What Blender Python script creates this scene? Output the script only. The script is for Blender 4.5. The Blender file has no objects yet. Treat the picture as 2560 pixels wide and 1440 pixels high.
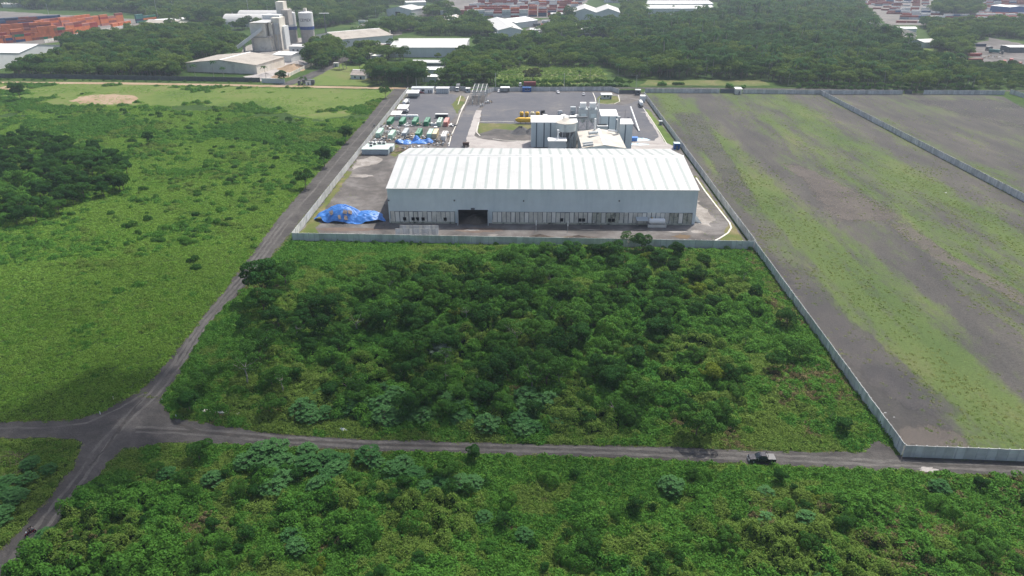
import bpy, math, random
import numpy as np
from mathutils import Vector, Matrix
R = math.radians
random.seed(11)
rng = np.random.default_rng(11)
SC = bpy.context.scene
COL = SC.collection
# ------------------------------------------------------------------ camera
F, H = 1760.0, 95.0
PITCH = math.atan(862 / F)
YAW = math.atan(35 / (F * math.cos(PITCH) + 862 * math.sin(PITCH)))
cam_d = bpy.data.cameras.new("camera")
cam = bpy.data.objects.new("camera", cam_d)
COL.objects.link(cam)
cam.location = (0, 0, H)
cam.rotation_euler = (math.pi / 2 - PITCH, 0, YAW)
cam_d.sensor_width = 36.0
cam_d.lens = 36.0 * F / 2560
cam_d.clip_start = 0.5
cam_d.clip_end = 20000
SC.camera = cam


def ray(px, py):
    u, v = (px - 1280) / F, (py - 720) / F
    dn = math.sin(PITCH) + v * math.cos(PITCH)
    fw = math.cos(PITCH) - v * math.sin(PITCH)
    return (u * math.cos(YAW) - fw * math.sin(YAW), u * math.sin(YAW) + fw * math.cos(YAW), -dn)


def P(px, py, z=0.0):
    "ground point (or point at height z) seen at a photo pixel"
    x, y, d = ray(px, py)
    t = (z - H) / d
    return Vector((x * t, y * t, z))


def A(px, py, Y):
    "point on the upright plane y = Y seen at a photo pixel"
    x, y, d = ray(px, py)
    t = Y / y
    return Vector((x * t, Y, H + d * t))


def S(px, py):
    "photo pixels per metre at that ground point"
    return F * (-ray(px, py)[2]) / H


# ------------------------------------------------------------------ objects
def tag(o, label=None, cat=None, group=None, kind=None):
    if label: o["label"] = label
    if cat: o["category"] = cat
    if group: o["group"] = group
    if kind: o["kind"] = kind
    return o


def thing(name, label, cat, loc=(0, 0, 0), rz=0.0, group=None):
    o = bpy.data.objects.new(name, None)
    COL.objects.link(o)
    o.empty_display_size = 0.2
    o.location = loc
    o.rotation_euler = (0, 0, rz)
    return tag(o, label, cat, group)


def wloc(o):
    v = Vector((0, 0, 0))
    while o is not None:
        v += o.location
        o = o.parent
    return v


def copy_tree(o, parent=None):
    c = o.copy()
    COL.objects.link(c)
    if parent is not None:
        c.parent = parent
    for ch in o.children:
        copy_tree(ch, c)
    return c


def place(proto, loc, rz=0.0, scale=1.0, label=None, group=None, used=set()):
    if proto.name in used:
        o = copy_tree(proto)
    else:
        used.add(proto.name)
        o = proto
    o.location = loc
    o.rotation_euler = (0, 0, rz)
    o.scale = (scale,) * 3 if not isinstance(scale, tuple) else scale
    if label: o["label"] = label
    if group: o["group"] = group
    return o


class MB:
    "collects shapes, links them as one mesh"

    def __init__(s):
        s.v, s.f, s.m = [], [], []

    def add(s, vs, fs, mi=0):
        b = len(s.v)
        s.v += [tuple(p) for p in vs]
        s.f += [tuple(b + i for i in f) for f in fs]
        s.m += [mi] * len(fs)
        return s

    def box(s, c, d, rz=0.0, mi=0, tilt=None):
        "box centred on c with size d"
        hx, hy, hz = d[0] / 2, d[1] / 2, d[2] / 2
        vs = [Vector((x, y, z)) for z in (-hz, hz) for (x, y) in ((-hx, -hy), (hx, -hy), (hx, hy), (-hx, hy))]
        if tilt is not None:
            vs = [tilt @ p for p in vs]
        if rz:
            m = Matrix.Rotation(rz, 3, 'Z')
            vs = [m @ p for p in vs]
        c = Vector(c)
        return s.add([p + c for p in vs], [(3, 2, 1, 0), (4, 5, 6, 7), (0, 1, 5, 4), (1, 2, 6, 5), (2, 3, 7, 6), (3, 0, 4, 7)], mi)

    def bx(s, x0, x1, y0, y1, z0, z1, mi=0):
        return s.box(((x0 + x1) / 2, (y0 + y1) / 2, (z0 + z1) / 2), (x1 - x0, y1 - y0, z1 - z0), 0, mi)

    def prism(s, poly, z0, z1, mi=0):
        n = len(poly)
        vs = [(p[0], p[1], z0) for p in poly] + [(p[0], p[1], z1) for p in poly]
        fs = [tuple(range(n - 1, -1, -1)), tuple(range(n, 2 * n))]
        fs += [(i, (i + 1) % n, n + (i + 1) % n, n + i) for i in range(n)]
        return s.add(vs, fs, mi)

    def extrude(s, prof, y0, y1, mi=0, axis='y'):
        "profile of (x, z) points pushed along y (or of (y, z) along x)"
        n = len(prof)
        if axis == 'y':
            vs = [(a, y0, b) for a, b in prof] + [(a, y1, b) for a, b in prof]
        else:
            vs = [(y0, a, b) for a, b in prof] + [(y1, a, b) for a, b in prof]
        fs = [tuple(range(n)), tuple(range(2 * n - 1, n - 1, -1))]
        fs += [((i + 1) % n, i, n + i, n + (i + 1) % n) for i in range(n)]
        return s.add(vs, fs, mi)

    def tube(s, p0, p1, r, n=8, r1=None, mi=0):
        p0, p1 = Vector(p0), Vector(p1)
        r1 = r if r1 is None else r1
        d = (p1 - p0).normalized()
        a = d.orthogonal().normalized()
        b = d.cross(a)
        vs = []
        for p, q in ((p0, r), (p1, r1)):
            vs += [p + (a * math.cos(2 * math.pi * i / n) + b * math.sin(2 * math.pi * i / n)) * q for i in range(n)]
        fs = [(i, (i + 1) % n, n + (i + 1) % n, n + i) for i in range(n)]
        fs += [tuple(range(n - 1, -1, -1)), tuple(range(n, 2 * n))]
        return s.add(vs, fs, mi)

    def lathe(s, prof, c=(0, 0, 0), n=20, axis='z', mi=0, d=None):
        "prof: (radius, height) points turned round an axis"
        vs, fs = [], []
        k = len(prof)
        for r, h in prof:
            for i in range(n):
                a = 2 * math.pi * i / n
                if axis == 'z':
                    vs.append((c[0] + r * math.cos(a), c[1] + r * math.sin(a), c[2] + h))
                elif axis == 'x':
                    vs.append((c[0] + h, c[1] + r * math.cos(a), c[2] + r * math.sin(a)))
                else:
                    vs.append((c[0] - r * math.cos(a), c[1] + h, c[2] + r * math.sin(a)))
        for j in range(k - 1):
            fs += [(j * n + i, j * n + (i + 1) % n, (j + 1) * n + (i + 1) % n, (j + 1) * n + i) for i in range(n)]
        fs += [tuple(range(n - 1, -1, -1)), tuple(range((k - 1) * n, k * n))]
        return s.add(vs, fs, mi)

    def quad(s, a, b, c, d, mi=0):
        return s.add([a, b, c, d], [(0, 1, 2, 3)], mi)

    def slab(s, a, b, c, d, t, mi=0):
        "a flat four-cornered sheet with thickness t below it"
        a, b, c, d = map(Vector, (a, b, c, d))
        n = (b - a).cross(d - a).normalized() * t
        return s.add([a, b, c, d, a - n, b - n, c - n, d - n], [(0, 1, 2, 3), (7, 6, 5, 4), (0, 4, 5, 1), (1, 5, 6, 2), (2, 6, 7, 3), (3, 7, 4, 0)], mi)

    def build(s, name, mats, parent=None, smooth=False, bevel=0.0):
        me = bpy.data.meshes.new(name)
        off = wloc(parent) if parent is not None else Vector((0, 0, 0))
        me.from_pydata([(p[0] - off.x, p[1] - off.y, p[2] - off.z) for p in s.v], [], s.f)
        if not isinstance(mats, (list, tuple)): mats = [mats]
        for m in mats: me.materials.append(m)
        if len(mats) > 1:
            me.polygons.foreach_set("material_index", s.m)
        if smooth:
            me.polygons.foreach_set("use_smooth", [True] * len(me.polygons))
            try:
                me.set_sharp_from_angle(angle=R(40))
            except Exception:
                pass
        me.update()
        o = bpy.data.objects.new(name, me)
        COL.objects.link(o)
        if parent is not None:
            o.parent = parent
        if bevel:
            b = o.modifiers.new("bevel", 'BEVEL'); b.width = bevel; b.segments = 2; b.limit_method = 'ANGLE'
        return o


def mesh_np(name, V, Fq, mat):
    "numpy verts + quads -> mesh datablock"
    me = bpy.data.meshes.new(name)
    V = np.ascontiguousarray(V, dtype=np.float32)
    Fq = np.ascontiguousarray(Fq, dtype=np.int32)
    k = Fq.shape[1]
    me.vertices.add(len(V)); me.vertices.foreach_set("co", V.ravel())
    me.loops.add(Fq.size); me.loops.foreach_set("vertex_index", Fq.ravel())
    me.polygons.add(len(Fq))
    me.polygons.foreach_set("loop_start", np.arange(0, Fq.size, k, dtype=np.int32))
    me.update(calc_edges=True)
    if mat is not None: me.materials.append(mat)
    return me


def pin(poly, x, y):
    "points inside a polygon"
    n = len(poly)
    ins = np.zeros(len(x), bool)
    j = n - 1
    for i in range(n):
        xi, yi = poly[i][0], poly[i][1]
        xj, yj = poly[j][0], poly[j][1]
        c = ((yi > y) != (yj > y)) & (x < (xj - xi) * (y - yi) / (yj - yi + 1e-12) + xi)
        ins ^= c
        j = i
    return ins


def W(pts, z=0.0):
    "list of photo pixels -> world xy"
    return [(p.x, p.y) for p in (P(a, b, z) for a, b in pts)]


# ------------------------------------------------------------------ materials
def nodes_of(name):
    m = bpy.data.materials.new(name)
    m.use_nodes = True
    nt = m.node_tree
    b = nt.nodes["Principled BSDF"]
    return m, nt, b


def _noise(nt, scale, detail=4.0, rough=0.6, vec=None, stretch=None, warp=0.0):
    n = nt.nodes.new("ShaderNodeTexNoise")
    n.inputs["Scale"].default_value = scale
    n.inputs["Detail"].default_value = detail
    n.inputs["Roughness"].default_value = rough
    n.inputs["Distortion"].default_value = warp
    if vec is None:
        g = nt.nodes.new("ShaderNodeNewGeometry")
        vec = g.outputs["Position"]
    if stretch is not None:
        mp = nt.nodes.new("ShaderNodeMapping")
        mp.inputs["Scale"].default_value = stretch[:3]
        if len(stretch) > 3: mp.inputs["Rotation"].default_value = (0, 0, stretch[3])
        nt.links.new(vec, mp.inputs["Vector"])
        vec = mp.outputs["Vector"]
    nt.links.new(vec, n.inputs["Vector"])
    return n.outputs["Fac"]


def _ramp(nt, fac, stops, interp='LINEAR'):
    r = nt.nodes.new("ShaderNodeValToRGB")
    e = r.color_ramp.elements
    r.color_ramp.interpolation = interp
    while len(e) < len(stops): e.new(0.5)
    for el, (p, c) in zip(e, stops):
        el.position = p
        el.color = (*c, 1) if len(c) == 3 else c
    nt.links.new(fac, r.inputs["Fac"])
    return r.outputs["Color"]


def _mix(nt, a, b, fac, mode='MIX'):
    m = nt.nodes.new("ShaderNodeMix")
    m.data_type = 'RGBA'
    m.blend_type = mode
    for k, v in ((6, a), (7, b)):
        if isinstance(v, tuple): m.inputs[k].default_value = (*v, 1)
        else: nt.links.new(v, m.inputs[k])
    if isinstance(fac, float): m.inputs[0].default_value = fac
    else: nt.links.new(fac, m.inputs[0])
    return m.outputs[2]


def _bump(nt, b, h, strength=0.3, dist=0.1):
    n = nt.nodes.new("ShaderNodeBump")
    n.inputs["Strength"].default_value = strength
    n.inputs["Distance"].default_value = dist
    nt.links.new(h, n.inputs["Height"])
    nt.links.new(n.outputs["Normal"], b.inputs["Normal"])


def mat(name, c, rough=0.7, metal=0.0, var=0.12, vs=0.6, spec=0.3, bump=0.0, dirt=None):
    "plain painted or cast surface with a little wear"
    m, nt, b = nodes_of(name)
    n = _noise(nt, vs, 5.0)
    lo = tuple(max(0, x * (1 - var)) for x in c); hi = tuple(min(1, x * (1 + var)) for x in c)
    col = _ramp(nt, n, [(0.3, lo), (0.7, hi)])
    if dirt:
        d = _noise(nt, dirt[1], 6.0, 0.7)
        f = _ramp(nt, d, [(dirt[2], (0, 0, 0)), (dirt[2] + 0.15, (1, 1, 1))])
        col = _mix(nt, col, dirt[0], f)
    nt.links.new(col, b.inputs["Base Color"])
    b.inputs["Roughness"].default_value = rough
    b.inputs["Metallic"].default_value = metal
    b.inputs["Specular IOR Level"].default_value = spec
    if bump:
        _bump(nt, b, n, bump, 0.1)
    return m


def corrugated(name, c, axis=0, pitch=0.35, rough=0.45, var=0.06, dirt=None, strength=0.5, streak=0.0):
    "ribbed sheet metal: ribs run across the given world axis"
    m, nt, b = nodes_of(name)
    g = nt.nodes.new("ShaderNodeNewGeometry")
    sp = nt.nodes.new("ShaderNodeSeparateXYZ")
    nt.links.new(g.outputs["Position"], sp.inputs[0])
    mu = nt.nodes.new("ShaderNodeMath"); mu.operation = 'MULTIPLY'
    mu.inputs[1].default_value = 2 * math.pi / pitch
    nt.links.new(sp.outputs[axis], mu.inputs[0])
    si = nt.nodes.new("ShaderNodeMath"); si.operation = 'SINE'
    nt.links.new(mu.outputs[0], si.inputs[0])
    n = _noise(nt, 0.25, 5.0)
    lo = tuple(x * (1 - var) for x in c); hi = tuple(min(1, x * (1 + var)) for x in c)
    col = _ramp(nt, n, [(0.3, lo), (0.7, hi)])
    if dirt:
        st = (1.0, 1.0, 0.12) if streak else None
        d = _noise(nt, dirt[1], 6.0, 0.7, stretch=st)
        f = _ramp(nt, d, [(dirt[2], (0, 0, 0)), (dirt[2] + 0.2, (1, 1, 1))])
        col = _mix(nt, col, dirt[0], f)
    nt.links.new(col, b.inputs["Base Color"])
    b.inputs["Roughness"].default_value = rough
    b.inputs["Specular IOR Level"].default_value = 0.35
    _bump(nt, b, si.outputs[0], strength, 0.04)
    return m


def foliage(name, cols, rough=0.75, trans=0.25, patch=0.03, hue=0.25, spec=0.08, rnd=0.45):
    "leaves: colour varies by plant and from patch to patch"
    m, nt, b = nodes_of(name)
    out = nt.nodes["Material Output"]
    oi = nt.nodes.new("ShaderNodeObjectInfo")
    n = _noise(nt, patch, 3.0)
    fine = _noise(nt, 1.1, 2.0)
    a1 = nt.nodes.new("ShaderNodeMath"); a1.operation = 'MULTIPLY_ADD'
    nt.links.new(oi.outputs["Random"], a1.inputs[0]); a1.inputs[1].default_value = rnd
    nt.links.new(n, a1.inputs[2])
    a2 = nt.nodes.new("ShaderNodeMath"); a2.operation = 'MULTIPLY_ADD'
    nt.links.new(fine, a2.inputs[0]); a2.inputs[1].default_value = hue
    nt.links.new(a1.outputs[0], a2.inputs[2])
    k = len(cols)
    col = _ramp(nt, a2.outputs[0], [(0.50 + rnd / 2 - .225 - .16 + hue / 2 - .125 + (.32 + rnd * .7) * i / max(1, k - 1), c) for i, c in enumerate(cols)])
    nt.links.new(col, b.inputs["Base Color"])
    b.inputs["Roughness"].default_value = rough
    b.inputs["Specular IOR Level"].default_value = spec
    t = nt.nodes.new("ShaderNodeBsdfTranslucent")
    tc = _mix(nt, col, (0.55, 0.8, 0.12), 0.3)
    nt.links.new(tc, t.inputs["Color"])
    mx = nt.nodes.new("ShaderNodeMixShader")
    mx.inputs[0].default_value = trans
    nt.links.new(b.outputs[0], mx.inputs[1]); nt.links.new(t.outputs[0], mx.inputs[2])
    nt.links.new(mx.outputs[0], out.inputs["Surface"])
    return m
# ------------------------------------------------------------------ light
SUN_EL, SUN_AZ = R(59), R(33)       # azimuth clockwise from the +y axis
SUND = Vector((math.sin(SUN_AZ) * math.cos(SUN_EL), math.cos(SUN_AZ) * math.cos(SUN_EL), math.sin(SUN_EL)))
wd = bpy.data.worlds.new("World")
SC.world = wd
wd.use_nodes = True
wn = wd.node_tree
sky = wn.nodes.new("ShaderNodeTexSky")
sky.sky_type = 'NISHITA'
sky.sun_disc = False
sky.sun_elevation = SUN_EL
sky.sun_rotation = SUN_AZ
sky.air_density = 1.0
sky.dust_density = 4.0
bgn = wn.nodes["Background"]
bgn.inputs["Strength"].default_value = 0.098
wn.links.new(sky.outputs[0], bgn.inputs["Color"])
sd = bpy.data.lights.new("sun", 'SUN')
sd.energy = 3.45
sd.angle = R(0.5)
sd.color = (1.0, 0.95, 0.87)
sun = bpy.data.objects.new("sun", sd)
COL.objects.link(sun)
sun.location = (0, 0, 600)
sun.rotation_euler = SUND.to_track_quat('Z', 'Y').to_euler()
SC.view_settings.view_transform = 'Standard'
SC.view_settings.look = 'None'
SC.view_settings.exposure = 0.7
SC.view_settings.gamma = 1.0
SC.cycles.use_denoising = True
SC.cycles.max_bounces = 6
SC.cycles.diffuse_bounces = 3
SC.cycles.glossy_bounces = 2
SC.cycles.transmission_bounces = 2
SC.cycles.transparent_max_bounces = 24
SC.cycles.volume_bounces = 0
SC.cycles.sample_clamp_indirect = 4.0
SC.render.film_transparent = False
# ------------------------------------------------------------------ ground
def ground_material():
    m, nt, b = nodes_of("wild_ground")
    n1 = _noise(nt, 0.012, 6.0, 0.6, warp=0.6)
    n2 = _noise(nt, 0.35, 6.0, 0.7)
    c1 = _ramp(nt, n1, [(0.3, (0.026, 0.058, 0.013)), (0.48, (0.045, 0.088, 0.018)), (0.62, (0.065, 0.110, 0.024)), (0.75, (0.095, 0.115, 0.036))])
    c2 = _ramp(nt, n2, [(0.32, (0.35, 0.4, 0.35)), (0.6, (1, 1, 1))])
    col = _mix(nt, c1, c2, 0.8, 'MULTIPLY')
    nt.links.new(col, b.inputs["Base Color"])
    b.inputs["Roughness"].default_value = 0.95
    b.inputs["Specular IOR Level"].default_value = 0.1
    _bump(nt, b, n2, 0.6, 0.5)
    return m


M_GROUND = ground_material()
gmb = MB()
N = 40
gx = [-9000, -4000, -2000] + list(np.linspace(-1200, 1200, 25)) + [2000, 4000, 9000]
gy = [-400, -100, 40] + list(np.linspace(100, 1600, 25)) + [2400, 4500, 16000]
vs = [(x, y, 0.0) for y in gy for x in gx]
nx = len(gx)
gmb.add(vs, [(j * nx + i, j * nx + i + 1, (j + 1) * nx + i + 1, (j + 1) * nx + i) for j in range(len(gy) - 1) for i in range(nx - 1)])
tag(gmb.build("ground", M_GROUND), kind="structure")


def resample(pts, step):
    out = [Vector((pts[0][0], pts[0][1], 0))]
    for a, b in zip(pts, pts[1:]):
        a, b = Vector((a[0], a[1], 0)), Vector((b[0], b[1], 0))
        k = max(1, int((b - a).length / step))
        out += [a.lerp(b, (i + 1) / k) for i in range(k)]
    return out


def sheet(name, poly, z, m, jag=0.0, step=2.5, kind="structure"):
    "a flat sheet with a slightly ragged outline"
    if jag:
        q = resample(list(poly) + [poly[0]], step)[:-1]
        poly = [(p.x + random.gauss(0, jag), p.y + random.gauss(0, jag)) for p in q]
    mb = MB()
    mb.add([(p[0], p[1], z) for p in poly], [tuple(range(len(poly)))])
    o = mb.build(name, m)
    me = o.data
    if me.polygons[0].normal.z < 0:
        me.flip_normals()
    return tag(o, kind=kind)


def gravel(name, stops, fine=0.25, big=0.04, stretch=None, bump=0.5):
    m, nt, b = nodes_of(name)
    n1 = _noise(nt, big, 6.0, 0.6, warp=0.8, stretch=stretch)
    n2 = _noise(nt, 2.2, 6.0, 0.75)
    n3 = _noise(nt, fine, 4.0, 0.6, stretch=stretch)
    mm = nt.nodes.new("ShaderNodeMath"); mm.operation = 'MULTIPLY_ADD'
    nt.links.new(n3, mm.inputs[0]); mm.inputs[1].default_value = 0.45
    nt.links.new(n1, mm.inputs[2])
    c = _ramp(nt, mm.outputs[0], stops)
    g = _ramp(nt, n2, [(0.25, (0.55, 0.55, 0.55)), (0.7, (1.15, 1.15, 1.15))])
    col = _mix(nt, c, g, 0.75, 'MULTIPLY')
    nt.links.new(col, b.inputs["Base Color"])
    b.inputs["Roughness"].default_value = 0.9
    b.inputs["Specular IOR Level"].default_value = 0.2
    _bump(nt, b, n2, bump, 0.15)
    return m


M_ROAD = gravel("dirt_road", [(0.42, (0.039, 0.038, 0.038)), (0.58, (0.056, 0.053, 0.052)), (0.72, (0.073, 0.069, 0.066)), (0.9, (0.104, 0.098, 0.093))], big=0.09, fine=.5, bump=.8)
M_YARD = gravel("worn_yard", [(0.42, (0.056, 0.055, 0.056)), (0.58, (0.084, 0.080, 0.077)), (0.72, (0.121, 0.111, 0.105)), (0.88, (0.188, 0.179, 0.173))], big=0.05)
M_ASPH = gravel("dark_gravel", [(0.42, (0.081, 0.085, 0.100)), (0.62, (0.100, 0.104, 0.121)), (0.8, (0.123, 0.124, 0.136)), (0.95, (0.178, 0.170, 0.162))], big=0.03)
M_CONC = gravel("pale_concrete", [(0.42, (0.234, 0.218, 0.207)), (0.6, (0.328, 0.304, 0.289)), (0.8, (0.406, 0.382, 0.367))], big=0.09, bump=0.1)
M_APRON = gravel("terminal_paving", [(0.42, (0.10, 0.095, 0.09)), (0.65, (0.15, 0.14, 0.13)), (0.9, (0.22, 0.205, 0.19))], big=0.03)
M_RUT = gravel("worn_track", [(0.42, (0.075, 0.071, 0.066)), (0.65, (0.100, 0.095, 0.090)), (0.9, (0.139, 0.132, 0.125))], big=0.2, fine=.8)
M_RUTD = gravel("damp_track", [(0.42, (0.041, 0.039, 0.038)), (0.65, (0.056, 0.053, 0.050)), (0.9, (0.083, 0.075, 0.068))], big=0.2, fine=.8)
M_CHALK = gravel("chalky_earth", [(0.42, (0.16, 0.145, 0.13)), (0.65, (0.24, 0.22, 0.20)), (0.9, (0.36, 0.34, 0.32))], big=0.2)
M_LAWN = gravel("mown_grass", [(0.42, (0.055, 0.098, 0.018)), (0.58, (0.085, 0.138, 0.022)), (0.72, (0.112, 0.162, 0.030)), (0.9, (0.150, 0.160, 0.055))], big=0.02, fine=0.2)
M_GRASS = gravel("rough_grass", [(0.42, (0.055, 0.085, 0.020)), (0.6, (0.085, 0.120, 0.026)), (0.78, (0.130, 0.135, 0.045)), (0.92, (0.20, 0.17, 0.09))], big=0.06)
M_SAND = gravel("bare_earth", [(0.42, (0.20, 0.17, 0.085)), (0.62, (0.30, 0.215, 0.135)), (0.85, (0.36, 0.27, 0.19))], big=0.05)


def lot_material():
    "gravel lot with long ragged bands of weeds that run with the fence"
    m, nt, b = nodes_of("weedy_gravel")
    g = nt.nodes.new("ShaderNodeNewGeometry")
    sp = nt.nodes.new("ShaderNodeSeparateXYZ")
    nt.links.new(g.outputs["Position"], sp.inputs[0])
    def ma(a, k, c):
        q = nt.nodes.new("ShaderNodeMath"); q.operation = 'MULTIPLY_ADD'
        for i, v in enumerate((a, k, c)):
            if isinstance(v, (int, float)): q.inputs[i].default_value = v
            else: nt.links.new(v, q.inputs[i])
        return q.outputs[0]
    ST = (1, .16, 1, R(-2))
    big = _noise(nt, .02, 4.0, .6)
    mid = _noise(nt, .13, 8.0, .68, stretch=ST, warp=.4)
    fine = _noise(nt, .55, 8.0, .75, stretch=(1, .45, 1))
    x = ma(big, 26.0, ma(sp.outputs[1], .02, ma(sp.outputs[0], 1.0, -13.0)))
    prof = _ramp(nt, ma(x, 1 / 180.0, -75 / 180.0), [(0, (.30,) * 3), (.05, (.10,) * 3), (.10, (.35,) * 3), (.15, (1.0,) * 3), (.21, (.9,) * 3), (.28, (.25,) * 3), (.36, (.30,) * 3), (.43, (.75,) * 3), (.50, (.55,) * 3), (.59, (.95,) * 3), (.67, (.35,) * 3), (.72, (.2,) * 3), (.79, (.7,) * 3), (.86, (.15,) * 3), (1, (.4,) * 3)])
    k = ma(fine, .55, ma(mid, .9, ma(prof, .40, -.365)))
    mask = _ramp(nt, k, [(.50, (0, 0, 0)), (.72, (1, 1, 1))])
    tint = _noise(nt, .05, 6.0, .65, stretch=(1, .35, 1))
    soil = _ramp(nt, ma(mid, .5, ma(tint, .6, 0.0)), [(.38, (.055, .054, .054)), (.52, (.077, .074, .070)), (.64, (.099, .093, .084)), (.80, (.145, .132, .116))])
    weed = _ramp(nt, tint, [(.35, (.068, .120, .026)), (.55, (.095, .145, .032)), (.72, (.140, .145, .055))])
    c = _mix(nt, soil, weed, _mixf(nt, mask, .80))
    n2 = _noise(nt, 1.3, 8.0, .8)
    gr = _ramp(nt, n2, [(.3, (.45, .45, .45)), (.66, (1.25, 1.25, 1.25))])
    col = _mix(nt, c, gr, .85, 'MULTIPLY')
    nt.links.new(col, b.inputs["Base Color"])
    b.inputs["Roughness"].default_value = .92
    b.inputs["Specular IOR Level"].default_value = .15
    _bump(nt, b, n2, .6, .2)
    return m


def _mixf(nt, col, k):
    q = nt.nodes.new("ShaderNodeMath"); q.operation = 'MULTIPLY'
    nt.links.new(col, q.inputs[0]); q.inputs[1].default_value = k
    return q.outputs[0]


M_LOT = lot_material()

# fields and lots
sheet("mown_field", W([(-300, 228), (-300, 206), (0, 206), (420, 212), (720, 220), (985, 226), (962, 250), (925, 278), (800, 300), (640, 268), (470, 262), (330, 272), (170, 268), (60, 248)]), 0.02, M_LAWN, 0.9, 6)
sheet("bare_patch", W([(172, 253), (205, 240), (255, 236), (335, 238), (347, 246), (330, 258), (270, 262), (200, 259)]), 0.035, M_SAND, 0.8, 4)
sheet("bare_patch", W([(0, 219), (30, 212), (58, 216), (40, 224), (0, 226)]), 0.035, M_SAND, 0.8, 4)
LOT = [(79, 116), (80.3, 228), (82, 512), (310, 512), (330, 500), (260, 250), (210, 110), (150, 108)]
sheet("gravel_lot", LOT, 0.03, M_LOT)
YARDP = [(-82, 230.9), (79, 226.2), (82, 517), (-83.5, 517)]
sheet("works_yard", YARDP, 0.03, M_YARD)
sheet("asphalt_yard", W([(985, 290), (1035, 229), (1085, 229), (1145, 238), (1155, 246), (1140, 290), (1118, 312), (1050, 318), (960, 316)]), 0.05, M_ASPH, 0.7, 4)
sheet("asphalt_yard", W([(1218, 244), (1232, 231), (1520, 231), (1528, 262), (1560, 262), (1600, 250), (1618, 268), (1668, 340), (1600, 372), (1565, 360), (1420, 340), (1300, 312), (1200, 307), (1205, 270)]), 0.05, M_ASPH, 0.7, 4)
sheet("drive_lane", W([(1170, 262), (1200, 262), (1190, 290), (1172, 340), (1160, 372), (1118, 372), (1130, 340), (1150, 300)]), 0.06, M_ASPH, 0.4, 3)
sheet("lane", W([(1180, 240), (1214, 240), (1206, 268), (1165, 268)]), 0.055, M_ROAD, 0.4, 3)
# concrete aprons and paths
sheet("concrete_path", W([(1190, 276), (1204, 276), (1198, 306), (1186, 340), (1168, 340), (1180, 306)]), 0.08, M_CONC, 0.15, 3)
sheet("concrete_apron", W([(1168, 341), (1186, 341), (1205, 348), (1252, 354), (1335, 352), (1335, 372), (1160, 372)]), 0.085, M_CONC, 0.3, 3)
sheet("concrete_apron", W([(1565, 372), (1585, 352), (1634, 352), (1648, 340), (1634, 318), (1612, 282), (1600, 280), (1618, 280), (1650, 312), (1690, 368), (1692, 376)]), 0.08, M_CONC, 0.3, 3)
sheet("chalky_ground", W([(893, 400), (935, 390), (960, 398), (940, 412), (905, 416), (880, 425)]), 0.045, M_CHALK, 0.8, 2)
sheet("chalky_ground", W([(1735, 500), (1762, 520), (1790, 548), (1775, 566), (1748, 562), (1740, 532)]), 0.045, M_CHALK, 1.0, 2)
sheet("lawn_strip", W([(1662, 356), (1640, 318), (1612, 272), (1624, 276), (1660, 320), (1692, 362), (1690, 368)]), 0.09, M_LAWN, 0.2, 3)
sheet("lawn_strip", W([(1735, 440), (1765, 482), (1800, 530), (1822, 556), (1810, 585), (1795, 606), (1872, 618), (1840, 572), (1790, 505), (1742, 440)]), 0.09, M_GRASS, 0.3, 3)
sheet("lawn_strip", W([(738, 590), (762, 568), (800, 520), (868, 428), (880, 430), (812, 525), (790, 570), (800, 596), (740, 602)]), 0.09, M_GRASS, 0.4, 3)
sheet("lawn_island", W([(1493, 246), (1500, 240), (1540, 240), (1550, 248), (1550, 256), (1530, 260), (1495, 260)]), 0.09, M_GRASS, 0.2, 2)
sheet("lawn_island", W([(1130, 262), (1148, 240), (1158, 240), (1165, 250), (1142, 285)]), 0.09, M_GRASS, 0.3, 2)
sheet("lawn_island", W([(1198, 308), (1300, 310), (1330, 312), (1325, 330), (1270, 326), (1204, 340), (1193, 330)]), 0.09, M_GRASS, 0.3, 2)
sheet("bare_yard", W([(1206, 346), (1200, 334), (1240, 322), (1322, 330), (1330, 350), (1260, 352)]), 0.095, M_YARD, 0.3, 2)
sheet("lawn_island", W([(975, 388), (990, 360), (1010, 375), (990, 392)]), 0.09, M_GRASS, 0.4, 2)


def strip(name, Lp, Rp, z, m, jag=0.25, step=2.0):
    a, b = W(Lp), W(Rp)
    def along(pts, n):
        p = [Vector((q[0], q[1], 0)) for q in pts]
        d = [0]
        for i in range(1, len(p)): d.append(d[-1] + (p[i] - p[i - 1]).length)
        out = []
        for k in range(n):
            s_ = d[-1] * k / (n - 1)
            for i in range(1, len(p)):
                if s_ <= d[i] + 1e-6:
                    out.append(p[i - 1].lerp(p[i], (s_ - d[i - 1]) / max(1e-6, d[i] - d[i - 1]))); break
        return out
    ln = sum((Vector(a[i]) - Vector(a[i - 1])).length for i in range(1, len(a)))
    n = max(3, int(ln / step))
    la, lb = along(a, n), along(b, n)
    vs = []
    for p, q in zip(la, lb):
        d = (q - p).normalized()
        p = p + d * random.gauss(0, jag); q = q + d * random.gauss(0, jag)
        vs += [(p.x, p.y, z), (q.x, q.y, z)]
    mb = MB()
    mb.add(vs, [(2 * i, 2 * i + 1, 2 * i + 3, 2 * i + 2) for i in range(n - 1)])
    o = mb.build(name, m)
    if o.data.polygons[0].normal.z < 0: o.data.flip_normals()
    return tag(o, kind="structure")


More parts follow.
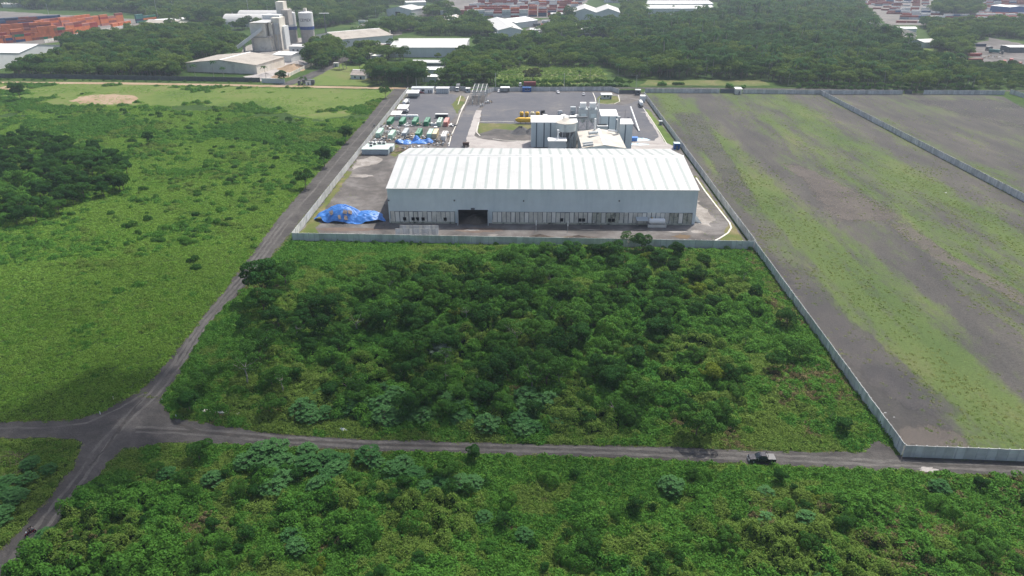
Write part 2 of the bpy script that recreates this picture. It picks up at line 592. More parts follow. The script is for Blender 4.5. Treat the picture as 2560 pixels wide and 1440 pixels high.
strip("dirt_road", [(340, 985), (375, 955), (480, 828), (588, 690), (700, 540), (775, 455), (838, 385), (915, 300), (958, 248), (972, 236), (985, 222)],
      [(400, 1000), (430, 965), (532, 800), (640, 690), (722, 590), (795, 500), (868, 410), (950, 305), (1000, 245), (1016, 232), (1022, 222)], 0.05, M_ROAD)
strip("dirt_road", [(-120, 1052), (0, 1054), (180, 1052), (255, 1030), (340, 985)], [(-120, 1095), (0, 1095), (190, 1097), (260, 1100), (330, 1110)], 0.054, M_ROAD)
strip("dirt_road", [(215, 1090), (205, 1112), (180, 1172), (98, 1272), (-20, 1400), (-90, 1480)], [(340, 1090), (300, 1128), (222, 1218), (125, 1345), (50, 1440), (15, 1490)], 0.058, M_ROAD)
strip("dirt_road", [(400, 1000), (430, 1045), (560, 1066), (700, 1086), (900, 1099), (1280, 1109), (1500, 1114), (1700, 1118), (1960, 1130), (2160, 1130), (2245, 1140), (2560, 1152), (2800, 1160)],
      [(310, 1138), (370, 1114), (470, 1106), (650, 1115), (900, 1126), (1280, 1138), (1600, 1148), (1900, 1161), (2200, 1176), (2400, 1186), (2560, 1193), (2700, 1198), (2900, 1204)], 0.062, M_ROAD)
sheet("road_junction", W([(345, 980), (400, 998), (436, 1050), (330, 1120), (215, 1112), (190, 1096), (250, 1032)]), 0.066, M_ROAD, 0.2, 2)
sheet("road_verge", W([(2150, 1131), (2185, 1098), (2215, 1108), (2250, 1142)]), 0.066, M_ROAD, 0.3, 2)
strip("far_road", [(-300, 199), (0, 204), (300, 206), (600, 211), (900, 217), (1015, 219)], [(-300, 203), (0, 209), (300, 211), (600, 216), (900, 221.5), (1015, 224)], 0.045, M_SAND, 0.4, 6)
strip("rear_road", [(1010, 215), (1250, 218), (1700, 219), (2100, 222), (2600, 226)], [(1010, 220), (1250, 222), (1700, 222), (2100, 225), (2600, 229)], 0.04, M_ROAD, 0.4, 6)
strip("side_lane", [(690, 214), (740, 196), (800, 172), (840, 152), (890, 118), (935, 90)], [(722, 214), (778, 198), (830, 172), (866, 152), (915, 118), (955, 90)], 0.042, M_ROAD, 0.5, 6)
strip("foot_track", [(690, 680), (745, 645), (800, 615)], [(712, 684), (760, 652), (815, 617)], 0.04, M_GRASS, 0.4, 2)
strip("foot_track", [(588, 895), (612, 850), (640, 835)], [(602, 900), (630, 858), (655, 842)], 0.042, M_ROAD, 0.4, 2)
sheet("lawn", W([(725, 214), (782, 196), (850, 158), (930, 162), (960, 205), (930, 214)]), 0.03, M_LAWN, 0.8, 5)
sheet("lawn", W([(1620, 200), (1900, 200), (1930, 214), (1600, 214)]), 0.03, M_GRASS, 0.8, 5)
sheet("lawn", W([(1240, 190), (1260, 168), (1330, 160), (1500, 165), (1520, 200), (1400, 214), (1250, 208)]), 0.03, M_LAWN, 1.5, 5)
sheet("meadow", W([(1385, 104), (1515, 104), (1520, 112), (1385, 114)]), 0.03, M_LAWN, 1.0, 6)
sheet("meadow", W([(2290, 120), (2300, 100), (2345, 92), (2385, 120), (2420, 150), (2380, 165)]), 0.03, M_LAWN, 1.5, 6)
sheet("plant_yard", W([(590, 140), (620, 112), (700, 98), (800, 92), (800, 112), (770, 135), (750, 160), (700, 160), (640, 145)]), 0.032, M_CHALK, 1.5, 5)
sheet("quarry_floor", W([(600, 200), (700, 150), (735, 140), (765, 155), (770, 165), (700, 195), (640, 205)]), 0.035, M_CONC, 1.0, 4)
sheet("rear_yard", W([(900, 62), (1010, 45), (1060, 60), (960, 100), (880, 112)]), 0.03, M_YARD, 2, 8)
sheet("rear_yard", W([(1300, 95), (1345, 50), (1420, 42), (1400, 70), (1340, 96)]), 0.03, M_YARD, 2, 8)
sheet("rear_yard", W([(1540, 50), (1555, 22), (1620, 20), (1620, 50)]), 0.03, M_YARD, 2, 8)
sheet("scrap_yard", W([(2420, 150), (2440, 110), (2480, 95), (2600, 118), (2700, 160), (2600, 168), (2480, 162)]), 0.03, M_YARD, 2, 8)
sheet("rubble_yard", W([(2195, 92), (2200, 62), (2290, 90), (2290, 98), (2240, 100)]), 0.03, M_CONC, 2, 8)
sheet("terminal_apron", W([(-200, 130), (-200, 40), (0, 28), (380, 50), (330, 72), (230, 90), (120, 108)]), 0.03, M_APRON, 2, 10)
sheet("terminal_apron", W([(1040, 45), (1120, 0), (1470, 0), (1430, 45)]), 0.03, M_APRON, 2, 10)
sheet("terminal_apron", W([(2220, 62), (2130, 0), (2900, 0), (2900, 66), (2560, 66)]), 0.03, M_APRON, 2, 10)

# tracks and bare bands on the gravel lot: their edges break up into the gravel round them
def ragged(m, edge0=.42):
    m = m.copy(); m.name = m.name.split(".")[0] + "_ragged"
    nt = m.node_tree
    b = nt.nodes["Principled BSDF"]; out = nt.nodes["Material Output"]
    at_ = nt.nodes.new("ShaderNodeAttribute"); at_.attribute_name = "edge"
    n_ = _noise(nt, .55, 8.0, .75, stretch=(1, .35, 1))
    q = nt.nodes.new("ShaderNodeMath"); q.operation = 'MULTIPLY_ADD'
    nt.links.new(n_, q.inputs[0]); q.inputs[1].default_value = 1.1; nt.links.new(at_.outputs["Fac"], q.inputs[2])
    f = _ramp(nt, q.outputs[0], [(.0, (0, 0, 0)), (1.0, (1, 1, 1))])
    r_ = f.node.color_ramp.elements; r_[0].position = .78; r_[1].position = 1.0
    q2 = nt.nodes.new("ShaderNodeMath"); q2.operation = 'MULTIPLY'; q2.inputs[1].default_value = .62
    nt.links.new(f, q2.inputs[0])
    t = nt.nodes.new("ShaderNodeBsdfTransparent"); mx = nt.nodes.new("ShaderNodeMixShader")
    nt.links.new(q2.outputs[0], mx.inputs[0]); nt.links.new(t.outputs[0], mx.inputs[1]); nt.links.new(b.outputs[0], mx.inputs[2])
    nt.links.new(mx.outputs[0], out.inputs["Surface"])
    return m
M_BARE = ragged(gravel("bare_gravel", [(0.42, (0.058, 0.058, 0.064)), (0.62, (0.078, 0.076, 0.080)), (0.85, (0.115, 0.108, 0.105))], big=0.08, fine=.5))
M_PINK = ragged(gravel("pale_gravel", [(0.42, (0.092, 0.084, 0.078)), (0.62, (0.124, 0.110, 0.100)), (0.85, (0.165, 0.145, 0.130))], big=0.08, fine=.5))


def band(name, Lp, Rp, z, m):
    a, b = [Vector((*p, 0)) for p in W(Lp)], [Vector((*p, 0)) for p in W(Rp)]
    n = 24
    def along(p, f):
        k = min(len(p) - 2, int(f * (len(p) - 1))); return p[k].lerp(p[k + 1], f * (len(p) - 1) - k)
    V, E_ = [], []
    for i in range(n + 1):
        f = i / n; p, q = along(a, f), along(b, f)
        ends = min(1, min(f, 1 - f) * 7)
        for j in range(7):
            g = j / 6; c = p.lerp(q, -.25 + 1.5 * g)
            V.append((c.x, c.y, z)); E_.append(min(1 - abs(g - .5) * 2, ends * .6))
    mb = MB(); mb.add(V, [(7 * i + j, 7 * i + j + 1, 7 * i + j + 8, 7 * i + j + 7) for i in range(n) for j in range(6)])
    o = mb.build(name, m)
    if o.data.polygons[0].normal.z < 0: o.data.flip_normals()
    o.data.attributes.new("edge", 'FLOAT', 'POINT').data.foreach_set("value", E_)
    tag(o, kind="structure")
band("gravel_band", [(1905, 640), (2010, 800), (2175, 960), (2330, 1062)], [(1985, 640), (2118, 790), (2300, 950), (2450, 1062)], 0.036, M_BARE)
band("gravel_band", [(1668, 270), (1720, 330), (1775, 400), (1880, 560)], [(1745, 270), (1780, 330), (1830, 400), (1925, 560)], 0.037, M_BARE)
band("gravel_band", [(2270, 245), (2420, 290), (2600, 330)], [(2460, 245), (2600, 275), (2800, 300)], 0.0376, M_BARE)
band("worn_band", [(2190, 540), (2330, 640), (2470, 715), (2640, 815)], [(2245, 540), (2380, 640), (2525, 715), (2700, 815)], 0.038, M_PINK)
band("worn_band", [(1935, 400), (2010, 450), (2060, 520), (2110, 565)], [(1975, 400), (2080, 450), (2220, 520), (2270, 560)], 0.0385, M_PINK)  # sunlit pale patch put into the gravel colour
band("worn_band", [(2230, 1085), (2260, 1065), (2330, 1065), (2420, 1090)], [(2262, 1120), (2280, 1115), (2340, 1118), (2450, 1122)], 0.039, M_PINK)
# puddles and pale streaks
M_WATER, _nt, _b = nodes_of("muddy_water")
_b.inputs["Base Color"].default_value = (0.16, 0.115, 0.07, 1); _b.inputs["Roughness"].default_value = 0.08
def blotch(name, px, py, rx, ry, z, m, n=22, jag=0.18):
    c = P(px, py)
    poly = []
    for i in range(n):
        a = 2 * math.pi * i / n
        k = 1 + random.gauss(0, jag)
        poly.append((c.x + rx * k * math.cos(a), c.y + ry * k * math.sin(a)))
    return sheet(name, poly, z, m)
blotch("puddle", 1706, 592, 3.0, 2.0, 0.10, M_WATER)
for px, py, rx, ry in ((1745, 580, 2.5, 1.6), (1690, 580, 4, .8), (1640, 600, 6, .7), (1460, 598, 7, .6), (1180, 575, 2.5, .8), (1232, 588, 2, .5), (905, 440, 5, 2.2), (1480, 575, 5, 0.5), (1765, 552, 2.2, 3)):
    blotch("pale_dust", px, py, rx, ry, 0.07 + random.random() * .01, M_CHALK)
for px, py, rx, ry in ((2318, 1174, 1.9, .7), (2290, 1173, 1.2, .3), (1800, 1147, 5, .22), (1845, 1149, 4, .2), (2200, 1155, 1.5, .4), (1560, 1121, 9, .18), (1700, 1124, 7, .15)):
    blotch("pale_dust", px, py, rx, ry, 0.078 + random.random() * .01, M_CONC if px == 2318 else M_RUT)
def track(pix, w, m, z):
    q = resample(W(pix), 1.5)
    mb = MB()
    for i, p in enumerate(q):
        d = (q[min(len(q) - 1, i + 1)] - q[max(0, i - 1)]).normalized(); n_ = Vector((-d.y, d.x, 0))
        wa, wb = w * random.uniform(.3, .8), w * random.uniform(.3, .8)
        o_ = n_ * random.gauss(0, .08)
        for e in (p + o_ - n_ * wa, p + o_ + n_ * wb): mb.v.append((e.x, e.y, z))
    for i in range(len(q) - 1): mb.f.append((2 * i, 2 * i + 1, 2 * i + 3, 2 * i + 2)); mb.m.append(0)
    o = mb.build("wheel_track", m)
    if o.data.polygons[0].normal.z < 0: o.data.flip_normals()
    tag(o, kind="structure")
FR = [(340, 1075), (430, 1078), (560, 1086), (700, 1100), (900, 1112), (1280, 1122), (1600, 1131), (1900, 1144), (2200, 1158), (2560, 1174)]
track([(a, b - 7) for a, b in FR], .7, M_RUT, .071); track([(a, b + 5) for a, b in FR], .7, M_RUT, .072); track([(a, b - 1) for a, b in FR[:6]], .5, M_RUTD, .073)
LR = [(20, 1420), (110, 1310), (200, 1195), (262, 1105), (330, 1035), (385, 985), (440, 915), (505, 815), (612, 690), (708, 560), (790, 470), (850, 395), (930, 305), (975, 248)]
track([(a - 11, b) for a, b in LR[:10]], .7, M_RUT, .069); track([(a + 12, b) for a, b in LR[:10]], .7, M_RUT, .070); track(LR[6:], .8, M_RUT, .0705)
track([(340, 1020), (300, 1070), (268, 1115), (225, 1165)], .5, M_RUTD, .074); track([(405, 1020), (440, 1060), (500, 1080), (600, 1092)], .6, M_RUTD, .0745); track([(355, 1000), (325, 1035), (295, 1085)], .4, M_RUTD, .075)
track([(0, 1070), (120, 1070), (220, 1058), (300, 1020), (360, 985)], .6, M_RUT, .0735)
for px, py, rx, ry in ((1070, 592, 16, 1.6), (870, 574, 14, 1.8), (1192, 575, 8, 2.6)):
    blotch("brown_earth", px, py, rx, ry, 0.06 + random.random() * .01, gravel("brown_earth_%d" % px, [(0.42, (0.075, 0.058, 0.048)), (0.65, (0.12, 0.09, 0.075)), (0.9, (0.19, 0.15, 0.125))]))

# ------------------------------------------------------------------ kerbs
M_KERB = mat("whitewashed_kerb", (0.62, 0.60, 0.54), 0.8, var=0.2)
def kerb(pts, w=0.45, h=0.16):
    q = [P(a, b) for a, b in pts]
    mb = MB()
    for i in range(len(q)):
        a = q[max(0, i - 1)]; b = q[min(len(q) - 1, i + 1)]
        n = (b - a).normalized(); n = Vector((-n.y, n.x, 0)) * w / 2
        for s, z in ((-1, 0.02), (-1, h), (1, h), (1, 0.02)):
            p = q[i] + n * s
            mb.v.append((p.x, p.y, z + 0.05))
    for i in range(len(q) - 1):
        for k in range(4):
            mb.f.append((4 * i + k, 4 * i + (k + 1) % 4, 4 * i + 4 + (k + 1) % 4, 4 * i + 4 + k)); mb.m.append(0)
    mb.f += [(0, 1, 2, 3), tuple(4 * (len(q) - 1) + k for k in (3, 2, 1, 0))]; mb.m += [0, 0]
    tag(mb.build("kerb", M_KERB), kind="structure")
kerb([(1171, 240), (1164, 258), (1150, 285), (1142, 310), (1128, 340), (1122, 366)])
kerb([(1197, 306), (1193, 322), (1192, 332), (1200, 340)])
kerb([(1232, 348), (1262, 352), (1335, 354)])
kerb([(1198, 305), (1240, 304), (1285, 305)])
kerb([(1482, 232), (1488, 246), (1490, 258), (1516, 261), (1536, 260), (1549, 254), (1546, 238)])
kerb([(1740, 445), (1762, 478), (1788, 512), (1806, 535), (1824, 558), (1828, 570), (1820, 583), (1800, 596), (1788, 602)], 0.6)
kerb([(1668, 362), (1650, 332), (1628, 298), (1606, 268)], 0.35)
kerb([(1145, 262), (1152, 240)], 0.4); kerb([(1160, 262), (1152, 276)], 0.4)

# ------------------------------------------------------------------ concrete panel fences
M_PANEL = mat("precast_panel", (0.60, 0.61, 0.61), 0.85, var=0.16, vs=0.45, dirt=((0.22, 0.23, 0.2), 0.3, 0.62))
def _panel_tones(m):
    "each cast panel a little lighter or darker than its neighbour"
    nt = m.node_tree; b = nt.nodes["Principled BSDF"]
    src = b.inputs["Base Color"].links[0].from_socket
    g = nt.nodes.new("ShaderNodeNewGeometry")
    d = nt.nodes.new("ShaderNodeVectorMath"); d.operation = 'DOT_PRODUCT'; d.inputs[1].default_value = (.5, .5, 0)
    nt.links.new(g.outputs["Position"], d.inputs[0])
    f = nt.nodes.new("ShaderNodeMath"); f.operation = 'FLOOR'; nt.links.new(d.outputs["Value"], f.inputs[0])
    w = nt.nodes.new("ShaderNodeTexWhiteNoise"); w.noise_dimensions = '1D'; nt.links.new(f.outputs[0], w.inputs["W"])
    c = _ramp(nt, w.outputs["Value"], [(0, (.72, .72, .70)), (.6, (.95, .95, .94)), (1, (1.05, 1.04, 1.0))])
    nt.links.new(_mix(nt, src, c, 1.0, 'MULTIPLY'), b.inputs["Base Color"])
_panel_tones(M_PANEL)
M_POST = mat("concrete_post", (0.45, 0.46, 0.46), 0.9, var=0.2)
M_CAP = mat("wall_cap", (0.58, 0.58, 0.55), 0.85, var=0.1)
POSTME = {}


def fence(label, pts, h=3.0, gap=2.0, name="concrete_fence", stuff_after=100):
    pts = [Vector((p[0], p[1], 0)) for p in pts]
    mid = (pts[0] + pts[-1]) / 2
    root = thing(name, label, "fence", mid)
    mb = MB(); cap = MB()
    posts = []
    for a, b in zip(pts, pts[1:]):
        n = max(1, round((b - a).length / gap))
        d = (b - a).normalized(); s = Vector((-d.y, d.x, 0))
        base = len(mb.v)
        for i in range(n + 1):
            p = a.lerp(b, i / n)
            posts.append((p, math.atan2(d.y, d.x)))
            t = 0.05
            lean = random.gauss(0, 0.012)
            for w, z in ((-t, 0.0), (-t, h / 3 - .02), (-t + .02, h / 3), (-t, h / 3 + .02), (-t, 2 * h / 3 - .02), (-t + .02, 2 * h / 3), (-t, 2 * h / 3 + .02), (-t, h), (t, h), (t, 0.0)):
                mb.v.append(tuple(p + s * (w + lean * z) + Vector((0, 0, z + (random.gauss(0, .012) if z == h else 0)))))
        for i in range(n):
            for k in range(10):
                mb.f.append((base + 10 * i + k, base + 10 * i + (k + 1) % 10, base + 10 * i + 10 + (k + 1) % 10, base + 10 * i + 10 + k)); mb.m.append(0)
    mb.build("panel", M_PANEL, root)
    key = round(h, 2)
    posts.sort(key=lambda q: q[0].length)
    def post_mb(p, a, m):
        m.box((p.x, p.y, h / 2 + .03), (0.17, 0.22, h + .06), a)
    if key not in POSTME:
        m = MB(); m.box((0, 0, h / 2 + .03), (0.17, 0.22, h + .06)); m.box((0, 0, h + .08), (0.21, 0.26, .05))
        o = m.build("post", M_POST)
        POSTME[key] = o.data
        bpy.data.objects.remove(o)
    for p, a in posts[:stuff_after]:
        o = bpy.data.objects.new("post", POSTME[key]); COL.objects.link(o)
        o.parent = root; o.location = p - mid; o.rotation_euler = (0, 0, a)
    if len(posts) > stuff_after:
        m = MB()
        for p, a in posts[stuff_after:]: post_mb(p, a, m)
        tag(m.build("posts", M_POST, root), kind="stuff")
    return root


fence("long pale precast concrete wall between the thicket and the white warehouse", [(-82, 230.8), (79.3, 226.0)])
fence("sunlit concrete panel wall between the dirt road and the container yard", [(-82.15, 231.2), (-83.3, 512)])
fence("concrete panel wall dividing the works yard from the weedy gravel lot", [(80.0, 226.6), (82.2, 497)])
fence("concrete panel wall between the thicket and the weedy gravel lot", [(79.6, 225.5), (78.3, 116.8)])
_a, _b = P(2255, 1142), P(2800, 1163)
fence("shaded concrete wall where the gravel lot meets the dirt road by the pickup", [(78.4, 116.3), (_b.x, _b.y)])
fence("concrete wall splitting the big gravel lot from the outer lot beside it", [(206.5, 506), (205.5, 400), (204.2, 235)])
_p = [P(*q) for q in ((1612, 232), (1798, 233))]
fence("back wall of the gravel lot from the works gate to the dark gate", [(q.x, q.y) for q in _p])
_p = [P(*q) for q in ((1856, 234), (2050, 236), (2256, 236))]
fence("back wall of the gravel lot from the guard hut to the big dark tree", [(q.x, q.y) for q in _p])
_p = [P(*q) for q in ((2308, 236), (2510, 237))]
fence("short back wall of the outer lot beyond the big dark tree", [(q.x, q.y) for q in _p])
_p = [P(*q) for q in ((2524, 234), (2600, 258))]
fence("slanting end wall at the far corner of the outer lot", [(q.x, q.y) for q in _p])
_p = [P(*q) for q in ((1086, 226.5), (1158, 226.5), (1176, 232))]
fence("back wall of the works yard beside the long white cabin", [(q.x, q.y) for q in _p])
_p = [P(*q) for q in ((1212, 236), (1236, 228.5), (1400, 228), (1527, 227.5), (1547, 234))]
fence("back wall of the works yard behind the blue cabin and parked cars", [(q.x, q.y) for q in _p])
# ------------------------------------------------------------------ materials of the works
M_WHITE_ROOF = corrugated("white_roof_sheet", (0.475, 0.485, 0.48), 0, 0.6, 0.4, dirt=((0.43, 0.44, 0.43), 0.08, 0.5), streak=1, strength=0.25)
M_SKYL = corrugated("roof_light_sheet", (0.34, 0.38, 0.365), 0, 0.6, 0.35, strength=0.25)
M_PALE = corrugated("pale_blue_cladding", (0.62, 0.69, 0.70), 0, 0.5, 0.5, dirt=((0.52, 0.60, 0.62), 0.12, 0.5), streak=1, strength=0.35)
M_CLAD = corrugated("grey_cladding", (0.46, 0.50, 0.51), 0, 0.5, 0.5, dirt=((0.36, 0.38, 0.38), 0.15, 0.55), streak=1, strength=0.35)
M_DUSTROOF = corrugated("dusty_roof", (0.50, 0.47, 0.42), 1, 0.5, 0.7, dirt=((0.36, 0.33, 0.29), 0.12, 0.5), strength=0.3)
M_STRIP = mat("dark_strip", (0.12, 0.16, 0.19), 0.5)
M_DARK = mat("dark_opening", (0.012, 0.012, 0.014), 0.9, var=0.3)  # near black: paints the unlit inside of openings, also doors and grilles
M_GLASS = mat("window_glass", (0.03, 0.04, 0.05), 0.12, spec=0.6)
M_STEEL = mat("galvanised_steel", (0.40, 0.42, 0.43), 0.5, 0.3, var=0.15)
M_GSTEEL = mat("dark_steel", (0.13, 0.14, 0.15), 0.6, 0.2)
M_WHITE = mat("white_paint", (0.78, 0.79, 0.78), 0.45, var=0.05)
M_CREAM = mat("cream_paint", (0.66, 0.60, 0.42), 0.5, var=0.06)
M_YEL = mat("yellow_paint", (0.66, 0.40, 0.03), 0.45, var=0.1)
M_BLUE = mat("blue_paint", (0.02, 0.10, 0.32), 0.5, var=0.1)
M_RED = mat("red_paint", (0.30, 0.03, 0.03), 0.5)
M_TYRE = mat("tyre_rubber", (0.015, 0.015, 0.016), 0.85)
M_BLACK = mat("black_paint", (0.012, 0.013, 0.016), 0.25, spec=0.6)
M_CONCW = corrugated("stained_concrete", (0.62, 0.61, 0.56), 0, 1.25, 0.9, var=.16, dirt=((0.14, 0.15, 0.11), 0.55, 0.56), streak=1, strength=.05)
M_EARTH = gravel("heaped_earth", [(0.42, (0.06, 0.05, 0.042)), (0.65, (0.10, 0.08, 0.065)), (0.9, (0.16, 0.13, 0.10))], big=0.2)
M_DGRAV = gravel("heaped_gravel", [(0.42, (0.07, 0.07, 0.075)), (0.8, (0.11, 0.11, 0.115))], big=0.2)
M_MINT = mat("mint_panel", (0.52, 0.64, 0.58), 0.5, var=0.06)
M_WOODP = mat("weathered_timber", (0.28, 0.22, 0.16), 0.85, var=0.3, vs=2.0)


def tarp_mat(name, c1, c2):
    m, nt, b = nodes_of(name)
    n = _noise(nt, 0.8, 6.0, 0.7)
    col = _ramp(nt, n, [(0.3, c1), (0.62, c2), (0.8, tuple(min(1, x * 1.5) for x in c2))])
    nt.links.new(col, b.inputs["Base Color"])
    b.inputs["Roughness"].default_value = 0.4
    _bump(nt, b, n, 0.5, 0.3)
    return m


M_TARP = tarp_mat("blue_tarpaulin", (0.036, 0.15, 0.46), (0.062, 0.23, 0.62))
M_LTARP = tarp_mat("pale_blue_tarpaulin", (0.30, 0.50, 0.66), (0.45, 0.62, 0.74))

# ------------------------------------------------------------------ the long warehouse
WX0, WX1, WY0, WYR, WY1, WE, WR, WB = -50.8, 64.2, 249.4, 281.0, 308.5, 13.4, 17.45, 12.9
wh = thing("warehouse", "long white roofed warehouse with pale blue front wall and dark doorway", "warehouse", (6, WY0, 0))
DX0, DX1, DH = -24.6, -13.5, 5.3
mb = MB()
t = 0.25
mb.bx(WX0, DX0, WY0, WY0 + t, 0, WE)                   # front wall either side of and over the doorway
mb.bx(DX1, WX1, WY0, WY0 + t, 0, WE)
mb.bx(DX0, DX1, WY0, WY0 + t, DH, WE)
mb.build("front_wall", M_PALE, wh)
prof = [(WY0 + t, 0), (WY1, 0), (WY1, WB), (WYR, WR - .1), (WY0 + t, WE - .05)]
for x in (WX0, WX1 - t):
    m_ = MB(); m_.extrude(prof, x, x + t, axis='x'); m_.build("gable_wall", M_PALE, wh)
m_ = MB(); m_.bx(WX0 + t, WX1 - t, WY1 - t, WY1, 0, WB); m_.build("rear_wall", M_PALE, wh)
mb = MB()
o_ = 0.35
def slope(y, hi=0.0):
    return (WE + (WR - WE) * (y - WY0) / (WYR - WY0) if y <= WYR else WR + (WB - WR) * (y - WYR) / (WY1 - WYR)) + hi
mb.slab((WX0 - o_, WY0 - o_, slope(WY0 - o_) + .18), (WX1 + o_, WY0 - o_, slope(WY0 - o_) + .18), (WX1 + o_, WYR, WR + .18), (WX0 - o_, WYR, WR + .18), .15)
mb.slab((WX0 - o_, WYR + .02, WR + .18), (WX1 + o_, WYR + .02, WR + .18), (WX1 + o_, WY1 + o_, slope(WY1 + o_) + .18), (WX0 - o_, WY1 + o_, slope(WY1 + o_) + .18), .15)
rf = mb.build("roof", M_WHITE_ROOF, wh)
m_ = MB(); m_.extrude([(WYR - .9, WR + .12), (WYR, WR + .34), (WYR + .9, WR + .1), (WYR, WR + .2)], WX0 - o_, WX1 + o_, axis='x')
m_.build("ridge_cap", M_STEEL, rf)
ns = 27
for i in range(ns):
    x = WX0 + 3.0 + i * (WX1 - WX0 - 6) / (ns - 1)
    m_ = MB()
    w = 0.5
    for a, b in ((WY0 + .4, WYR - 2.2), (WYR + 2.5, WY1 - .5)):
        m_.slab((x - w, a, slope(a) + .225), (x + w, a, slope(a) + .225), (x + w, b, slope(b) + .225), (x - w, b, slope(b) + .225), .04)
    m_.build("skylight", M_SKYL, rf)
m_ = MB(); m_.bx(WX0, WX1, WY0 - .3, WY0 - .05, WE - .02, WE + .16); m_.build("gutter", M_WHITE, wh)
# concrete panel plinth
M_PLA = mat("bleached_panel", (.74, .72, .65), .9, var=.1, vs=.5)
M_PLB = mat("grimy_panel", (.60, .58, .51), .9, var=.2, vs=.6, dirt=((.12, .13, .09), .5, .62))
M_PLC = mat("mossy_panel", (.42, .42, .34), .9, var=.25, vs=.9, dirt=((.035, .045, .025), .45, .50))
for a, b in ((WX0 + .6, DX0 - 1.4), (DX1 + 1.8, WX1 - 1.3)):
    bk = MB(); bk.bx(a - .1, b + .1, WY0 - .06, WY0 - .003, 0, 4.62); bk.build("plinth_backing", M_GSTEEL, wh)  # dark strip added behind the panels so their gaps come out dark
    m_ = MB()
    n = round((b - a) / 1.7)
    for i in range(n):
        x0 = a + (b - a) * i / n; x1 = a + (b - a) * (i + 1) / n
        xm_ = (x0 + x1) / 2
        mi = 2 if (25 < xm_ < 36 or xm_ > 53) and random.random() < .7 else (1 if random.random() < .45 else 0)
        m_.box((xm_, WY0 - .16, 2.3 + random.gauss(0, .06)), (x1 - x0 - random.uniform(.16, .34), .16 + random.random() * .05, 4.4 + random.gauss(0, .12)), 0, mi, Matrix.Rotation(random.gauss(0, .012), 3, 'Y'))
    for x in np.arange(a, b, 9.5): m_.bx(x - .25, x + .25, WY0 - .5, WY0 - .3, 0, 1.6, 1)
    m_.build("concrete_plinth", [M_PLA, M_PLB, M_PLC], wh)
    m_ = MB(); m_.bx(a, b, WY0 - .75, WY0 - .3, 0.02, .55); m_.build("footing", M_PLC, wh)
for px in (1012, 1033, 1044, 1058, 1113, 1404, 1450, 1459, 1524, 1533):
    q = A(px, 550, WY0 - .25)
    m_ = MB(); m_.bx(q.x - .6, q.x + .6, WY0 - .36, WY0 - .28, 1.0, 2.3); m_.build("vent_opening", M_DARK, wh)  # flat near-black plates in place of the unlit openings
for u, v in ((DX0 - .3, DX0 - .003), (DX1 + .003, DX1 + .3)):
    m_ = MB(); m_.bx(u, v, WY0 - 2.6, WY0 - .003, 0, DH * .99); m_.build("door_jamb", M_CLAD, wh)
m_ = MB(); m_.bx(DX0 + 4.8, DX0 + 6.2, WY0 - .35, WY0 - .01, DH + .15, DH + .75); m_.build("lamp_housing", M_GSTEEL, wh)
for px, py in ((972, 501), (1136, 501), (1309, 502), (1548, 502)):
    q = A(px, py, WY0); m_ = MB(); m_.bx(q.x - .25, q.x + .25, WY0 - .3, WY0 - .01, q.z - .25, q.z + .25); m_.build("wall_vent", M_GSTEEL, wh)


def heap(name, label, cat, c, rx, ry, h, m, seed=0, group=None, n=26, k=10, rough=.14):
    rr = random.Random(seed)
    vs, fs = [], []
    ph = [rr.random() * 6.28 for _ in range(6)]
    for j in range(k + 1):
        q = j / k
        for i in range(n):
            a = 2 * math.pi * i / n
            rad = (1 + rough * math.sin(2 * a + ph[0]) + rough * .7 * math.sin(3 * a + ph[1]) + rough * .5 * math.sin(5 * a + ph[2])) * q
            z = h * (math.cos(q * math.pi) * .5 + .5) ** .85 * (1 + rough * 1.2 * math.sin(a * 3 + ph[3] + q * 4))
            z += rr.gauss(0, .03 * h) if 0 < j < k else 0
            vs.append((rx * rad * math.cos(a), ry * rad * math.sin(a), max(0, z) if j < k else -.02))
    for j in range(k):
        fs += [(j * n + i, (j + 1) * n + i, (j + 1) * n + (i + 1) % n, j * n + (i + 1) % n) for i in range(n)]
    mb = MB(); mb.add(vs, fs)
    o = mb.build(name, m, smooth=True)
    o.location = (c[0], c[1], 0.09 if len(c) < 3 else c[2])
    return tag(o, label, cat, group)


q = P(1183, 560)
heap("earth_pile", "dark earth heaped inside the warehouse doorway", "pile", ((DX0 + DX1) / 2, WY0 + 2.6), 5.0, 5.5, 2.0, M_EARTH, 3)
for px, py, rx, ry, h, lb in ((1348, 592, 5.2, 1.5, .9, "long low brown earth pile by the front wall, beneath the two signposts"), (1445, 594, 6.5, 1.3, .8, "flatter brown earth pile beside the front wall, nearer the puddle")):
    c = P(px, py); heap("earth_pile", lb, "pile", c, rx, ry, h, M_EARTH, px)

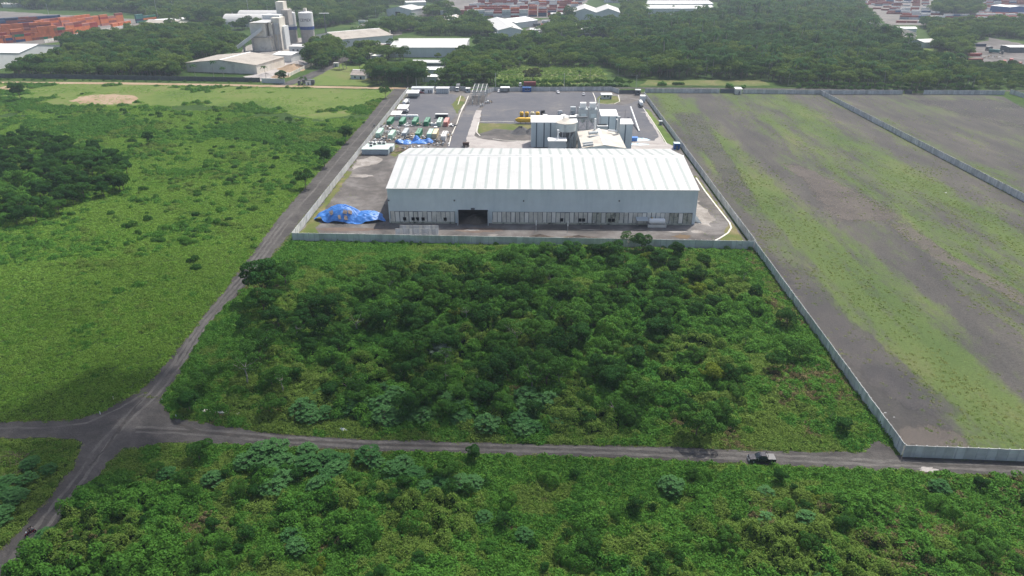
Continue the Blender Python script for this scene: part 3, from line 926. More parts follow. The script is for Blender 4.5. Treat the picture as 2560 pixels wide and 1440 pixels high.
# blue tarpaulin over a stockpile
c = P(878, 548)
tp = thing("stockpile", "big stockpile under a bright blue tarpaulin weighted with pallets", "stockpile", (c.x, c.y, 0))
def tarp_surface(x, y):
    a_ = 5.6 * max(0, 1 - (abs(x + 3.4) / 10.0) ** 1.8 - (abs(y - .4) / 5.6) ** 2.0)
    b_ = 3.1 * max(0, 1 - (abs(x - 6.5) / 7.4) ** 2.4 - (abs(y) / 5.2) ** 2.2)
    c_ = 3.0 * max(0, 1 - (abs(x + 9.5) / 4.6) ** 2.2 - (abs(y) / 4.8) ** 2.2)
    return max(a_, b_, c_)
rr = random.Random(5)
vs, fs = [], []
n, k = 96, 30
ph = [rr.random() * 6 for _ in range(8)]
for j in range(k + 1):
    for i in range(n):
        a = 2 * math.pi * i / n
        e = 1 + .06 * math.sin(3 * a + ph[0]) + .05 * math.sin(7 * a + ph[1]) + .03 * math.sin(13 * a)
        x, y = 13.3 * e * j / k * math.cos(a), 5.4 * e * j / k * math.sin(a)
        z = tarp_surface(x, y)
        wr = .07 * math.sin(a * 17 + ph[2] + 3 * j / k) + 0.08 * math.sin(x * 2.3 + y * 1.1 + ph[4]) + .07 * math.sin(x * 1.3 - y * 3.7 + ph[5]) + .10 * math.sin(a * 29 + ph[3]) + rr.gauss(0, .06)
        z += wr * (.3 + .7 * j / k) * (1 if j < k else .3) + .12
        vs.append((c.x + x, c.y + y, max(.12, z)))
for j in range(k):
    fs += [(j * n + i, (j + 1) * n + i, (j + 1) * n + (i + 1) % n, j * n + (i + 1) % n) for i in range(n)]
mb = MB(); mb.add(vs, fs); mb.build("tarpaulin", M_TARP, tp, smooth=True)
heap("x", "x", "x", c, 10.5, 4.0, .2, M_EARTH, 4)
o = bpy.data.objects["x"]; o.name = "soil"; o.parent = tp; o.location = (0, 0, .02); del o["label"]; del o["category"]


def pallet_proto():
    t_ = thing("pallet", "", "pallet")
    m_ = MB()
    for i in range(6): m_.bx(-.6, .6, -.6 + i * .21, -.6 + i * .21 + .15, .11, .14)
    m_.build("deck", M_WOODP, t_)
    m_ = MB()
    for y in (-.55, 0, .55): m_.bx(-.6, .6, y - .05, y + .05, 0, .11)
    m_.build("bearer", M_WOODP, t_)
    return t_


PAL = pallet_proto()
for i, (px, py, lb) in enumerate(((829, 533, "weathered pallet highest up the west end of the blue tarpaulin"), (863, 531, "weathered pallet near the crest of the blue tarpaulin, left of a twin"), (875, 532, "weathered pallet near the crest of the blue tarpaulin, right of a twin"), (850, 544, "weathered pallet halfway down the front of the blue tarpaulin"), (865, 546, "darker pallet low on the front of the blue tarpaulin"))):
    z = 7.0
    while z > .3:
        q = P(px, py, z)
        if tarp_surface(q.x - c.x, q.y - c.y) + .15 >= z: break
        z -= .05
    z += .22
    e = .3
    gx_ = (tarp_surface(q.x - c.x + e, q.y - c.y) - tarp_surface(q.x - c.x - e, q.y - c.y)) / (2 * e)
    gy_ = (tarp_surface(q.x - c.x, q.y - c.y + e) - tarp_surface(q.x - c.x, q.y - c.y - e)) / (2 * e)
    o = place(PAL, (q.x, q.y, z), 0, 1.3, lb)
    o.rotation_euler = (math.atan(gy_), -math.atan(gx_), random.random())

# leaning precast panels kept by the front wall
for (xa, xb, py, h, lb) in ((989, 1097, 591, 2.9, "row of spare precast wall panels leaning near the front wall, nearer row"), (1000, 1097, 579, 2.4, "row of spare precast wall panels standing behind another such row")):
    a, b = P(xa, py), P(xb, py)
    rt = thing("panel_stack", lb, "wall panels", ((a.x + b.x) / 2, a.y, 0))
    n = 18 if h > 2.5 else 12
    for i in range(n):
        x = a.x + (b.x - a.x) * (i + .5) / n
        m_ = MB(); m_.box((x, a.y + random.gauss(0, .04), h / 2 + .05), ((b.x - a.x) / n - .06, .12, h + random.gauss(0, .05)), 0, 0, Matrix.Rotation(R(-7), 3, 'X'))
        m_.build("precast_panel", M_CONCW if i % 4 == 2 else M_PANEL, rt)

# tank in a trough and the lean-to beside it
c = P(1641, 566)
tk = thing("water_tank", "white horizontal tank lying in a concrete trough by the warehouse plinth", "tank", (c.x, c.y, 0))
m_ = MB(); m_.lathe([(0.01, -3.0), (.8, -2.95), (1.02, -2.7), (1.05, -2.4), (1.05, 2.4), (1.02, 2.7), (.8, 2.95), (.01, 3.0)], (c.x, c.y, 2.1), 20, 'x'); m_.build("tank_shell", M_WHITE, tk, smooth=True)
m_ = MB()
m_.bx(c.x - 3.4, c.x + 3.4, c.y - 1.5, c.y - 1.3, 0.08, 1.2); m_.bx(c.x - 3.4, c.x + 3.4, c.y + 1.3, c.y + 1.5, 0.08, 1.2)
m_.bx(c.x - 3.4, c.x - 3.2, c.y - 1.3, c.y + 1.3, .08, 1.2); m_.bx(c.x + 3.2, c.x + 3.4, c.y - 1.3, c.y + 1.3, .08, 1.2)
m_.build("trough", M_CONCW, tk)
for x in (-1.8, 1.8):
    m_ = MB(); m_.bx(c.x + x - .2, c.x + x + .2, c.y - .9, c.y + .9, .1, 1.3); m_.build("cradle", M_CONCW, tk)
m_ = MB(); m_.tube((c.x - 1.9, c.y, 3.1), (c.x - 1.9, c.y, 3.6), .18, 8); m_.build("filler_pipe", M_YEL, tk)


def leanto(name, label, cat, x0, x1, y0, y1, h0, h1, roofm, postm, back=None, group=None):
    "open shelter: four posts, a sloping sheet roof, optional back wall"
    r_ = thing(name, label, cat, ((x0 + x1) / 2, (y0 + y1) / 2, 0), group=group)
    m_ = MB(); m_.slab((x0 - .3, y0 - .3, h0), (x1 + .3, y0 - .3, h0), (x1 + .3, y1 + .3, h1), (x0 - .3, y1 + .3, h1), .1); m_.build("roof", roofm, r_)
    for x in (x0, x1):
        for y, h in ((y0, h0), (y1, h1)):
            m_ = MB(); m_.bx(x - .08, x + .08, y - .08, y + .08, 0.05, h - .12); m_.build("post", postm, r_)
    if back:
        m_ = MB(); m_.bx(x0 + .1, x1 - .1, y1 - .06, y1 + .06, .05, h1 - .25); m_.build("back_wall", back, r_)
    return r_


a = P(1604, 565)
leanto("lean_to", "small grey lean-to beside the tank trough against the warehouse", "shelter", a.x - 1.9, a.x + 1.9, a.y - 1.2, a.y + 1.4, 2.6, 3.0, M_CLAD, M_GSTEEL, M_CONCW)
m_ = MB(); q = P(1742, 556)
m_.add([(q.x - 1.2, q.y + .8, .1), (q.x + 1.6, q.y - 1.4, .1), (q.x - .9, q.y + 1.1, 3.2), (q.x + 1.5, q.y - 1.0, .1), (q.x - 1.25, q.y + 1.1, .1)], [(0, 1, 2), (1, 3, 2), (3, 4, 2), (4, 0, 2), (0, 4, 3, 1)])
tag(m_.build("sloped_buttress", M_WHITE), "small white triangular buttress at the sunny corner of the warehouse", "buttress")

for px, py, lb in ((1340, 580, "thin pole with a white sign plate before the warehouse, farther from the tank"), (1419, 582, "thin pole with a white sign plate before the warehouse, closer to the tank")):
    q = P(px, py)
    r_ = thing("sign_post", lb, "sign", q)
    m_ = MB(); m_.tube((q.x, q.y, .05), (q.x, q.y, 4.6), .07, 8); m_.build("pole", M_STEEL, r_)
    m_ = MB(); m_.bx(q.x - .16, q.x + .16, q.y - .1, q.y - .075, 2.6, 4.7); m_.build("sign_plate", M_WHITE, r_)

# ------------------------------------------------------------------ mixing plant behind the warehouse
def block(name, label, x0, x1, y0, y1, h, strips=(), m=None, roof=None, rise=.8, cat="building"):
    r_ = thing(name, label, cat, ((x0 + x1) / 2, (y0 + y1) / 2, 0))
    m_ = MB(); m_.bx(x0, x1, y0, y1, 0.05, h); m_.build("wall", m or M_PALE, r_)
    m_ = MB(); m_.slab((x0 - .25, y0 - .25, h + .25), (x1 + .25, y0 - .25, h + .25), (x1 + .25, y1 + .25, h + .25 + rise), (x0 - .25, y1 + .25, h + .25 + rise), .22); m_.build("roof", roof or M_WHITE, r_)
    m_ = MB(); m_.extrude([(y0 + .05, h), (y1 - .05, h), (y1 - .05, h + rise * .9)], x0 + .05, x1 - .05, axis='x'); m_.build("parapet", m or M_PALE, r_)
    for s in strips:
        m_ = MB(); m_.bx(s - .3, s + .3, y0 - .05, y0 - .003, .1, h - .1); m_.build("window_strip", M_STRIP, r_)
    return r_


Y = 360.2
x0, x1 = A(1328, 330, Y).x, A(1442, 330, Y).x
block("clad_tower", "tall pale blue clad block with dark vertical strips behind the long warehouse, beside the hopper", x0, x1, Y, Y + 12, A(1330, 306.5, Y).z, [A(p, 340, Y).x for p in (1341, 1360, 1376)])
Y = 358
block("clad_tower", "narrow pale clad tower with one dark strip, nearest the pale blue tarpaulins", A(1546, 330, Y).x, A(1581, 330, Y).x, Y, Y + 9, A(1560, 311, Y).z, [A(1563, 330, Y).x], rise=.6)
Y = 381
block("clad_tower", "white roofed clad tower rising behind the dusty gabled shed, right of the steel bins", A(1503, 300, Y).x, A(1544, 300, Y).x, Y, Y + 11, A(1520, 291, Y).z, [A(1522, 300, Y).x, A(1541, 300, Y).x], rise=1.2)
Y = 368
block("dust_filter", "small white roofed filter box standing at the back edge of the dusty shed roof", A(1495, 320, Y).x, A(1519, 320, Y).x, Y, Y + 5, A(1507, 316, Y).z, [], M_CLAD, rise=-.6, cat="filter")
Y = 341
b_ = block("control_cabin", "low white cabin with roof railing between the long warehouse and the hopper silo", A(1371, 360, Y).x, A(1416, 360, Y).x, Y, Y + 6, A(1394, 353.5, Y).z, [], M_CLAD, rise=.1, cat="cabin")
z = A(1394, 353.5, Y).z + .4
m_ = MB(); xa, xb = A(1378, 360, Y).x, A(1412, 360, Y).x
for x in np.linspace(xa, xb, 6): m_.tube((x, Y + 1.2, z), (x, Y + 1.2, z + 1.1), .05, 6)
m_.tube((xa, Y + 1.2, z + 1.1), (xb, Y + 1.2, z + 1.1), .05, 6); m_.tube((xa, Y + 1.2, z + .6), (xb, Y + 1.2, z + .6), .04, 6)
m_.build("railing", M_STEEL, b_)
xm = A(1395, 360, Y).x
m_ = MB(); m_.tube((xm, Y + 3, z), (xm, Y + 3, z + 4.2), .3, 10); m_.tube((xm, Y + 3, z + 4.2), (xm, Y + 3, z + 4.6), .55, 10); m_.tube((xm, Y + 3, z + 2.8), (xm + .9, Y + 3, z + 3.3), .2, 8); m_.build("exhaust_stack", M_WHITE, b_)

# hopper silo on legs
Yc = 352.5
xc = A(1415, 320, Yc).x
rs = (A(1440, 320, Yc).x - A(1391, 320, Yc).x) / 2
zt, zb, za = A(1415, 311, Yc - rs).z, A(1415, 331, Yc - rs).z, A(1415, 295, Yc).z
hs = thing("hopper_silo", "round hopper silo with conical dusty roof on steel legs behind the warehouse", "silo", (xc, Yc, 0))
m_ = MB(); m_.lathe([(rs, zb), (rs, zt)], (xc, Yc, 0), 32); m_.build("drum", mat("silo_sheet", (0.50, 0.55, 0.54), 0.5, var=.1, dirt=((.36, .36, .33), .2, .6)), hs, smooth=True)
m_ = MB(); m_.lathe([(rs + .25, zt), (rs + .25, zt + .12), (.9, za), (.01, za + .1)], (xc, Yc, 0), 32); m_.build("cone_roof", mat("dusty_cone", (.60, .56, .49), .75, dirt=((.45, .41, .36), .3, .55)), hs)
m_ = MB(); m_.lathe([(.6, zb - 7), (rs - .1, zb)], (xc, Yc, 0), 32); m_.build("hopper_cone", M_GSTEEL, hs, smooth=True)
for i in range(8):
    a = math.pi * 2 * (i + .5) / 8
    m_ = MB(); m_.tube((xc + rs * .95 * math.cos(a), Yc + rs * .95 * math.sin(a), .05), (xc + rs * .95 * math.cos(a), Yc + rs * .95 * math.sin(a), zb + .3), .22, 8); m_.build("leg", M_STEEL, hs)
    a2 = math.pi * 2 * (i + 1.5) / 8
    m_ = MB(); m_.tube((xc + rs * .95 * math.cos(a), Yc + rs * .95 * math.sin(a), 1), (xc + rs * .95 * math.cos(a2), Yc + rs * .95 * math.sin(a2), zb - 1), .1, 6)
    m_.build("brace", M_STEEL, hs)
m_ = MB()
for i in range(24):
    a = math.pi * 2 * i / 24
    m_.tube((xc + 1.6 * math.cos(a), Yc + 1.6 * math.sin(a), za - .3), (xc + 1.6 * math.cos(a), Yc + 1.6 * math.sin(a), za + 1), .05, 5)
    b = math.pi * 2 * (i + 1) / 24
    m_.tube((xc + 1.6 * math.cos(a), Yc + 1.6 * math.sin(a), za + 1), (xc + 1.6 * math.cos(b), Yc + 1.6 * math.sin(b), za + 1), .05, 5)
m_.build("top_railing", M_STEEL, hs)
m_ = MB(); m_.box((xc + rs * .55 + 3.5, Yc + 2, za - 0.2), (9, 1.2, .7), .1); m_.build("catwalk", M_GSTEEL, hs)
m_ = MB(); a0 = Vector((xc - 1.0, Yc - rs - .3, .1)); 
m_.tube(a0, a0 + Vector((0, 0, zt)), .06, 6); m_.tube(a0 + Vector((.6, 0, 0)), a0 + Vector((.6, 0, zt)), .06, 6)
for i in range(int(zt / .6)): m_.tube(a0 + Vector((0, 0, i * .6 + .3)), a0 + Vector((.6, 0, i * .6 + .3)), .04, 5)
m_.build("ladder", M_STEEL, hs)

# steel frame with two bins
Y = 374
xa, xb = A(1446, 300, Y).x, A(1495, 300, Y).x
z0, z1, z2 = A(1470, 296, Y).z, A(1470, 274, Y).z, A(1470, 262, Y).z
bt = thing("bin_tower", "braced steel tower carrying two square aggregate bins with white hoods", "bin tower", ((xa + xb) / 2, Y + 4, 0))
xm = (xa + xb) / 2
for i, (u, v) in enumerate(((xa + .5, xm - .35), (xm + .35, xb - .5))):
    m_ = MB(); m_.bx(u, v, Y, Y + 7, z0, z1); m_.lathe([(.7, z0 - 3), (2.3, z0)], ((u + v) / 2, Y + 3.5, 0), 4); bn = m_.build("bin", M_CLAD, bt)
    m_ = MB(); m_.bx(u + .9, v - .9, Y - .12, Y - .003, z0 + .4, z1 - 2.2); m_.build("access_panel", M_PALE, bn)
    m_ = MB(); m_.bx(u + .3, v - .9, Y + 1.2, Y + 4.2, z1 + .5, z2 + .6); m_.bx(u + .6, v - 1.2, Y + 1.6, Y + 3.9, z1, z1 + .5); m_.build("hood", M_WHITE, bt)
for x in (xa, xm, xb):
    for y in (Y - .3, Y + 7.3):
        m_ = MB(); m_.bx(x - .2, x + .2, y - .2, y + .2, .05, z1 + .2); m_.build("column", M_STEEL, bt)
for k, (u, v) in enumerate(((xa, xm), (xm, xb))):
    for (za_, zb_) in ((.5, z0 * .5), (z0 * .5, z0 - .3)):
        m_ = MB(); m_.tube((u, Y - .3, za_), (v, Y - .3, zb_), .12, 6); m_.tube((v, Y - .3, za_), (u, Y - .3, zb_), .12, 6); m_.build("brace", M_STEEL, bt)
        m_ = MB(); m_.bx(u, v, Y - .4, Y - .2, zb_ - .15, zb_ + .15); m_.build("beam", M_STEEL, bt)
m_ = MB()
for x in np.linspace(xa, xb, 9): m_.tube((x, Y - .35, z1), (x, Y - .35, z1 + 1.1), .05, 5)
m_.tube((xa, Y - .35, z1 + 1.1), (xb, Y - .35, z1 + 1.1), .05, 5); m_.build("railing", M_STEEL, bt)
m_ = MB(); m_.tube((xb + .4, Y + 3, z1 - 2), (xb + .4, Y + 3, z2 + 2.8), .25, 8); m_.tube((xb + .4, Y + 3, z2 + .2), (xb - .6, Y + 3, z2 - 1.2), .25, 8); m_.build("vent_pipe", M_WHITE, bt)
# feed conveyor legs left of the tower
q = P(1432, 290)
fc = thing("feed_hopper", "small grey feed hopper on splayed legs beside the braced bin tower", "hopper", q)
m_ = MB(); m_.bx(q.x - 1.6, q.x + 1.6, q.y - 1.2, q.y + 1.2, 3.6, 5.6); m_.build("bin", M_CLAD, fc)
for sx in (-1, 1):
    for sy in (-1, 1):
        m_ = MB(); m_.tube((q.x + sx * 2.0, q.y + sy * 1.6, .05), (q.x + sx * 1.2, q.y + sy * 1.0, 3.7), .14, 6); m_.build("leg", M_STEEL, fc)

# dusty gabled shed
ez = 8.2
fl, fr, bl_, br_ = P(1454.6, 370, ez), P(1565.6, 371, ez), P(1442.6, 327, ez), P(1547, 331, ez)
y0, y1 = (fl.y + fr.y) / 2, (bl_.y + br_.y) / 2
x0, x1 = (fl.x + bl_.x) / 2, (fr.x + br_.x) / 2
xr = (x0 + x1) / 2 + .3
zr = ez + 1.5
sh = thing("mixing_shed", "dusty grey gabled shed with ducts on its roof between the warehouse and clad towers", "shed", ((x0 + x1) / 2, (y0 + y1) / 2, 0))
m_ = MB(); m_.extrude([(x0 + .5, .05), (x1 - .5, .05), (x1 - .5, ez - .2), (xr, zr - .25), (x0 + .5, ez - .2)], y0 + .8, y1 - .5); m_.build("wall", M_PALE, sh)
m_ = MB(); m_.slab((x0, y0, ez), (xr, y0, zr), (xr, y1, zr), (x0, y1, ez), .15); m_.slab((xr, y0, zr), (x1, y0, ez), (x1, y1, ez), (xr, y1, zr), .15)
rf2 = m_.build("roof", M_DUSTROOF, sh)
m_ = MB(); m_.extrude([(xr - .7, zr + .02), (xr, zr + .25), (xr + .7, zr + .02)], y0 - .05, y1); m_.build("ridge_cap", M_WHITE, rf2)
def duct(pts, r, m=None):
    m_ = MB()
    for a, b in zip(pts, pts[1:]): m_.tube(a, b, r, 10)
    m_.build("duct", m or M_CLAD, sh)
a, b = P(1472, 333, ez + 2.2), P(1494, 331, ez + 2.2)
duct([a, b], .75); duct([a + Vector((0, -2.5, -1)), b + Vector((1, -2.5, -1))], .5, M_STEEL)
a, b = P(1458, 364, ez + 1.2), P(1483, 361, ez + 1.6)
duct([a, b], .6, M_STEEL); duct([a + Vector((0, 3, .3)), b + Vector((0, 3, .3))], .45)
a = P(1545, 331, ez + 1); duct([a, Vector((a.x, a.y, ez + 9))], .8, M_CLAD)
a, b = P(1520, 326, ez + 2), P(1543, 328, ez + 2); duct([a, b], .5, M_WHITE)
a = P(1487, 326, ez + 1); duct([a, Vector((a.x, a.y, ez + 7))], .55, M_WHITE)

# scrap steelwork under the hopper: gantry of pipes
q = P(1436, 372)
# pale blue tarpaulins on the apron
for px, py, rx, ry, h, lb in ((1592, 361, 6.5, 2.6, .5, "pale blue tarpaulin spread on the concrete apron nearer the warehouse ridge"), (1602, 349, 6.0, 3.0, .8, "pale blue tarpaulin sheet covering low goods beside the narrow clad tower")):
    heap("ground_tarpaulin", lb, "tarpaulin", P(px, py), rx, ry, h, M_LTARP, px, n=30, rough=.2)
q = P(1584, 352)
m_ = MB(); m_.bx(q.x - 1.7, q.x + 1.7, q.y - 1.2, q.y + 1.2, .1, 1.9); m_.slab((q.x - 1.9, q.y - 1.4, 1.95), (q.x + 1.9, q.y - 1.4, 1.95), (q.x + 2.2, q.y + 1.4, 2.05), (q.x - 1.9, q.y + 1.4, 2.05), .06)
tag(m_.build("covered_crate", M_TARP), "dark blue sheeted crate beside the narrow clad tower", "crate")
# mast and pipes beside the right tower
q = P(1566, 330)
m_ = MB(); m_.tube((q.x, q.y + 10, .05), (q.x, q.y + 10, A(1560, 275, q.y + 10).z), .14, 6, .06)
tag(m_.build("mast", M_GSTEEL), "thin dark mast rising behind the narrow clad tower", "mast")
a, b = P(1575, 290), P(1598, 330)
pr = thing("pipe_conveyor", "slim white inclined conveyor tube behind the narrow clad tower", "conveyor", a)
m_ = MB(); m_.tube(a + Vector((0, 0, 5.5)), b + Vector((0, 0, .4)), .45, 10); m_.build("tube", M_WHITE, pr)
for f in (.15, .55):
    p = a.lerp(b, f); m_ = MB(); m_.tube((p.x, p.y, .05), (p.x, p.y, 5.5 * (1 - f) + .2), .12, 6); m_.build("trestle", M_STEEL, pr)
# ------------------------------------------------------------------ shipping containers
CCOL = dict(orange=(0.68, 0.20, 0.075), rust=(0.32, 0.09, 0.065), red=(0.36, 0.05, 0.035), blue=(0.035, 0.09, 0.21), navy=(0.03, 0.05, 0.11), green=(0.03, 0.22, 0.11), teal=(0.06, 0.20, 0.19),
            white=(0.68, 0.68, 0.66), grey=(0.36, 0.40, 0.42), cream=(0.62, 0.52, 0.32), yellow=(0.50, 0.30, 0.05), pink=(0.50, 0.20, 0.16), mint=(0.40, 0.58, 0.47))
CMAT, CMESH = {}, {}


def cmat(c):
    if c not in CMAT:
        k = CCOL[c]
        CMAT[c] = (mat(c + "_container_paint", k, 0.55, var=.18, vs=.25, dirt=(tuple(x * .55 + .03 for x in k), .35, .62)),
                   mat(c + "_container_top", tuple(min(.78, x * .75 + .12) for x in k), 0.6, var=.18, vs=.2, dirt=(tuple(x * .6 + .05 for x in k), .3, .6)))
    return CMAT[c]


def container_shape(L, Wd=2.44, Hh=2.6):
    "corrugated box with posts and rails, length along x, standing on z = 0"
    mb = MB()
    n = int(L / .55)
    def ribs(y, s):
        pts = []
        for i in range(n):
            x0 = -L / 2 + .15 + (L - .3) * i / n; dx = (L - .3) / n
            pts += [(x0, y), (x0 + dx * .35, y), (x0 + dx * .5, y - s * .05), (x0 + dx * .85, y - s * .05)]
        pts.append((L / 2 - .15, y))
        vs = [(p[0], p[1], .12) for p in pts] + [(p[0], p[1], Hh - .1) for p in pts]
        k = len(pts)
        mb.add(vs, [(i, i + 1, k + i + 1, k + i) if s < 0 else (i + 1, i, k + i, k + i + 1) for i in range(k - 1)])
    ribs(Wd / 2 - .03, 1); ribs(-Wd / 2 + .03, -1)
    for s in (-1, 1):
        mb.bx(s * L / 2 - .08 - s * .08, s * L / 2 + .08 - s * .08, -Wd / 2, Wd / 2, 0, .14)
        mb.bx(s * L / 2 - .08 - s * .08, s * L / 2 + .08 - s * .08, -Wd / 2, Wd / 2, Hh - .14, Hh)
        for q in (-1, 1):
            mb.box((s * (L / 2 - .08), q * (Wd / 2 - .08), Hh / 2), (.16, .16, Hh - .28))
    for q in (-1, 1):
        mb.bx(-L / 2 + .16, L / 2 - .16, q * (Wd / 2 - .05) - .05, q * (Wd / 2 - .05) + .05, Hh - .12, Hh)
        mb.bx(-L / 2 + .16, L / 2 - .16, q * (Wd / 2 - .05) - .05, q * (Wd / 2 - .05) + .05, 0, .14)
    mb.bx(-L / 2 + .02, -L / 2 + .1, -Wd / 2 + .16, Wd / 2 - .16, .14, Hh - .14)
    mb.bx(-L / 2 + .16, L / 2 - .16, -Wd / 2 + .1, Wd / 2 - .1, Hh - .09, Hh - .02, 1)
    mb.bx(-L / 2 + .16, L / 2 - .16, -Wd / 2 + .1, Wd / 2 - .1, .05, .11)
    return mb


CLIST = []


def container(*a, **k):
    CLIST.append((a, k))


def container_now(c, L, loc, rz, label, group=None, doors=False, name="shipping_container", Wd=2.44, Hh=2.6):
    key = (c, L, Wd, Hh)
    if key not in CMESH:
        o = container_shape(L, Wd, Hh).build("container_shell", list(cmat(c)))
        d = MB()
        d.bx(L / 2 - .1, L / 2 - .03, -Wd / 2 + .16, -.02, .16, Hh - .16); d.bx(L / 2 - .1, L / 2 - .03, .02, Wd / 2 - .16, .16, Hh - .16)
        for y in (-.75, -.3, .3, .75): d.tube((L / 2 - .0, y, .2), (L / 2 - .0, y, Hh - .2), .03, 5)
        do = d.build("door", cmat(c)[0])
        CMESH[key] = (o.data, do.data)
        bpy.data.objects.remove(o); bpy.data.objects.remove(do)
    sh_, dm = CMESH[key]
    o = bpy.data.objects.new(name, sh_); COL.objects.link(o)
    o.location = loc; o.rotation_euler = (0, 0, rz)
    tag(o, label, "container", group)
    d = bpy.data.objects.new("door", dm); COL.objects.link(d); d.parent = o
    return o


def cpos(px, py, L, rz):
    "container whose near (camera-side) end or side stands at that pixel"
    p = P(px, py)
    return p + Vector((0, abs(math.sin(rz)) * L / 2 + abs(math.cos(rz)) * 1.22, 0))


YD = math.pi / 2
GC = "green containers"
for c, L, px, py, lb in (
        ("green", 12.2, 972, 315, "plain green container in the rear row, closest to the boundary wall"),
        ("green", 12.2, 1003, 315, "green container in the rear row, second from the boundary wall"),
        ("green", 12.2, 1035, 315, "green container in the rear row, third from the boundary wall"),
        ("green", 12.2, 1065, 316, "bright green container in the rear row with roof vents, fourth from the boundary wall"),
        ("mint", 12.2, 1097, 317, "pale green container in the rear row next to the rust red one"),
        ("pink", 12.2, 1114, 317, "faded rust red container ending the rear row of green ones"),
        ("mint", 12.2, 945, 345, "pale green container in the front row by the boundary wall"),
        ("mint", 12.2, 976, 350, "long pale green container in the front row with clutter on its roof"),
        ("grey", 12.2, 1010, 345, "long grey container loaded with junk between two green ones"),
        ("green", 12.2, 1044, 346, "green container behind the crumpled blue tarpaulin"),
        ("mint", 12.2, 1073, 347, "pale mint container side by side with a cream one"),
        ("cream", 12.2, 1086, 347, "cream container side by side with a mint one"),
        ("white", 12.2, 1108, 353, "white container at the end of the front row by the kerb")):
    o = container_now(c, L, cpos(px, py, L, YD) + Vector((0, 0, .1)), -YD, lb, "containers kept in the works yard")
    if px in (1065, 1097, 1108, 1044):
        for k in (-3.4, 1.2):
            m_ = MB(); m_.lathe([(.4, 0), (.4, .2), (.1, .3)], (0, 0, 0), 12); v_ = m_.build("roof_vent", M_GSTEEL); v_.parent = o; v_.location = (k, 0, 2.6)

# long double cabin with machines on its roof
a, b = P(905, 388), P(972, 388)
lc = thing("cabin_block", "long low grey site cabin with mint roof by the boundary wall, cluttered on top", "cabin", ((a.x + b.x) / 2, a.y + 5, 0))
h = 2.9
for i, (u, v, y0, y1) in enumerate(((a.x, b.x - .1, a.y, a.y + 5.4), (a.x + .6, b.x + 1.2, a.y + 5.6, a.y + 11))):
    m_ = MB(); m_.bx(u, v, y0, y1, .35, h); m_.build("wall", M_PALE if i else mat("slate_cabin_wall", (.30, .36, .40), .6), lc)
    m_ = MB(); m_.bx(u - .1, v + .1, y0 - .1, y1 + .08, h + .003, h + .16); m_.build("roof", M_MINT, lc)
for x in (a.x + 1, b.x - 1.5):
    m_ = MB(); m_.bx(x - .3, x + .3, a.y + .2, a.y + 4.9, 0.06, .34); m_.build("skid", M_CONCW, lc)
def ac_unit(p, s, label, group):
    r_ = thing("roof_machine", label, "machine", p, group=group)
    m_ = MB(); m_.bx(p[0] - s, p[0] + s, p[1] - s * .7, p[1] + s * .7, p[2] + .1, p[2] + s * 1.3); m_.build("casing", M_WHITE, r_)
    m_ = MB(); m_.lathe([(s * .5, 0), (s * .5, .12)], (p[0], p[1], p[2] + s * 1.3 + .003), 14); m_.build("fan_grille", M_GSTEEL, r_)
    m_ = MB(); m_.bx(p[0] - s * .8, p[0] + s * .8, p[1] - s * .7 - .05, p[1] - s * .7 - .004, p[2] + .3, p[2] + s * 1.1); m_.build("front_grille", M_DARK, r_)
for px, py, s in ((930, 357, .9), (940, 356, 1.0), (951, 358, 1.0), (962, 358, .9), (928, 366, .8), (937, 362, .9)):
    q = P(px, py, h + .16); ac_unit((q.x, min(q.y, a.y + 10), h + .17), s, "boxy white machine with a dark grille on the mint cabin roof", "machines on the cabin roof")

# crumpled blue tarpaulins over goods
def tarp_heap(px, py, rx, ry, h, lb, seed, pts):
    c = P(px, py)
    rr = random.Random(seed); n, k = 40, 12
    vs, fs = [], []
    for j in range(k + 1):
        for i in range(n):
            t_ = 2 * math.pi * i / n
            e = 1 + .12 * math.sin(2 * t_ + seed) + .08 * math.sin(5 * t_ + seed * 2) + .05 * math.sin(9 * t_)
            x, y = rx * e * j / k * math.cos(t_), ry * e * j / k * math.sin(t_)
            z = max(hh * max(0, 1 - math.hypot((x - ax) / aw, (y - ay) / aw) ** 1.6) for ax, ay, aw, hh in pts)
            z = max(z, .12 + .1 * math.sin(t_ * 8)) + rr.gauss(0, .05)
            vs.append((c.x + x, c.y + y, .1 + max(0.02, z) * (1 if j < k else .25)))
    for j in range(k):
        fs += [(j * n + i, (j + 1) * n + i, (j + 1) * n + (i + 1) % n, j * n + (i + 1) % n) for i in range(n)]
    r_ = thing("covered_goods", lb, "tarpaulin", (c.x, c.y, 0))
    mb = MB(); mb.add(vs, fs); mb.build("tarpaulin", M_TARP, r_)
tarp_heap(1010, 358, 4.4, 3.2, 1.5, "crumpled blue tarpaulin over goods, the lower of two by the timber heap", 3, ((-2.5, 0, 4.5, 1.8), (1.5, .5, 4, 1.6)))
tarp_heap(1057, 356, 6.2, 4.4, 3, "tall peaked blue tarpaulin draped over goods in front of the green container", 8, ((-3.6, 2.2, 2.6, 3.2), (3.2, -.5, 3.0, 2.4), (0, 0, 5, 1.3)))

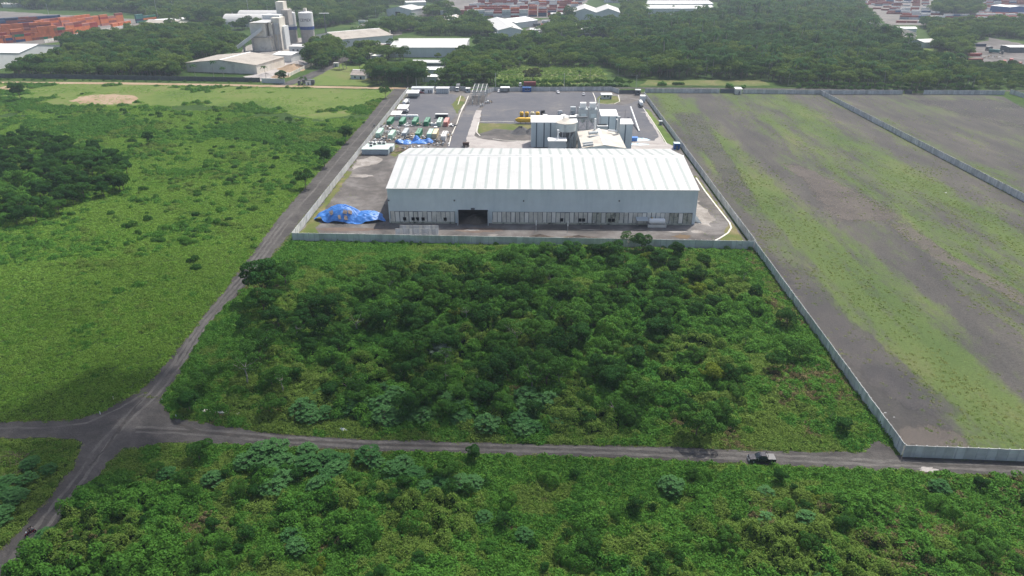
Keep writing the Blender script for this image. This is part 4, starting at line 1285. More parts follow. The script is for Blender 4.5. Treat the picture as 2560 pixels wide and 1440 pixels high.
# scrap and timber
def junk(name, label, cat, px, py, w, d, n, seed, mats, zmax=1.2, group=None):
    rr = random.Random(seed)
    c = P(px, py)
    r_ = thing(name, label, cat, (c.x, c.y, 0), group=group)
    for i, mm in enumerate(mats):
        m_ = MB()
        for _ in range(n // len(mats)):
            s = (rr.uniform(.3, 1.6), rr.uniform(.2, .8), rr.uniform(.12, .8))
            m_.box((c.x + rr.gauss(0, w / 2.4), c.y + rr.gauss(0, d / 2.4), .1 + s[2] / 2 + rr.random() * zmax * .5), s, rr.random() * 3.1, 0, Matrix.Rotation(rr.gauss(0, .25), 3, 'X'))
        tag(m_.build("scrap", mm, r_), kind="stuff")
M_TAN = mat("tan_scrap", (.36, .28, .2), .85, var=.3)
junk("scrap_heap", "jumble of white machine parts between the green container rows", "scrap", 985, 335, 10, 6, 60, 1, (M_WHITE, M_WHITE, M_STEEL, M_GSTEEL), 1.6)
junk("scrap_heap", "jumble of tan and white parts piled beside the long grey container", "scrap", 1008, 350, 7, 6, 48, 2, (M_TAN, M_WHITE, M_GSTEEL), 1.4)
junk("scrap_heap", "white and grey parts heaped near the mint container by the wall", "scrap", 966, 345, 5, 5, 36, 3, (M_WHITE, M_GSTEEL, M_TAN), 1.4)
junk("scrap_heap", "dark machine parts stored between the rear row green containers", "scrap", 1020, 314, 5, 4, 36, 4, (M_GSTEEL, M_STEEL, M_WHITE), 1.2)
junk("scrap_heap", "dark and green steel frames beside the vented green container", "scrap", 1050, 313, 4, 4, 32, 5, (M_GSTEEL, cmat("green")[0], M_TAN), 1.4)
junk("scrap_heap", "black and white machine parts beside the white container by the kerb", "scrap", 1128, 315, 3, 3, 24, 6, (M_WHITE, M_GSTEEL), 1.0)
junk("scrap_heap", "dark parts stacked between the green and the mint container", "scrap", 1062, 346, 3, 3, 28, 7, (M_GSTEEL, M_TAN, M_WHITE), 1.2)
for px, py, w_, d_, n_, sd_, lb in ((955, 318, 5, 4, 30, 51, "grey parts lying beside the first green container"), (985, 322, 7, 3, 36, 52, "white and dark parts strewn in front of the rear container row"), (1000, 333, 8, 4, 50, 53, "white machine casings crowded between the container rows"), (1120, 340, 4, 5, 30, 54, "pale odds and ends along the kerb beside the white container"), (1030, 345, 4, 5, 36, 55, "tan and grey parts right of the long grey container"), (958, 352, 6, 4, 30, 56, "white crates beside the front pale green container"), (1078, 312, 4, 4, 28, 57, "dark parts between the vented green containers"), (1098, 362, 6, 3, 30, 58, "pale scrap at the corner of the kerb and the peaked blue tarpaulin"), (1028, 372, 8, 3, 44, 59, "tan boards and scrap in front of the blue tarpaulins")):
    junk("scrap_heap", lb, "scrap", px, py, w_, d_, n_, sd_, (M_WHITE, M_GSTEEL, M_TAN, M_STEEL), 1.3)
junk("scrap_heap", "rusty parts and drums at the foot of the cream container", "scrap", 1092, 354, 3, 2.5, 24, 8, (M_TAN, M_GSTEEL), .8)
rr = random.Random(9)
c = P(1003, 376)
r_ = thing("timber_heap", "heap of loose weathered timber by the corner of the warehouse roof", "timber", (c.x, c.y, 0))
m_ = MB()
for i in range(70):
    m_.box((c.x + rr.gauss(0, 2.6), c.y + rr.gauss(0, 3.0), .12 + rr.random() * .7), (rr.uniform(1.5, 4.5), .22, .12), rr.gauss(0, .5), 0, Matrix.Rotation(rr.gauss(0, .06), 3, 'Y'))
tag(m_.build("timber", M_WOODP, r_), kind="stuff")

# white pod and small things
for px, py, lx, ly, h, lb in ((1085, 315, 3.4, 2.2, 1.4, "low white housing with dark roof hatches between green containers"), (1089, 327, 1.6, 1.6, 2.0, "white square cabinet standing alone before the pale green container"), (1104, 296, 7.5, 2.0, 2.4, "dark open machine house with white roof edge behind the green containers")):
    q = P(px, py)
    r_ = thing("machine_housing", lb, "machine", (q.x, q.y + ly / 2, 0))
    m_ = MB(); m_.bx(q.x - lx / 2, q.x + lx / 2, q.y, q.y + ly, .1, h); m_.build("casing", M_WHITE if lx < 5 else M_GSTEEL, r_)
    m_ = MB(); m_.bx(q.x - lx / 2 - .1, q.x + lx / 2 + .1, q.y - .1, q.y + ly + .1, h + .003, h + .15); m_.build("roof", M_WHITE, r_)
    m_ = MB()
    if h < 1.9: m_.bx(q.x - .9, q.x + .6, q.y + .6, q.y + 1.6, h + .16, h + .28)
    else: m_.bx(q.x - lx * .35, q.x + lx * .35, q.y - .06, q.y - .004, .35, h * .8)
    m_.build("hatch", M_DARK, r_)

# white canopies, tanks, trailers by the boundary wall
def flat_canopy(px0, px1, py, dy, h, lb):
    a, b = P(px0, py), P(px1, py)
    return leanto("canopy", lb, "canopy", a.x, b.x, a.y, a.y + dy, h, h + .5, M_WHITE, M_GSTEEL)
flat_canopy(994, 1018, 284, 9, 3.2, "larger white flat canopy beside the boundary wall and the black gravel")
q = flat_canopy(978, 1001, 299, 8, 3.0, "smaller white flat canopy with a grey skirt beside the boundary wall")
a, b = P(979, 301), P(998, 301)
m_ = MB(); m_.bx(a.x, b.x, a.y - .3, a.y - .2, .1, 2.2); m_.build("skirt_wall", M_CLAD, q)
def tank_h(name, lb, px, py, L, r, m, rz=0.0, legs=3, cat="tank", taper=False):
    p = P(px, py)
    r_ = thing(name, lb, cat, (0, 0, 0))
    z = r + .7
    m_ = MB()
    pr_ = [(.01, -L / 2 - .35), (r * .6, -L / 2 - .25), (r * .95, -L / 2 + .1), (r, -L / 2 + .4), (r, L / 2 - .4), (r * .95, L / 2 - .1), (r * .6, L / 2 + .25), (.01, L / 2 + .35)]
    if taper: pr_ = [(.25, -L / 2 - 1.6), (.5, -L / 2 - 1.5), (r * .98, -L / 2 + .3), (r, -L / 2 + .6)] + pr_[4:]
    m_.lathe(pr_, (0, 0, z), 20, 'x'); m_.build("tank_shell", m, r_, smooth=True)
    for i in range(legs):
        x = -L / 2 + L * (i + .5) / legs
        m_ = MB(); m_.bx(x - .15, x + .15, -r * .8, r * .8, .05, z - r * .75); m_.build("saddle", M_GSTEEL, r_)
    m_ = MB(); m_.lathe([(.35, 0), (.35, .25)], (0, 0, z + r - .04), 12); m_.build("manhole", M_GSTEEL, r_)
    r_.location = p; r_.rotation_euler = (0, 0, rz)
    return r_
tank_h("storage_tank", "long white banded tank lying behind the rear row of green containers", 1018, 297, 13, .95, M_WHITE, 0.0, 4)
tank_h("storage_tank", "short white tank standing at the end of the larger white canopy", 1018, 282, 2.2, .9, M_WHITE, 1.5, 2)
tank_h("cement_tank", "big yellow horizontal cement tank with a cone end beside the clad tower", 1314, 309, 9.0, 1.5, M_YEL, 0.0, 3, taper=True)
for i, px in enumerate((1304, 1317, 1331, 1344)):
    lb = ("yellow upright-ended bulk tank behind the big yellow tank, ", ("first in its row from the concrete path", "second in its row from the concrete path", "third in its row, paler than the others", "last in its row beside the black truck")[i])
    t_ = tank_h("bulk_tank", "yellow bulk tank behind the long yellow one, " + lb[1], px, 292, 2.6, 1.25, M_CREAM if i == 2 else M_YEL, YD, 2)
    m_ = MB(); m_.box((0, 0, 3.0), (1.6, .8, .35)); cc = m_.build("top_hatch", M_CREAM); cc.parent = t_

# ------------------------------------------------------------------ vehicles
def wheel(root, x, y, r, w, name="wheel"):
    m_ = MB(); m_.lathe([(r * .55, -w / 2), (r * .96, -w / 2), (r, -w / 2 + .03), (r, w / 2 - .03), (r * .96, w / 2), (r * .55, w / 2)], (x, y, r), 18, 'y')
    o = m_.build(name, M_TYRE, root)
    m_ = MB(); m_.lathe([(r * .5, -w / 2 - .012), (r * .5, w / 2 + .012)], (x, y, r), 12, 'y'); m_.build("rim", M_STEEL, o)


def car(name, label, loc, rz, paint, kind="sedan", group=None, cat="car"):
    "car facing +x"
    r_ = thing(name, label, cat, (0, 0, 0), group=group)
    L = 4.5
    if kind == "hatch": L = 4.0
    if kind == "pickup": L = 5.3
    hx = L / 2
    wd = .9
    if kind == "pickup":
        body = [(hx, .45), (hx, .8), (hx - .1, 1.0), (hx - 1.35, 1.12), (-hx + 1.62, 1.12), (-hx + 1.6, .78), (-hx + .06, .78), (-hx, .5), (-hx + .1, .38), (hx - .1, .32)]
        cab = [(hx - 1.3, 1.1), (hx - 2.1, 1.72), (hx - 2.4, 1.80), (-hx + 1.95, 1.78), (-hx + 1.64, 1.1)]
    elif kind == "hatch":
        body = [(hx, .4), (hx, .7), (hx - .2, .85), (hx - 1.0, .95), (-hx + .15, 1.0), (-hx, .8), (-hx, .4), (-hx + .1, .3), (hx - .1, .25)]
        cab = [(hx - .9, .93), (hx - 1.6, 1.46), (-hx + .7, 1.48), (-hx + .15, .98)]
    else:
        body = [(hx, .4), (hx, .65), (hx - .2, .8), (hx - 1.1, .92), (-hx + .7, .95), (-hx, .88), (-hx, .4), (-hx + .1, .3), (hx - .1, .25)]
        cab = [(hx - 1.05, .9), (hx - 1.85, 1.42), (-hx + 1.3, 1.42), (-hx + .55, .93)]
    def ext(prof, w0, w1, z0):
        "profile whose half-width narrows with height"
        n = len(prof); zs = [p[1] for p in prof]; a_, b_ = min(zs), max(zs)
        m_ = MB(); vs = []
        for s in (-1, 1):
            vs += [(x, s * (w0 + (w1 - w0) * (z - a_) / max(.01, b_ - a_)), z) for x, z in prof]
        m_.add(vs, [tuple(range(n)), tuple(range(2 * n - 1, n - 1, -1))] + [((i + 1) % n, i, n + i, n + (i + 1) % n) for i in range(n)])
        return m_
    ext(body, wd, wd - .04, 0).build("body", paint, r_, bevel=.05)
    ext(cab, wd - .06, wd - .22, 0).build("cabin", paint, r_, bevel=.05)
    # glass set just proud of the cabin
    def pane(name, pts, t=.012):
        m_ = MB(); a, b, c, d = map(Vector, pts); n = (b - a).cross(d - a).normalized() * t
        m_.add([a + n, b + n, c + n, d + n, a - n, b - n, c - n, d - n], [(0, 1, 2, 3), (7, 6, 5, 4), (0, 4, 5, 1), (1, 5, 6, 2), (2, 6, 7, 3), (3, 7, 4, 0)]); m_.build(name, M_GLASS, r_)
    (xa, za), (xb, zb_) = cab[0], cab[1]
    (xc_, zc), (xd, zd) = cab[-2], cab[-1]
    def hw(z): return (wd - .06) + (-.16) * (z - za) / (max(p[1] for p in cab) - za)
    def lerp(f): return (xa + (xb - xa) * f, za + (zb_ - za) * f)
    (x1, z1), (x2, z2) = lerp(.12), lerp(.92)
    pane("windscreen", ((x1, -hw(z1) + .1, z1), (x1, hw(z1) - .1, z1), (x2, hw(z2) - .08, z2), (x2, -hw(z2) + .08, z2)), .03)
    f = lambda q: (xd + (xc_ - xd) * q, zd + (zc - zd) * q)
    (x3, z3), (x4, z4) = f(.15), f(.9)
    pane("rear_window", ((x3, hw(z3) - .1, z3), (x3, -hw(z3) + .1, z3), (x4, -hw(z4) + .08, z4), (x4, hw(z4) - .08, z4)), .03)
    zl, zh = za + .08, min(zb_, zc) - .08
    xm = (xa + xd) / 2 - .05
    for s in (-1, 1):
        for u0, u1, v0, v1 in ((xa - .28, xm + .05, xb - .05, xm + .05), (xm - .05, xd + .25, xm - .05, xc_ + .1)):
            q = ((u0, s * (hw(zl) + .01), zl), (u1, s * (hw(zl) + .01), zl), (v1, s * (hw(zh) + .01), zh), (v0, s * (hw(zh) + .01), zh))
            pane("side_window", q if s < 0 else (q[1], q[0], q[3], q[2]), .018)
        m_ = MB(); m_.box((hx - .08, s * (wd - .25), .72), (.2, .34, .16)); m_.build("headlight", M_WHITE, r_)
        m_ = MB(); m_.box((-hx + .03, s * (wd - .12), .78), (.1, .16, .2)); m_.build("tail_light", M_RED, r_)
        m_ = MB(); m_.box((xa - .4, s * (wd + .08), za + .08), (.12, .2, .14)); m_.build("mirror", paint, r_)
        for x in (hx - .85, -hx + .9):
            wheel(r_, x, s * (wd - .1), .36 if kind == "pickup" else .31, .22)
    m_ = MB(); m_.box((hx + .02, 0, .45), (.14, wd * 1.9, .22)); m_.build("bumper", M_STEEL if kind == "pickup" else paint, r_)
    if kind == "pickup":
        for s in (-1, 1):
            m_ = MB(); m_.bx(-hx + .02, -hx + 1.6, s * wd - .05 - s * .03, s * wd + .05 - s * .03, .62, 1.13); m_.build("bed_side", paint, r_)
        m_ = MB(); m_.bx(-hx, -hx + .07, -wd + .08, wd - .08, .6, 1.13); m_.build("tailgate", paint, r_)
        m_ = MB(); m_.bx(-hx + .05, -hx + 1.62, -wd - .03, wd + .03, 1.134, 1.18); m_.build("bed_cover", mat("grey_bed_cover", (.17, .17, .17), .6), r_)
        m_ = MB(); m_.tube((-hx + 1.68, -wd + .1, 1.18), (-hx + 1.68, -wd + .2, 1.92), .045, 8); m_.tube((-hx + 1.68, wd - .1, 1.18), (-hx + 1.68, wd - .2, 1.92), .045, 8); m_.tube((-hx + 1.68, -wd + .2, 1.92), (-hx + 1.68, wd - .2, 1.92), .045, 8)
        m_.build("roll_bar", M_BLACK, r_)
        m_ = MB(); m_.bx(-1.2, 1.2, -wd - .1, -wd + .02, .34, .4); m_.build("side_step", M_STEEL, r_)
    r_.location = loc; r_.rotation_euler = (0, 0, rz)
    return r_


M_NAVY, _n2, _b2 = nodes_of("dark_blue_car_paint")
_b2.inputs["Base Color"].default_value = (.010, .013, .024, 1); _b2.inputs["Roughness"].default_value = .25; _b2.inputs["Coat Weight"].default_value = .3
M_SILV = mat("silver_car_paint", (.55, .56, .58), .3, .3, var=.03)
M_WCAR = mat("white_car_paint", (.8, .8, .8), .3, var=.02)
M_MAROON = mat("maroon_car_paint", (.18, .03, .04), .3)
PU = P(1906, 1160)
car("pickup_truck", "dark blue pickup with grey bed cover parked on the verge of the dirt road", (PU.x, PU.y + .9, .08), math.pi - .03, M_NAVY, "pickup", cat="pickup")
q = P(1395, 233); car("parked_car", "white hatchback parked alone on the dark gravel before the back wall", (q.x, q.y, .07), -YD + .2, M_WCAR, "hatch")
q = P(1459, 238); car("parked_car", "silver car parked alone on the dark gravel toward the small guard house", (q.x, q.y, .07), -YD - .1, M_SILV, "hatch")
q = P(1247, 230); car("parked_car", "white car tucked beside the dark open shelter at the back wall", (q.x, q.y, .07), -YD, M_WCAR, "hatch")
q = P(1053, 234); car("parked_car", "dark red car parked in front of the long white office cabin", (q.x, q.y, .07), 0.1, M_MAROON, "sedan")


def lorry(label, loc, rz, cabm, deck=True, cat="truck", drum=None, group=None, box=None, name="flatbed_truck"):
    "tractor and trailer facing +x"
    r_ = thing(name, label, cat, (0, 0, 0), group=group)
    m_ = MB(); m_.extrude([(2.6, .6), (2.6, 1.5), (2.35, 2.9), (.9, 3.1), (.7, .6)], -1.2, 1.2); m_.build("cab", cabm, r_, bevel=.06)
    m_ = MB(); m_.slab((2.62, -1.05, 1.62), (2.62, 1.05, 1.62), (2.41, 1.05, 2.65), (2.41, -1.05, 2.65), .03); m_.build("windscreen", M_GLASS, r_)
    for s in (-1, 1):
        m_ = MB(); m_.box((1.9, s * 1.21, 2.05), (.8, .03, .8)); m_.build("side_window", M_GLASS, r_)
        m_ = MB(); m_.box((2.62, s * .85, .85), (.06, .35, .2)); m_.build("headlight", M_WHITE, r_)
    m_ = MB(); m_.bx(-9.5, .7, -.5, .5, .75, 1.05); m_.build("chassis", M_GSTEEL, r_)
    if deck:
        m_ = MB(); m_.bx(-9.8, -.9, -1.2, 1.2, 1.1, 1.3); m_.build("trailer_bed", M_WHITE, r_)
        m_ = MB(); m_.bx(-.95, -.85, -1.2, 1.2, 1.31, 2.0); m_.build("headboard", M_GSTEEL, r_)
    if drum is not None:
        m_ = MB(); m_.lathe([(.01, -9.4), (1.0, -9.3), (1.2, -9.0), (1.2, -1.6), (1.0, -1.2), (.01, -1.1)], (0, 0, 2.35), 20, 'x'); m_.build("tank_shell", drum, r_, smooth=True)
    if box is not None:
        m_ = MB(); m_.bx(-9.8, -.9, -1.22, 1.22, 1.12, 3.7); m_.build("trailer_box", box, r_)
    for x in (1.9, -.2, -7.4, -8.7):
        for s in (-1, 1): wheel(r_, x, s * 1.0, .5, .35)
    r_.location = loc; r_.rotation_euler = (0, 0, rz)
    return r_
q = P(1359, 290); lorry("flatbed truck with black cab behind the yellow bulk tanks", (q.x, q.y, .07), YD + .35, M_BLACK)
q = P(1403, 290); lorry("flatbed truck with white cab parked behind the hopper silo", (q.x, q.y, .07), YD + .45, M_WHITE)
q = P(1437, 290); lorry("flatbed truck with grey cab parked beside the braced bin tower", (q.x, q.y, .07), YD + .45, M_CLAD)
q = P(1604, 262); lorry("white bulk tanker truck parked along the wall by the works gate", (q.x - 1, q.y, .07), YD - .06, M_STEEL, False, drum=M_WHITE, name="tanker_truck")
q = P(1016, 262); lorry("long white bulk tanker trailer parked along the boundary wall", (q.x, q.y + 3, .07), YD - .05, M_WHITE, False, drum=M_WHITE, name="tanker_truck")
q = P(1330, 217.5); lorry("white cab truck with red trailer passing on the road behind the works wall", (q.x - 7, q.y, .07), math.pi, M_WHITE, False, box=mat("red_trailer", (.22, .05, .06), .6), name="trailer_truck")
q = P(1142, 232); lorry("dark truck with white roof parked by the entrance to the works", (q.x, q.y + 6, .07), -YD, M_WHITE, False, box=M_GSTEEL, name="box_truck")
q = P(1164, 371); 
r_ = thing("dumper", "small dark skip dumper standing behind the warehouse roof ridge", "dumper", (q.x, q.y + 3, 0))
m_ = MB(); m_.extrude([(q.x - 1.7, 2.3), (q.x + 1.7, 2.3), (q.x + 1.4, .8), (q.x - 1.4, .8)], q.y + 2, q.y + 4.4); m_.build("skip", mat("rusty_skip", (.05, .03, .025), .8), r_)
for s in (-1, 1):
    for y in (2.2, 4.2): wheel(r_, q.x + s * 1.2, q.y + y, .45, .3)

# ------------------------------------------------------------------ cabins at the back of the yard
def cabin(name, label, cat, x0, x1, y0, y1, h, wallm, roofm, wins=(), doors=(), rise=.3, ov=.3, group=None):
    r_ = thing(name, label, cat, ((x0 + x1) / 2, (y0 + y1) / 2, 0), group=group)
    m_ = MB(); m_.bx(x0, x1, y0, y1, .03, h); m_.build("wall", wallm, r_)
    m_ = MB(); m_.slab((x0 - ov, y0 - ov, h + .12), (x1 + ov, y0 - ov, h + .12), (x1 + ov, y1 + ov, h + .12 + rise), (x0 - ov, y1 + ov, h + .12 + rise), .11); m_.build("roof", roofm, r_)
    if rise > .02:
        m_ = MB(); m_.extrude([(y0 + .05, h), (y1 - .05, h), (y1 - .05, h + rise * .9)], x0 + .05, x1 - .05, axis='x'); m_.build("upstand", wallm, r_)
    for f in wins:
        x = x0 + (x1 - x0) * f
        m_ = MB(); m_.bx(x - .6, x + .6, y0 - .05, y0 - .004, h * .4, h * .78); w_ = m_.build("window", M_GLASS, r_)
        m_ = MB(); m_.bx(x - .7, x + .7, y0 - .08, y0 - .004, h * .36, h * .395); m_.build("sill", M_WHITE, w_)
    for f in doors:
        x = x0 + (x1 - x0) * f
        m_ = MB(); m_.bx(x - .45, x + .45, y0 - .05, y0 - .004, .06, 2.1); m_.build("door", M_GSTEEL, r_)
    return r_
a, b = P(1029, 233), P(1083, 233)
cabin("office_cabin", "long white office cabin with small dark windows in the back corner of the yard", "cabin", a.x, b.x, a.y, a.y + 6, 3.4, M_WHITE, M_CLAD, (.18, .24, .5, .56), (.8, .9), .2)
a, b = P(1091, 234), P(1122, 234)
g_ = cabin("screen_shed", "white slatted open fronted shed beside the long office cabin", "shed", a.x, b.x, a.y, a.y + 5, 3.6, M_CLAD, M_WHITE, (), (), .1)
for f in np.linspace(0, 1, 8):
    x = a.x + (b.x - a.x) * f; m_ = MB(); m_.bx(x - .08, x + .08, a.y - .14, a.y - .01, .05, 3.6); m_.build("post", M_WHITE, g_)
for z in (1.2, 2.4):
    m_ = MB(); m_.bx(a.x, b.x, a.y - .2, a.y - .145, z - .08, z + .08); m_.build("rail", M_WHITE, g_)
a, b = P(1017, 246), P(1046, 246)
leanto("vehicle_shelter", "white roofed shelter with grey side at the back corner of the boundary wall", "shelter", a.x, b.x, a.y, a.y + 7, 3.6, 4.4, M_WHITE, M_STEEL, M_CLAD)
a, b = P(1252, 231), P(1273, 231)
leanto("open_shelter", "dark open shelter with white roof standing against the back wall", "shelter", a.x, b.x, a.y, a.y + 4, 3.2, 3.4, M_WHITE, M_GSTEEL, M_GSTEEL)
a, b = P(1306, 230), P(1328, 230)
cabin("blue_cabin", "bright blue portable cabin with two windows against the back wall", "cabin", a.x, b.x, a.y, a.y + 3, 3.0, M_BLUE, M_BLUE, (.4, .7), (), .05, .05)
a, b = P(1504, 248), P(1529, 248)
cabin("guard_house", "small white guard house with flat roof on a kerbed patch of grass", "guard house", a.x, b.x, a.y, a.y + 5, 3.0, mat("offwhite_wall", (.62, .63, .58), .8), M_WHITE, (.3, .62), (.88,), .1, .4)
a, b = P(1589, 238), P(1601, 238)
cabin("gate_hut", "grey gate hut with a flat roof beside the rear works gate", "guard house", a.x, b.x, a.y, a.y + 3, 3.4, M_GSTEEL, M_CLAD, (.5,), (), .1, .3)
a, b = P(1601, 256), P(1613, 256)
cabin("white_cabin", "white boxy cabin beside the bulk tanker at the yard wall", "cabin", a.x, b.x, a.y, a.y + 4, 4.0, M_WHITE, M_WHITE, (), (), .1, .1)
a, b = P(1685, 374), P(1699, 374)
cabin("blue_hut", "dark blue hut with pale roof by the dividing wall beside the warehouse end", "hut", a.x, b.x, a.y, a.y + 3.2, 3.0, M_BLUE, mat("pale_roof", (.5, .6, .62), .5), (), (.5,), .1, .1)
a, b = P(1648, 313), P(1655, 313)
cabin("kiosk", "small grey kiosk at the edge of the lawn strip by the dividing wall", "kiosk", a.x, b.x, a.y, a.y + 1.6, 2.2, M_STEEL, M_CLAD, (), (.5,), .1, .2)
a, b = P(1837, 235), P(1852, 235)
cabin("guard_hut", "white guard hut with sloping roof in the back wall of the gravel lot", "guard house", a.x, b.x, a.y - 1.5, a.y + 3, 3.6, M_CONCW, M_WHITE, (), (.6,), .5, .3)
a, b = P(1182, 233), P(1192, 233)
cabin("entry_hut", "tiny entry hut beside the steel gantry at the works entrance", "guard house", a.x - 5, b.x - 5, a.y + 2, a.y + 5, 2.8, M_CLAD, M_WHITE, (.4,), (), .1, .2)
# gates
def gate(name, label, x0, x1, y, h, m, n):
    r_ = thing(name, label, "gate", ((x0 + x1) / 2, y, 0))
    m_ = MB(); m_.bx(x0, x1, y - .05, y + .05, .15, h); m_.build("leaf", m, r_)
    for i in range(n):
        x = x0 + (x1 - x0) * i / (n - 1); m_ = MB(); m_.bx(x - .08, x + .08, y - .12, y - .055, .05, h + .1); m_.build("upright", M_GSTEEL, r_)
    return r_
a, b = P(1800, 233), P(1836, 234)
gate("steel_gate", "dark blue grey steel gate in the back wall of the gravel lot", a.x, b.x, a.y, 2.9, mat("slate_gate", (.10, .13, .16), .6), 6)
a, b = P(1548, 235), P(1588, 236)
gate("steel_gate", "wide grey steel sliding gate at the rear entrance of the works", a.x, b.x, a.y, 2.8, M_GSTEEL, 8)
a, b = P(2261, 235), P(2280, 235.5)
gate("steel_gate", "short grey gate under the big dark tree at the back of the outer lot", a.x, b.x, a.y, 2.8, M_GSTEEL, 4)

# steel gantry over the yard entrance
xs = [P(1181, 262).x, P(1213, 262).x]
ys = [P(1195, 262).y, P(1195, 240).y]
gt = thing("steel_gantry", "unfinished steel frame gantry over the lane in the middle of the yard", "gantry", (sum(xs) / 2, ys[0], 0))
for x in (xs[0], sum(xs) / 2, xs[1]):
    for y in (ys[0], (ys[0] + ys[1]) / 2, ys[1]):
        m_ = MB(); m_.bx(x - .18, x + .18, y - .18, y + .18, .05, 6.4); m_.build("column", M_STEEL, gt)
for y in np.linspace(ys[0], ys[1], 5):
    m_ = MB(); m_.bx(xs[0] - 1, xs[1] + 1, y - .12, y + .12, 6.4, 6.75)
    n = 10
    for i in range(n):
        u, v = xs[0] + (xs[1] - xs[0]) * i / n, xs[0] + (xs[1] - xs[0]) * (i + 1) / n
        m_.tube((u, y, 6.8), ((u + v) / 2, y, 8.0), .08, 5); m_.tube(((u + v) / 2, y, 8.0), (v, y, 6.8), .08, 5)
    m_.bx(xs[0], xs[1], y - .1, y + .1, 7.95, 8.15)
    m_.build("roof_truss", M_STEEL, gt)
for x in np.linspace(xs[0], xs[1], 4):
    m_ = MB(); m_.bx(x - .1, x + .1, ys[0], ys[1], 8.16, 8.35); m_.build("purlin", M_WHITE, gt)
junk("scrap_heap", "dark machinery lying beside the steel gantry on the gravel", "scrap", 1223, 257, 3, 7, 30, 12, (M_GSTEEL, M_TAN, M_WHITE), 1.6)
for i, (px, py) in enumerate(((1182, 257), (1202, 266), (1207, 264))):
    q = P(px, py); m_ = MB(); m_.box((q.x, q.y, .7), (.5, .9, 1.3)); m_.box((q.x, q.y, 1.45), (.7, 1.1, .14))
    tag(m_.build("concrete_block", M_WHITE), ("white block standing under the steel gantry", "white block beside the kerb bend by the lane, nearer the gantry", "white block at the kerb bend by the lane, farther from the gantry")[i], "block")
for px, py, rx, ry, h, lb in ((1302, 332, 7.5, 5.5, 3.2, "cone of dark gravel heaped before the clad tower, bigger one"), (1326, 333, 5.5, 5, 2.4, "cone of dark gravel heaped beside the clad tower, smaller one")):
    heap("gravel_heap", lb, "gravel heap", P(px, py), rx, ry, h, M_DGRAV, px)

# people and bikes
M_SKIN = mat("skin", (.32, .18, .11), .6); M_SHIRT = mat("dark_shirt", (.03, .03, .05), .9); M_JEAN = mat("dark_trousers", (.03, .035, .05), .9); M_HAIR = mat("black_hair", (.008, .007, .006), .6)
M_RSHIRT = mat("grey_shirt", (.25, .25, .28), .9)


def person(label, loc, rz, pose="stand", shirt=M_SHIRT, group=None):
    "one skinned body from a jointed skeleton; hair, shirt and trousers follow it"
    if pose == "stand":
        J = dict(pel=(0, 0, .95), che=(0, 0, 1.3), nek=(0, 0, 1.5), hea=(0.02, 0, 1.6), top=(0.02, 0, 1.76), ls=(0, .19, 1.43), le=(-.02, .27, 1.14), lh=(.08, .27, .88), rs=(0, -.19, 1.43), re=(-.02, -.27, 1.14), rh=(.08, -.27, .88), lk=(.06, .11, .5), lf=(0, .12, .06), lt=(.17, .13, .04), rk=(0, -.11, .5), rf=(-.08, -.12, .06), rt=(.1, -.13, .04))
    else:
        J = dict(pel=(0, 0, .85), che=(.08, 0, 1.2), nek=(.12, 0, 1.4), hea=(.15, 0, 1.5), top=(.16, 0, 1.66), ls=(.1, .19, 1.33), le=(.26, .28, 1.1), lh=(.5, .26, 1.05), rs=(.1, -.19, 1.33), re=(.26, -.28, 1.1), rh=(.5, -.26, 1.05), lk=(.42, .17, .78), lf=(.32, .18, .34), lt=(.46, .18, .3), rk=(.42, -.17, .78), rf=(.32, -.18, .34), rt=(.46, -.18, .3))
    rad = dict(pel=.15, che=.16, nek=.06, hea=.095, top=.075, ls=.065, le=.048, lh=.036, rs=.065, re=.048, rh=.036, lk=.065, lf=.045, lt=.035, rk=.065, rf=.045, rt=.035)
    E = [("pel", "che"), ("che", "nek"), ("nek", "hea"), ("hea", "top"), ("che", "ls"), ("ls", "le"), ("le", "lh"), ("che", "rs"), ("rs", "re"), ("re", "rh"), ("pel", "lk"), ("lk", "lf"), ("lf", "lt"), ("pel", "rk"), ("rk", "rf"), ("rf", "rt")]
    def skin(name, keys, edges, grow, m, sub=1):
        ks = [k for k in J if k in keys]
        me = bpy.data.meshes.new(name)
        me.from_pydata([J[k] for k in ks], [(ks.index(a), ks.index(b)) for a, b in edges], [])
        o = bpy.data.objects.new(name, me); COL.objects.link(o)
        o.modifiers.new("skin", 'SKIN').use_smooth_shade = True
        me.skin_vertices.new() if not me.skin_vertices else None
        for k, v in zip(ks, me.skin_vertices[0].data): v.radius = (rad[k] + grow,) * 2
        me.skin_vertices[0].data[0].use_root = True
        s = o.modifiers.new("sub", 'SUBSURF'); s.levels = s.render_levels = sub
        me.materials.append(m)
        return o
    r_ = skin("person", set(J), E, 0, M_SKIN)
    tag(r_, label, "person", group)
    sh_ = skin("shirt", {"pel", "che", "ls", "le", "rs", "re"}, [("pel", "che"), ("che", "ls"), ("ls", "le"), ("che", "rs"), ("rs", "re")], .022, shirt); sh_.parent = r_
    tr = skin("trousers", {"pel", "lk", "lf", "rk", "rf"}, [("pel", "lk"), ("lk", "lf"), ("pel", "rk"), ("rk", "rf")], .016, M_JEAN); tr.parent = r_
    m_ = MB(); hx, hy, hz = J["top"]
    m_.lathe([(.115, -.06), (.118, 0), (.1, .07), (.05, .11), (.005, .12)], (hx - .01, hy, hz - .03), 12); h_ = m_.build("hair", M_HAIR, smooth=True); h_.parent = r_
    r_.location = loc; r_.rotation_euler = (0, 0, rz)
    return r_
q = P(1502, 573); person("person in dark clothes walking along the front of the warehouse", (q.x, q.y, .09), math.pi)

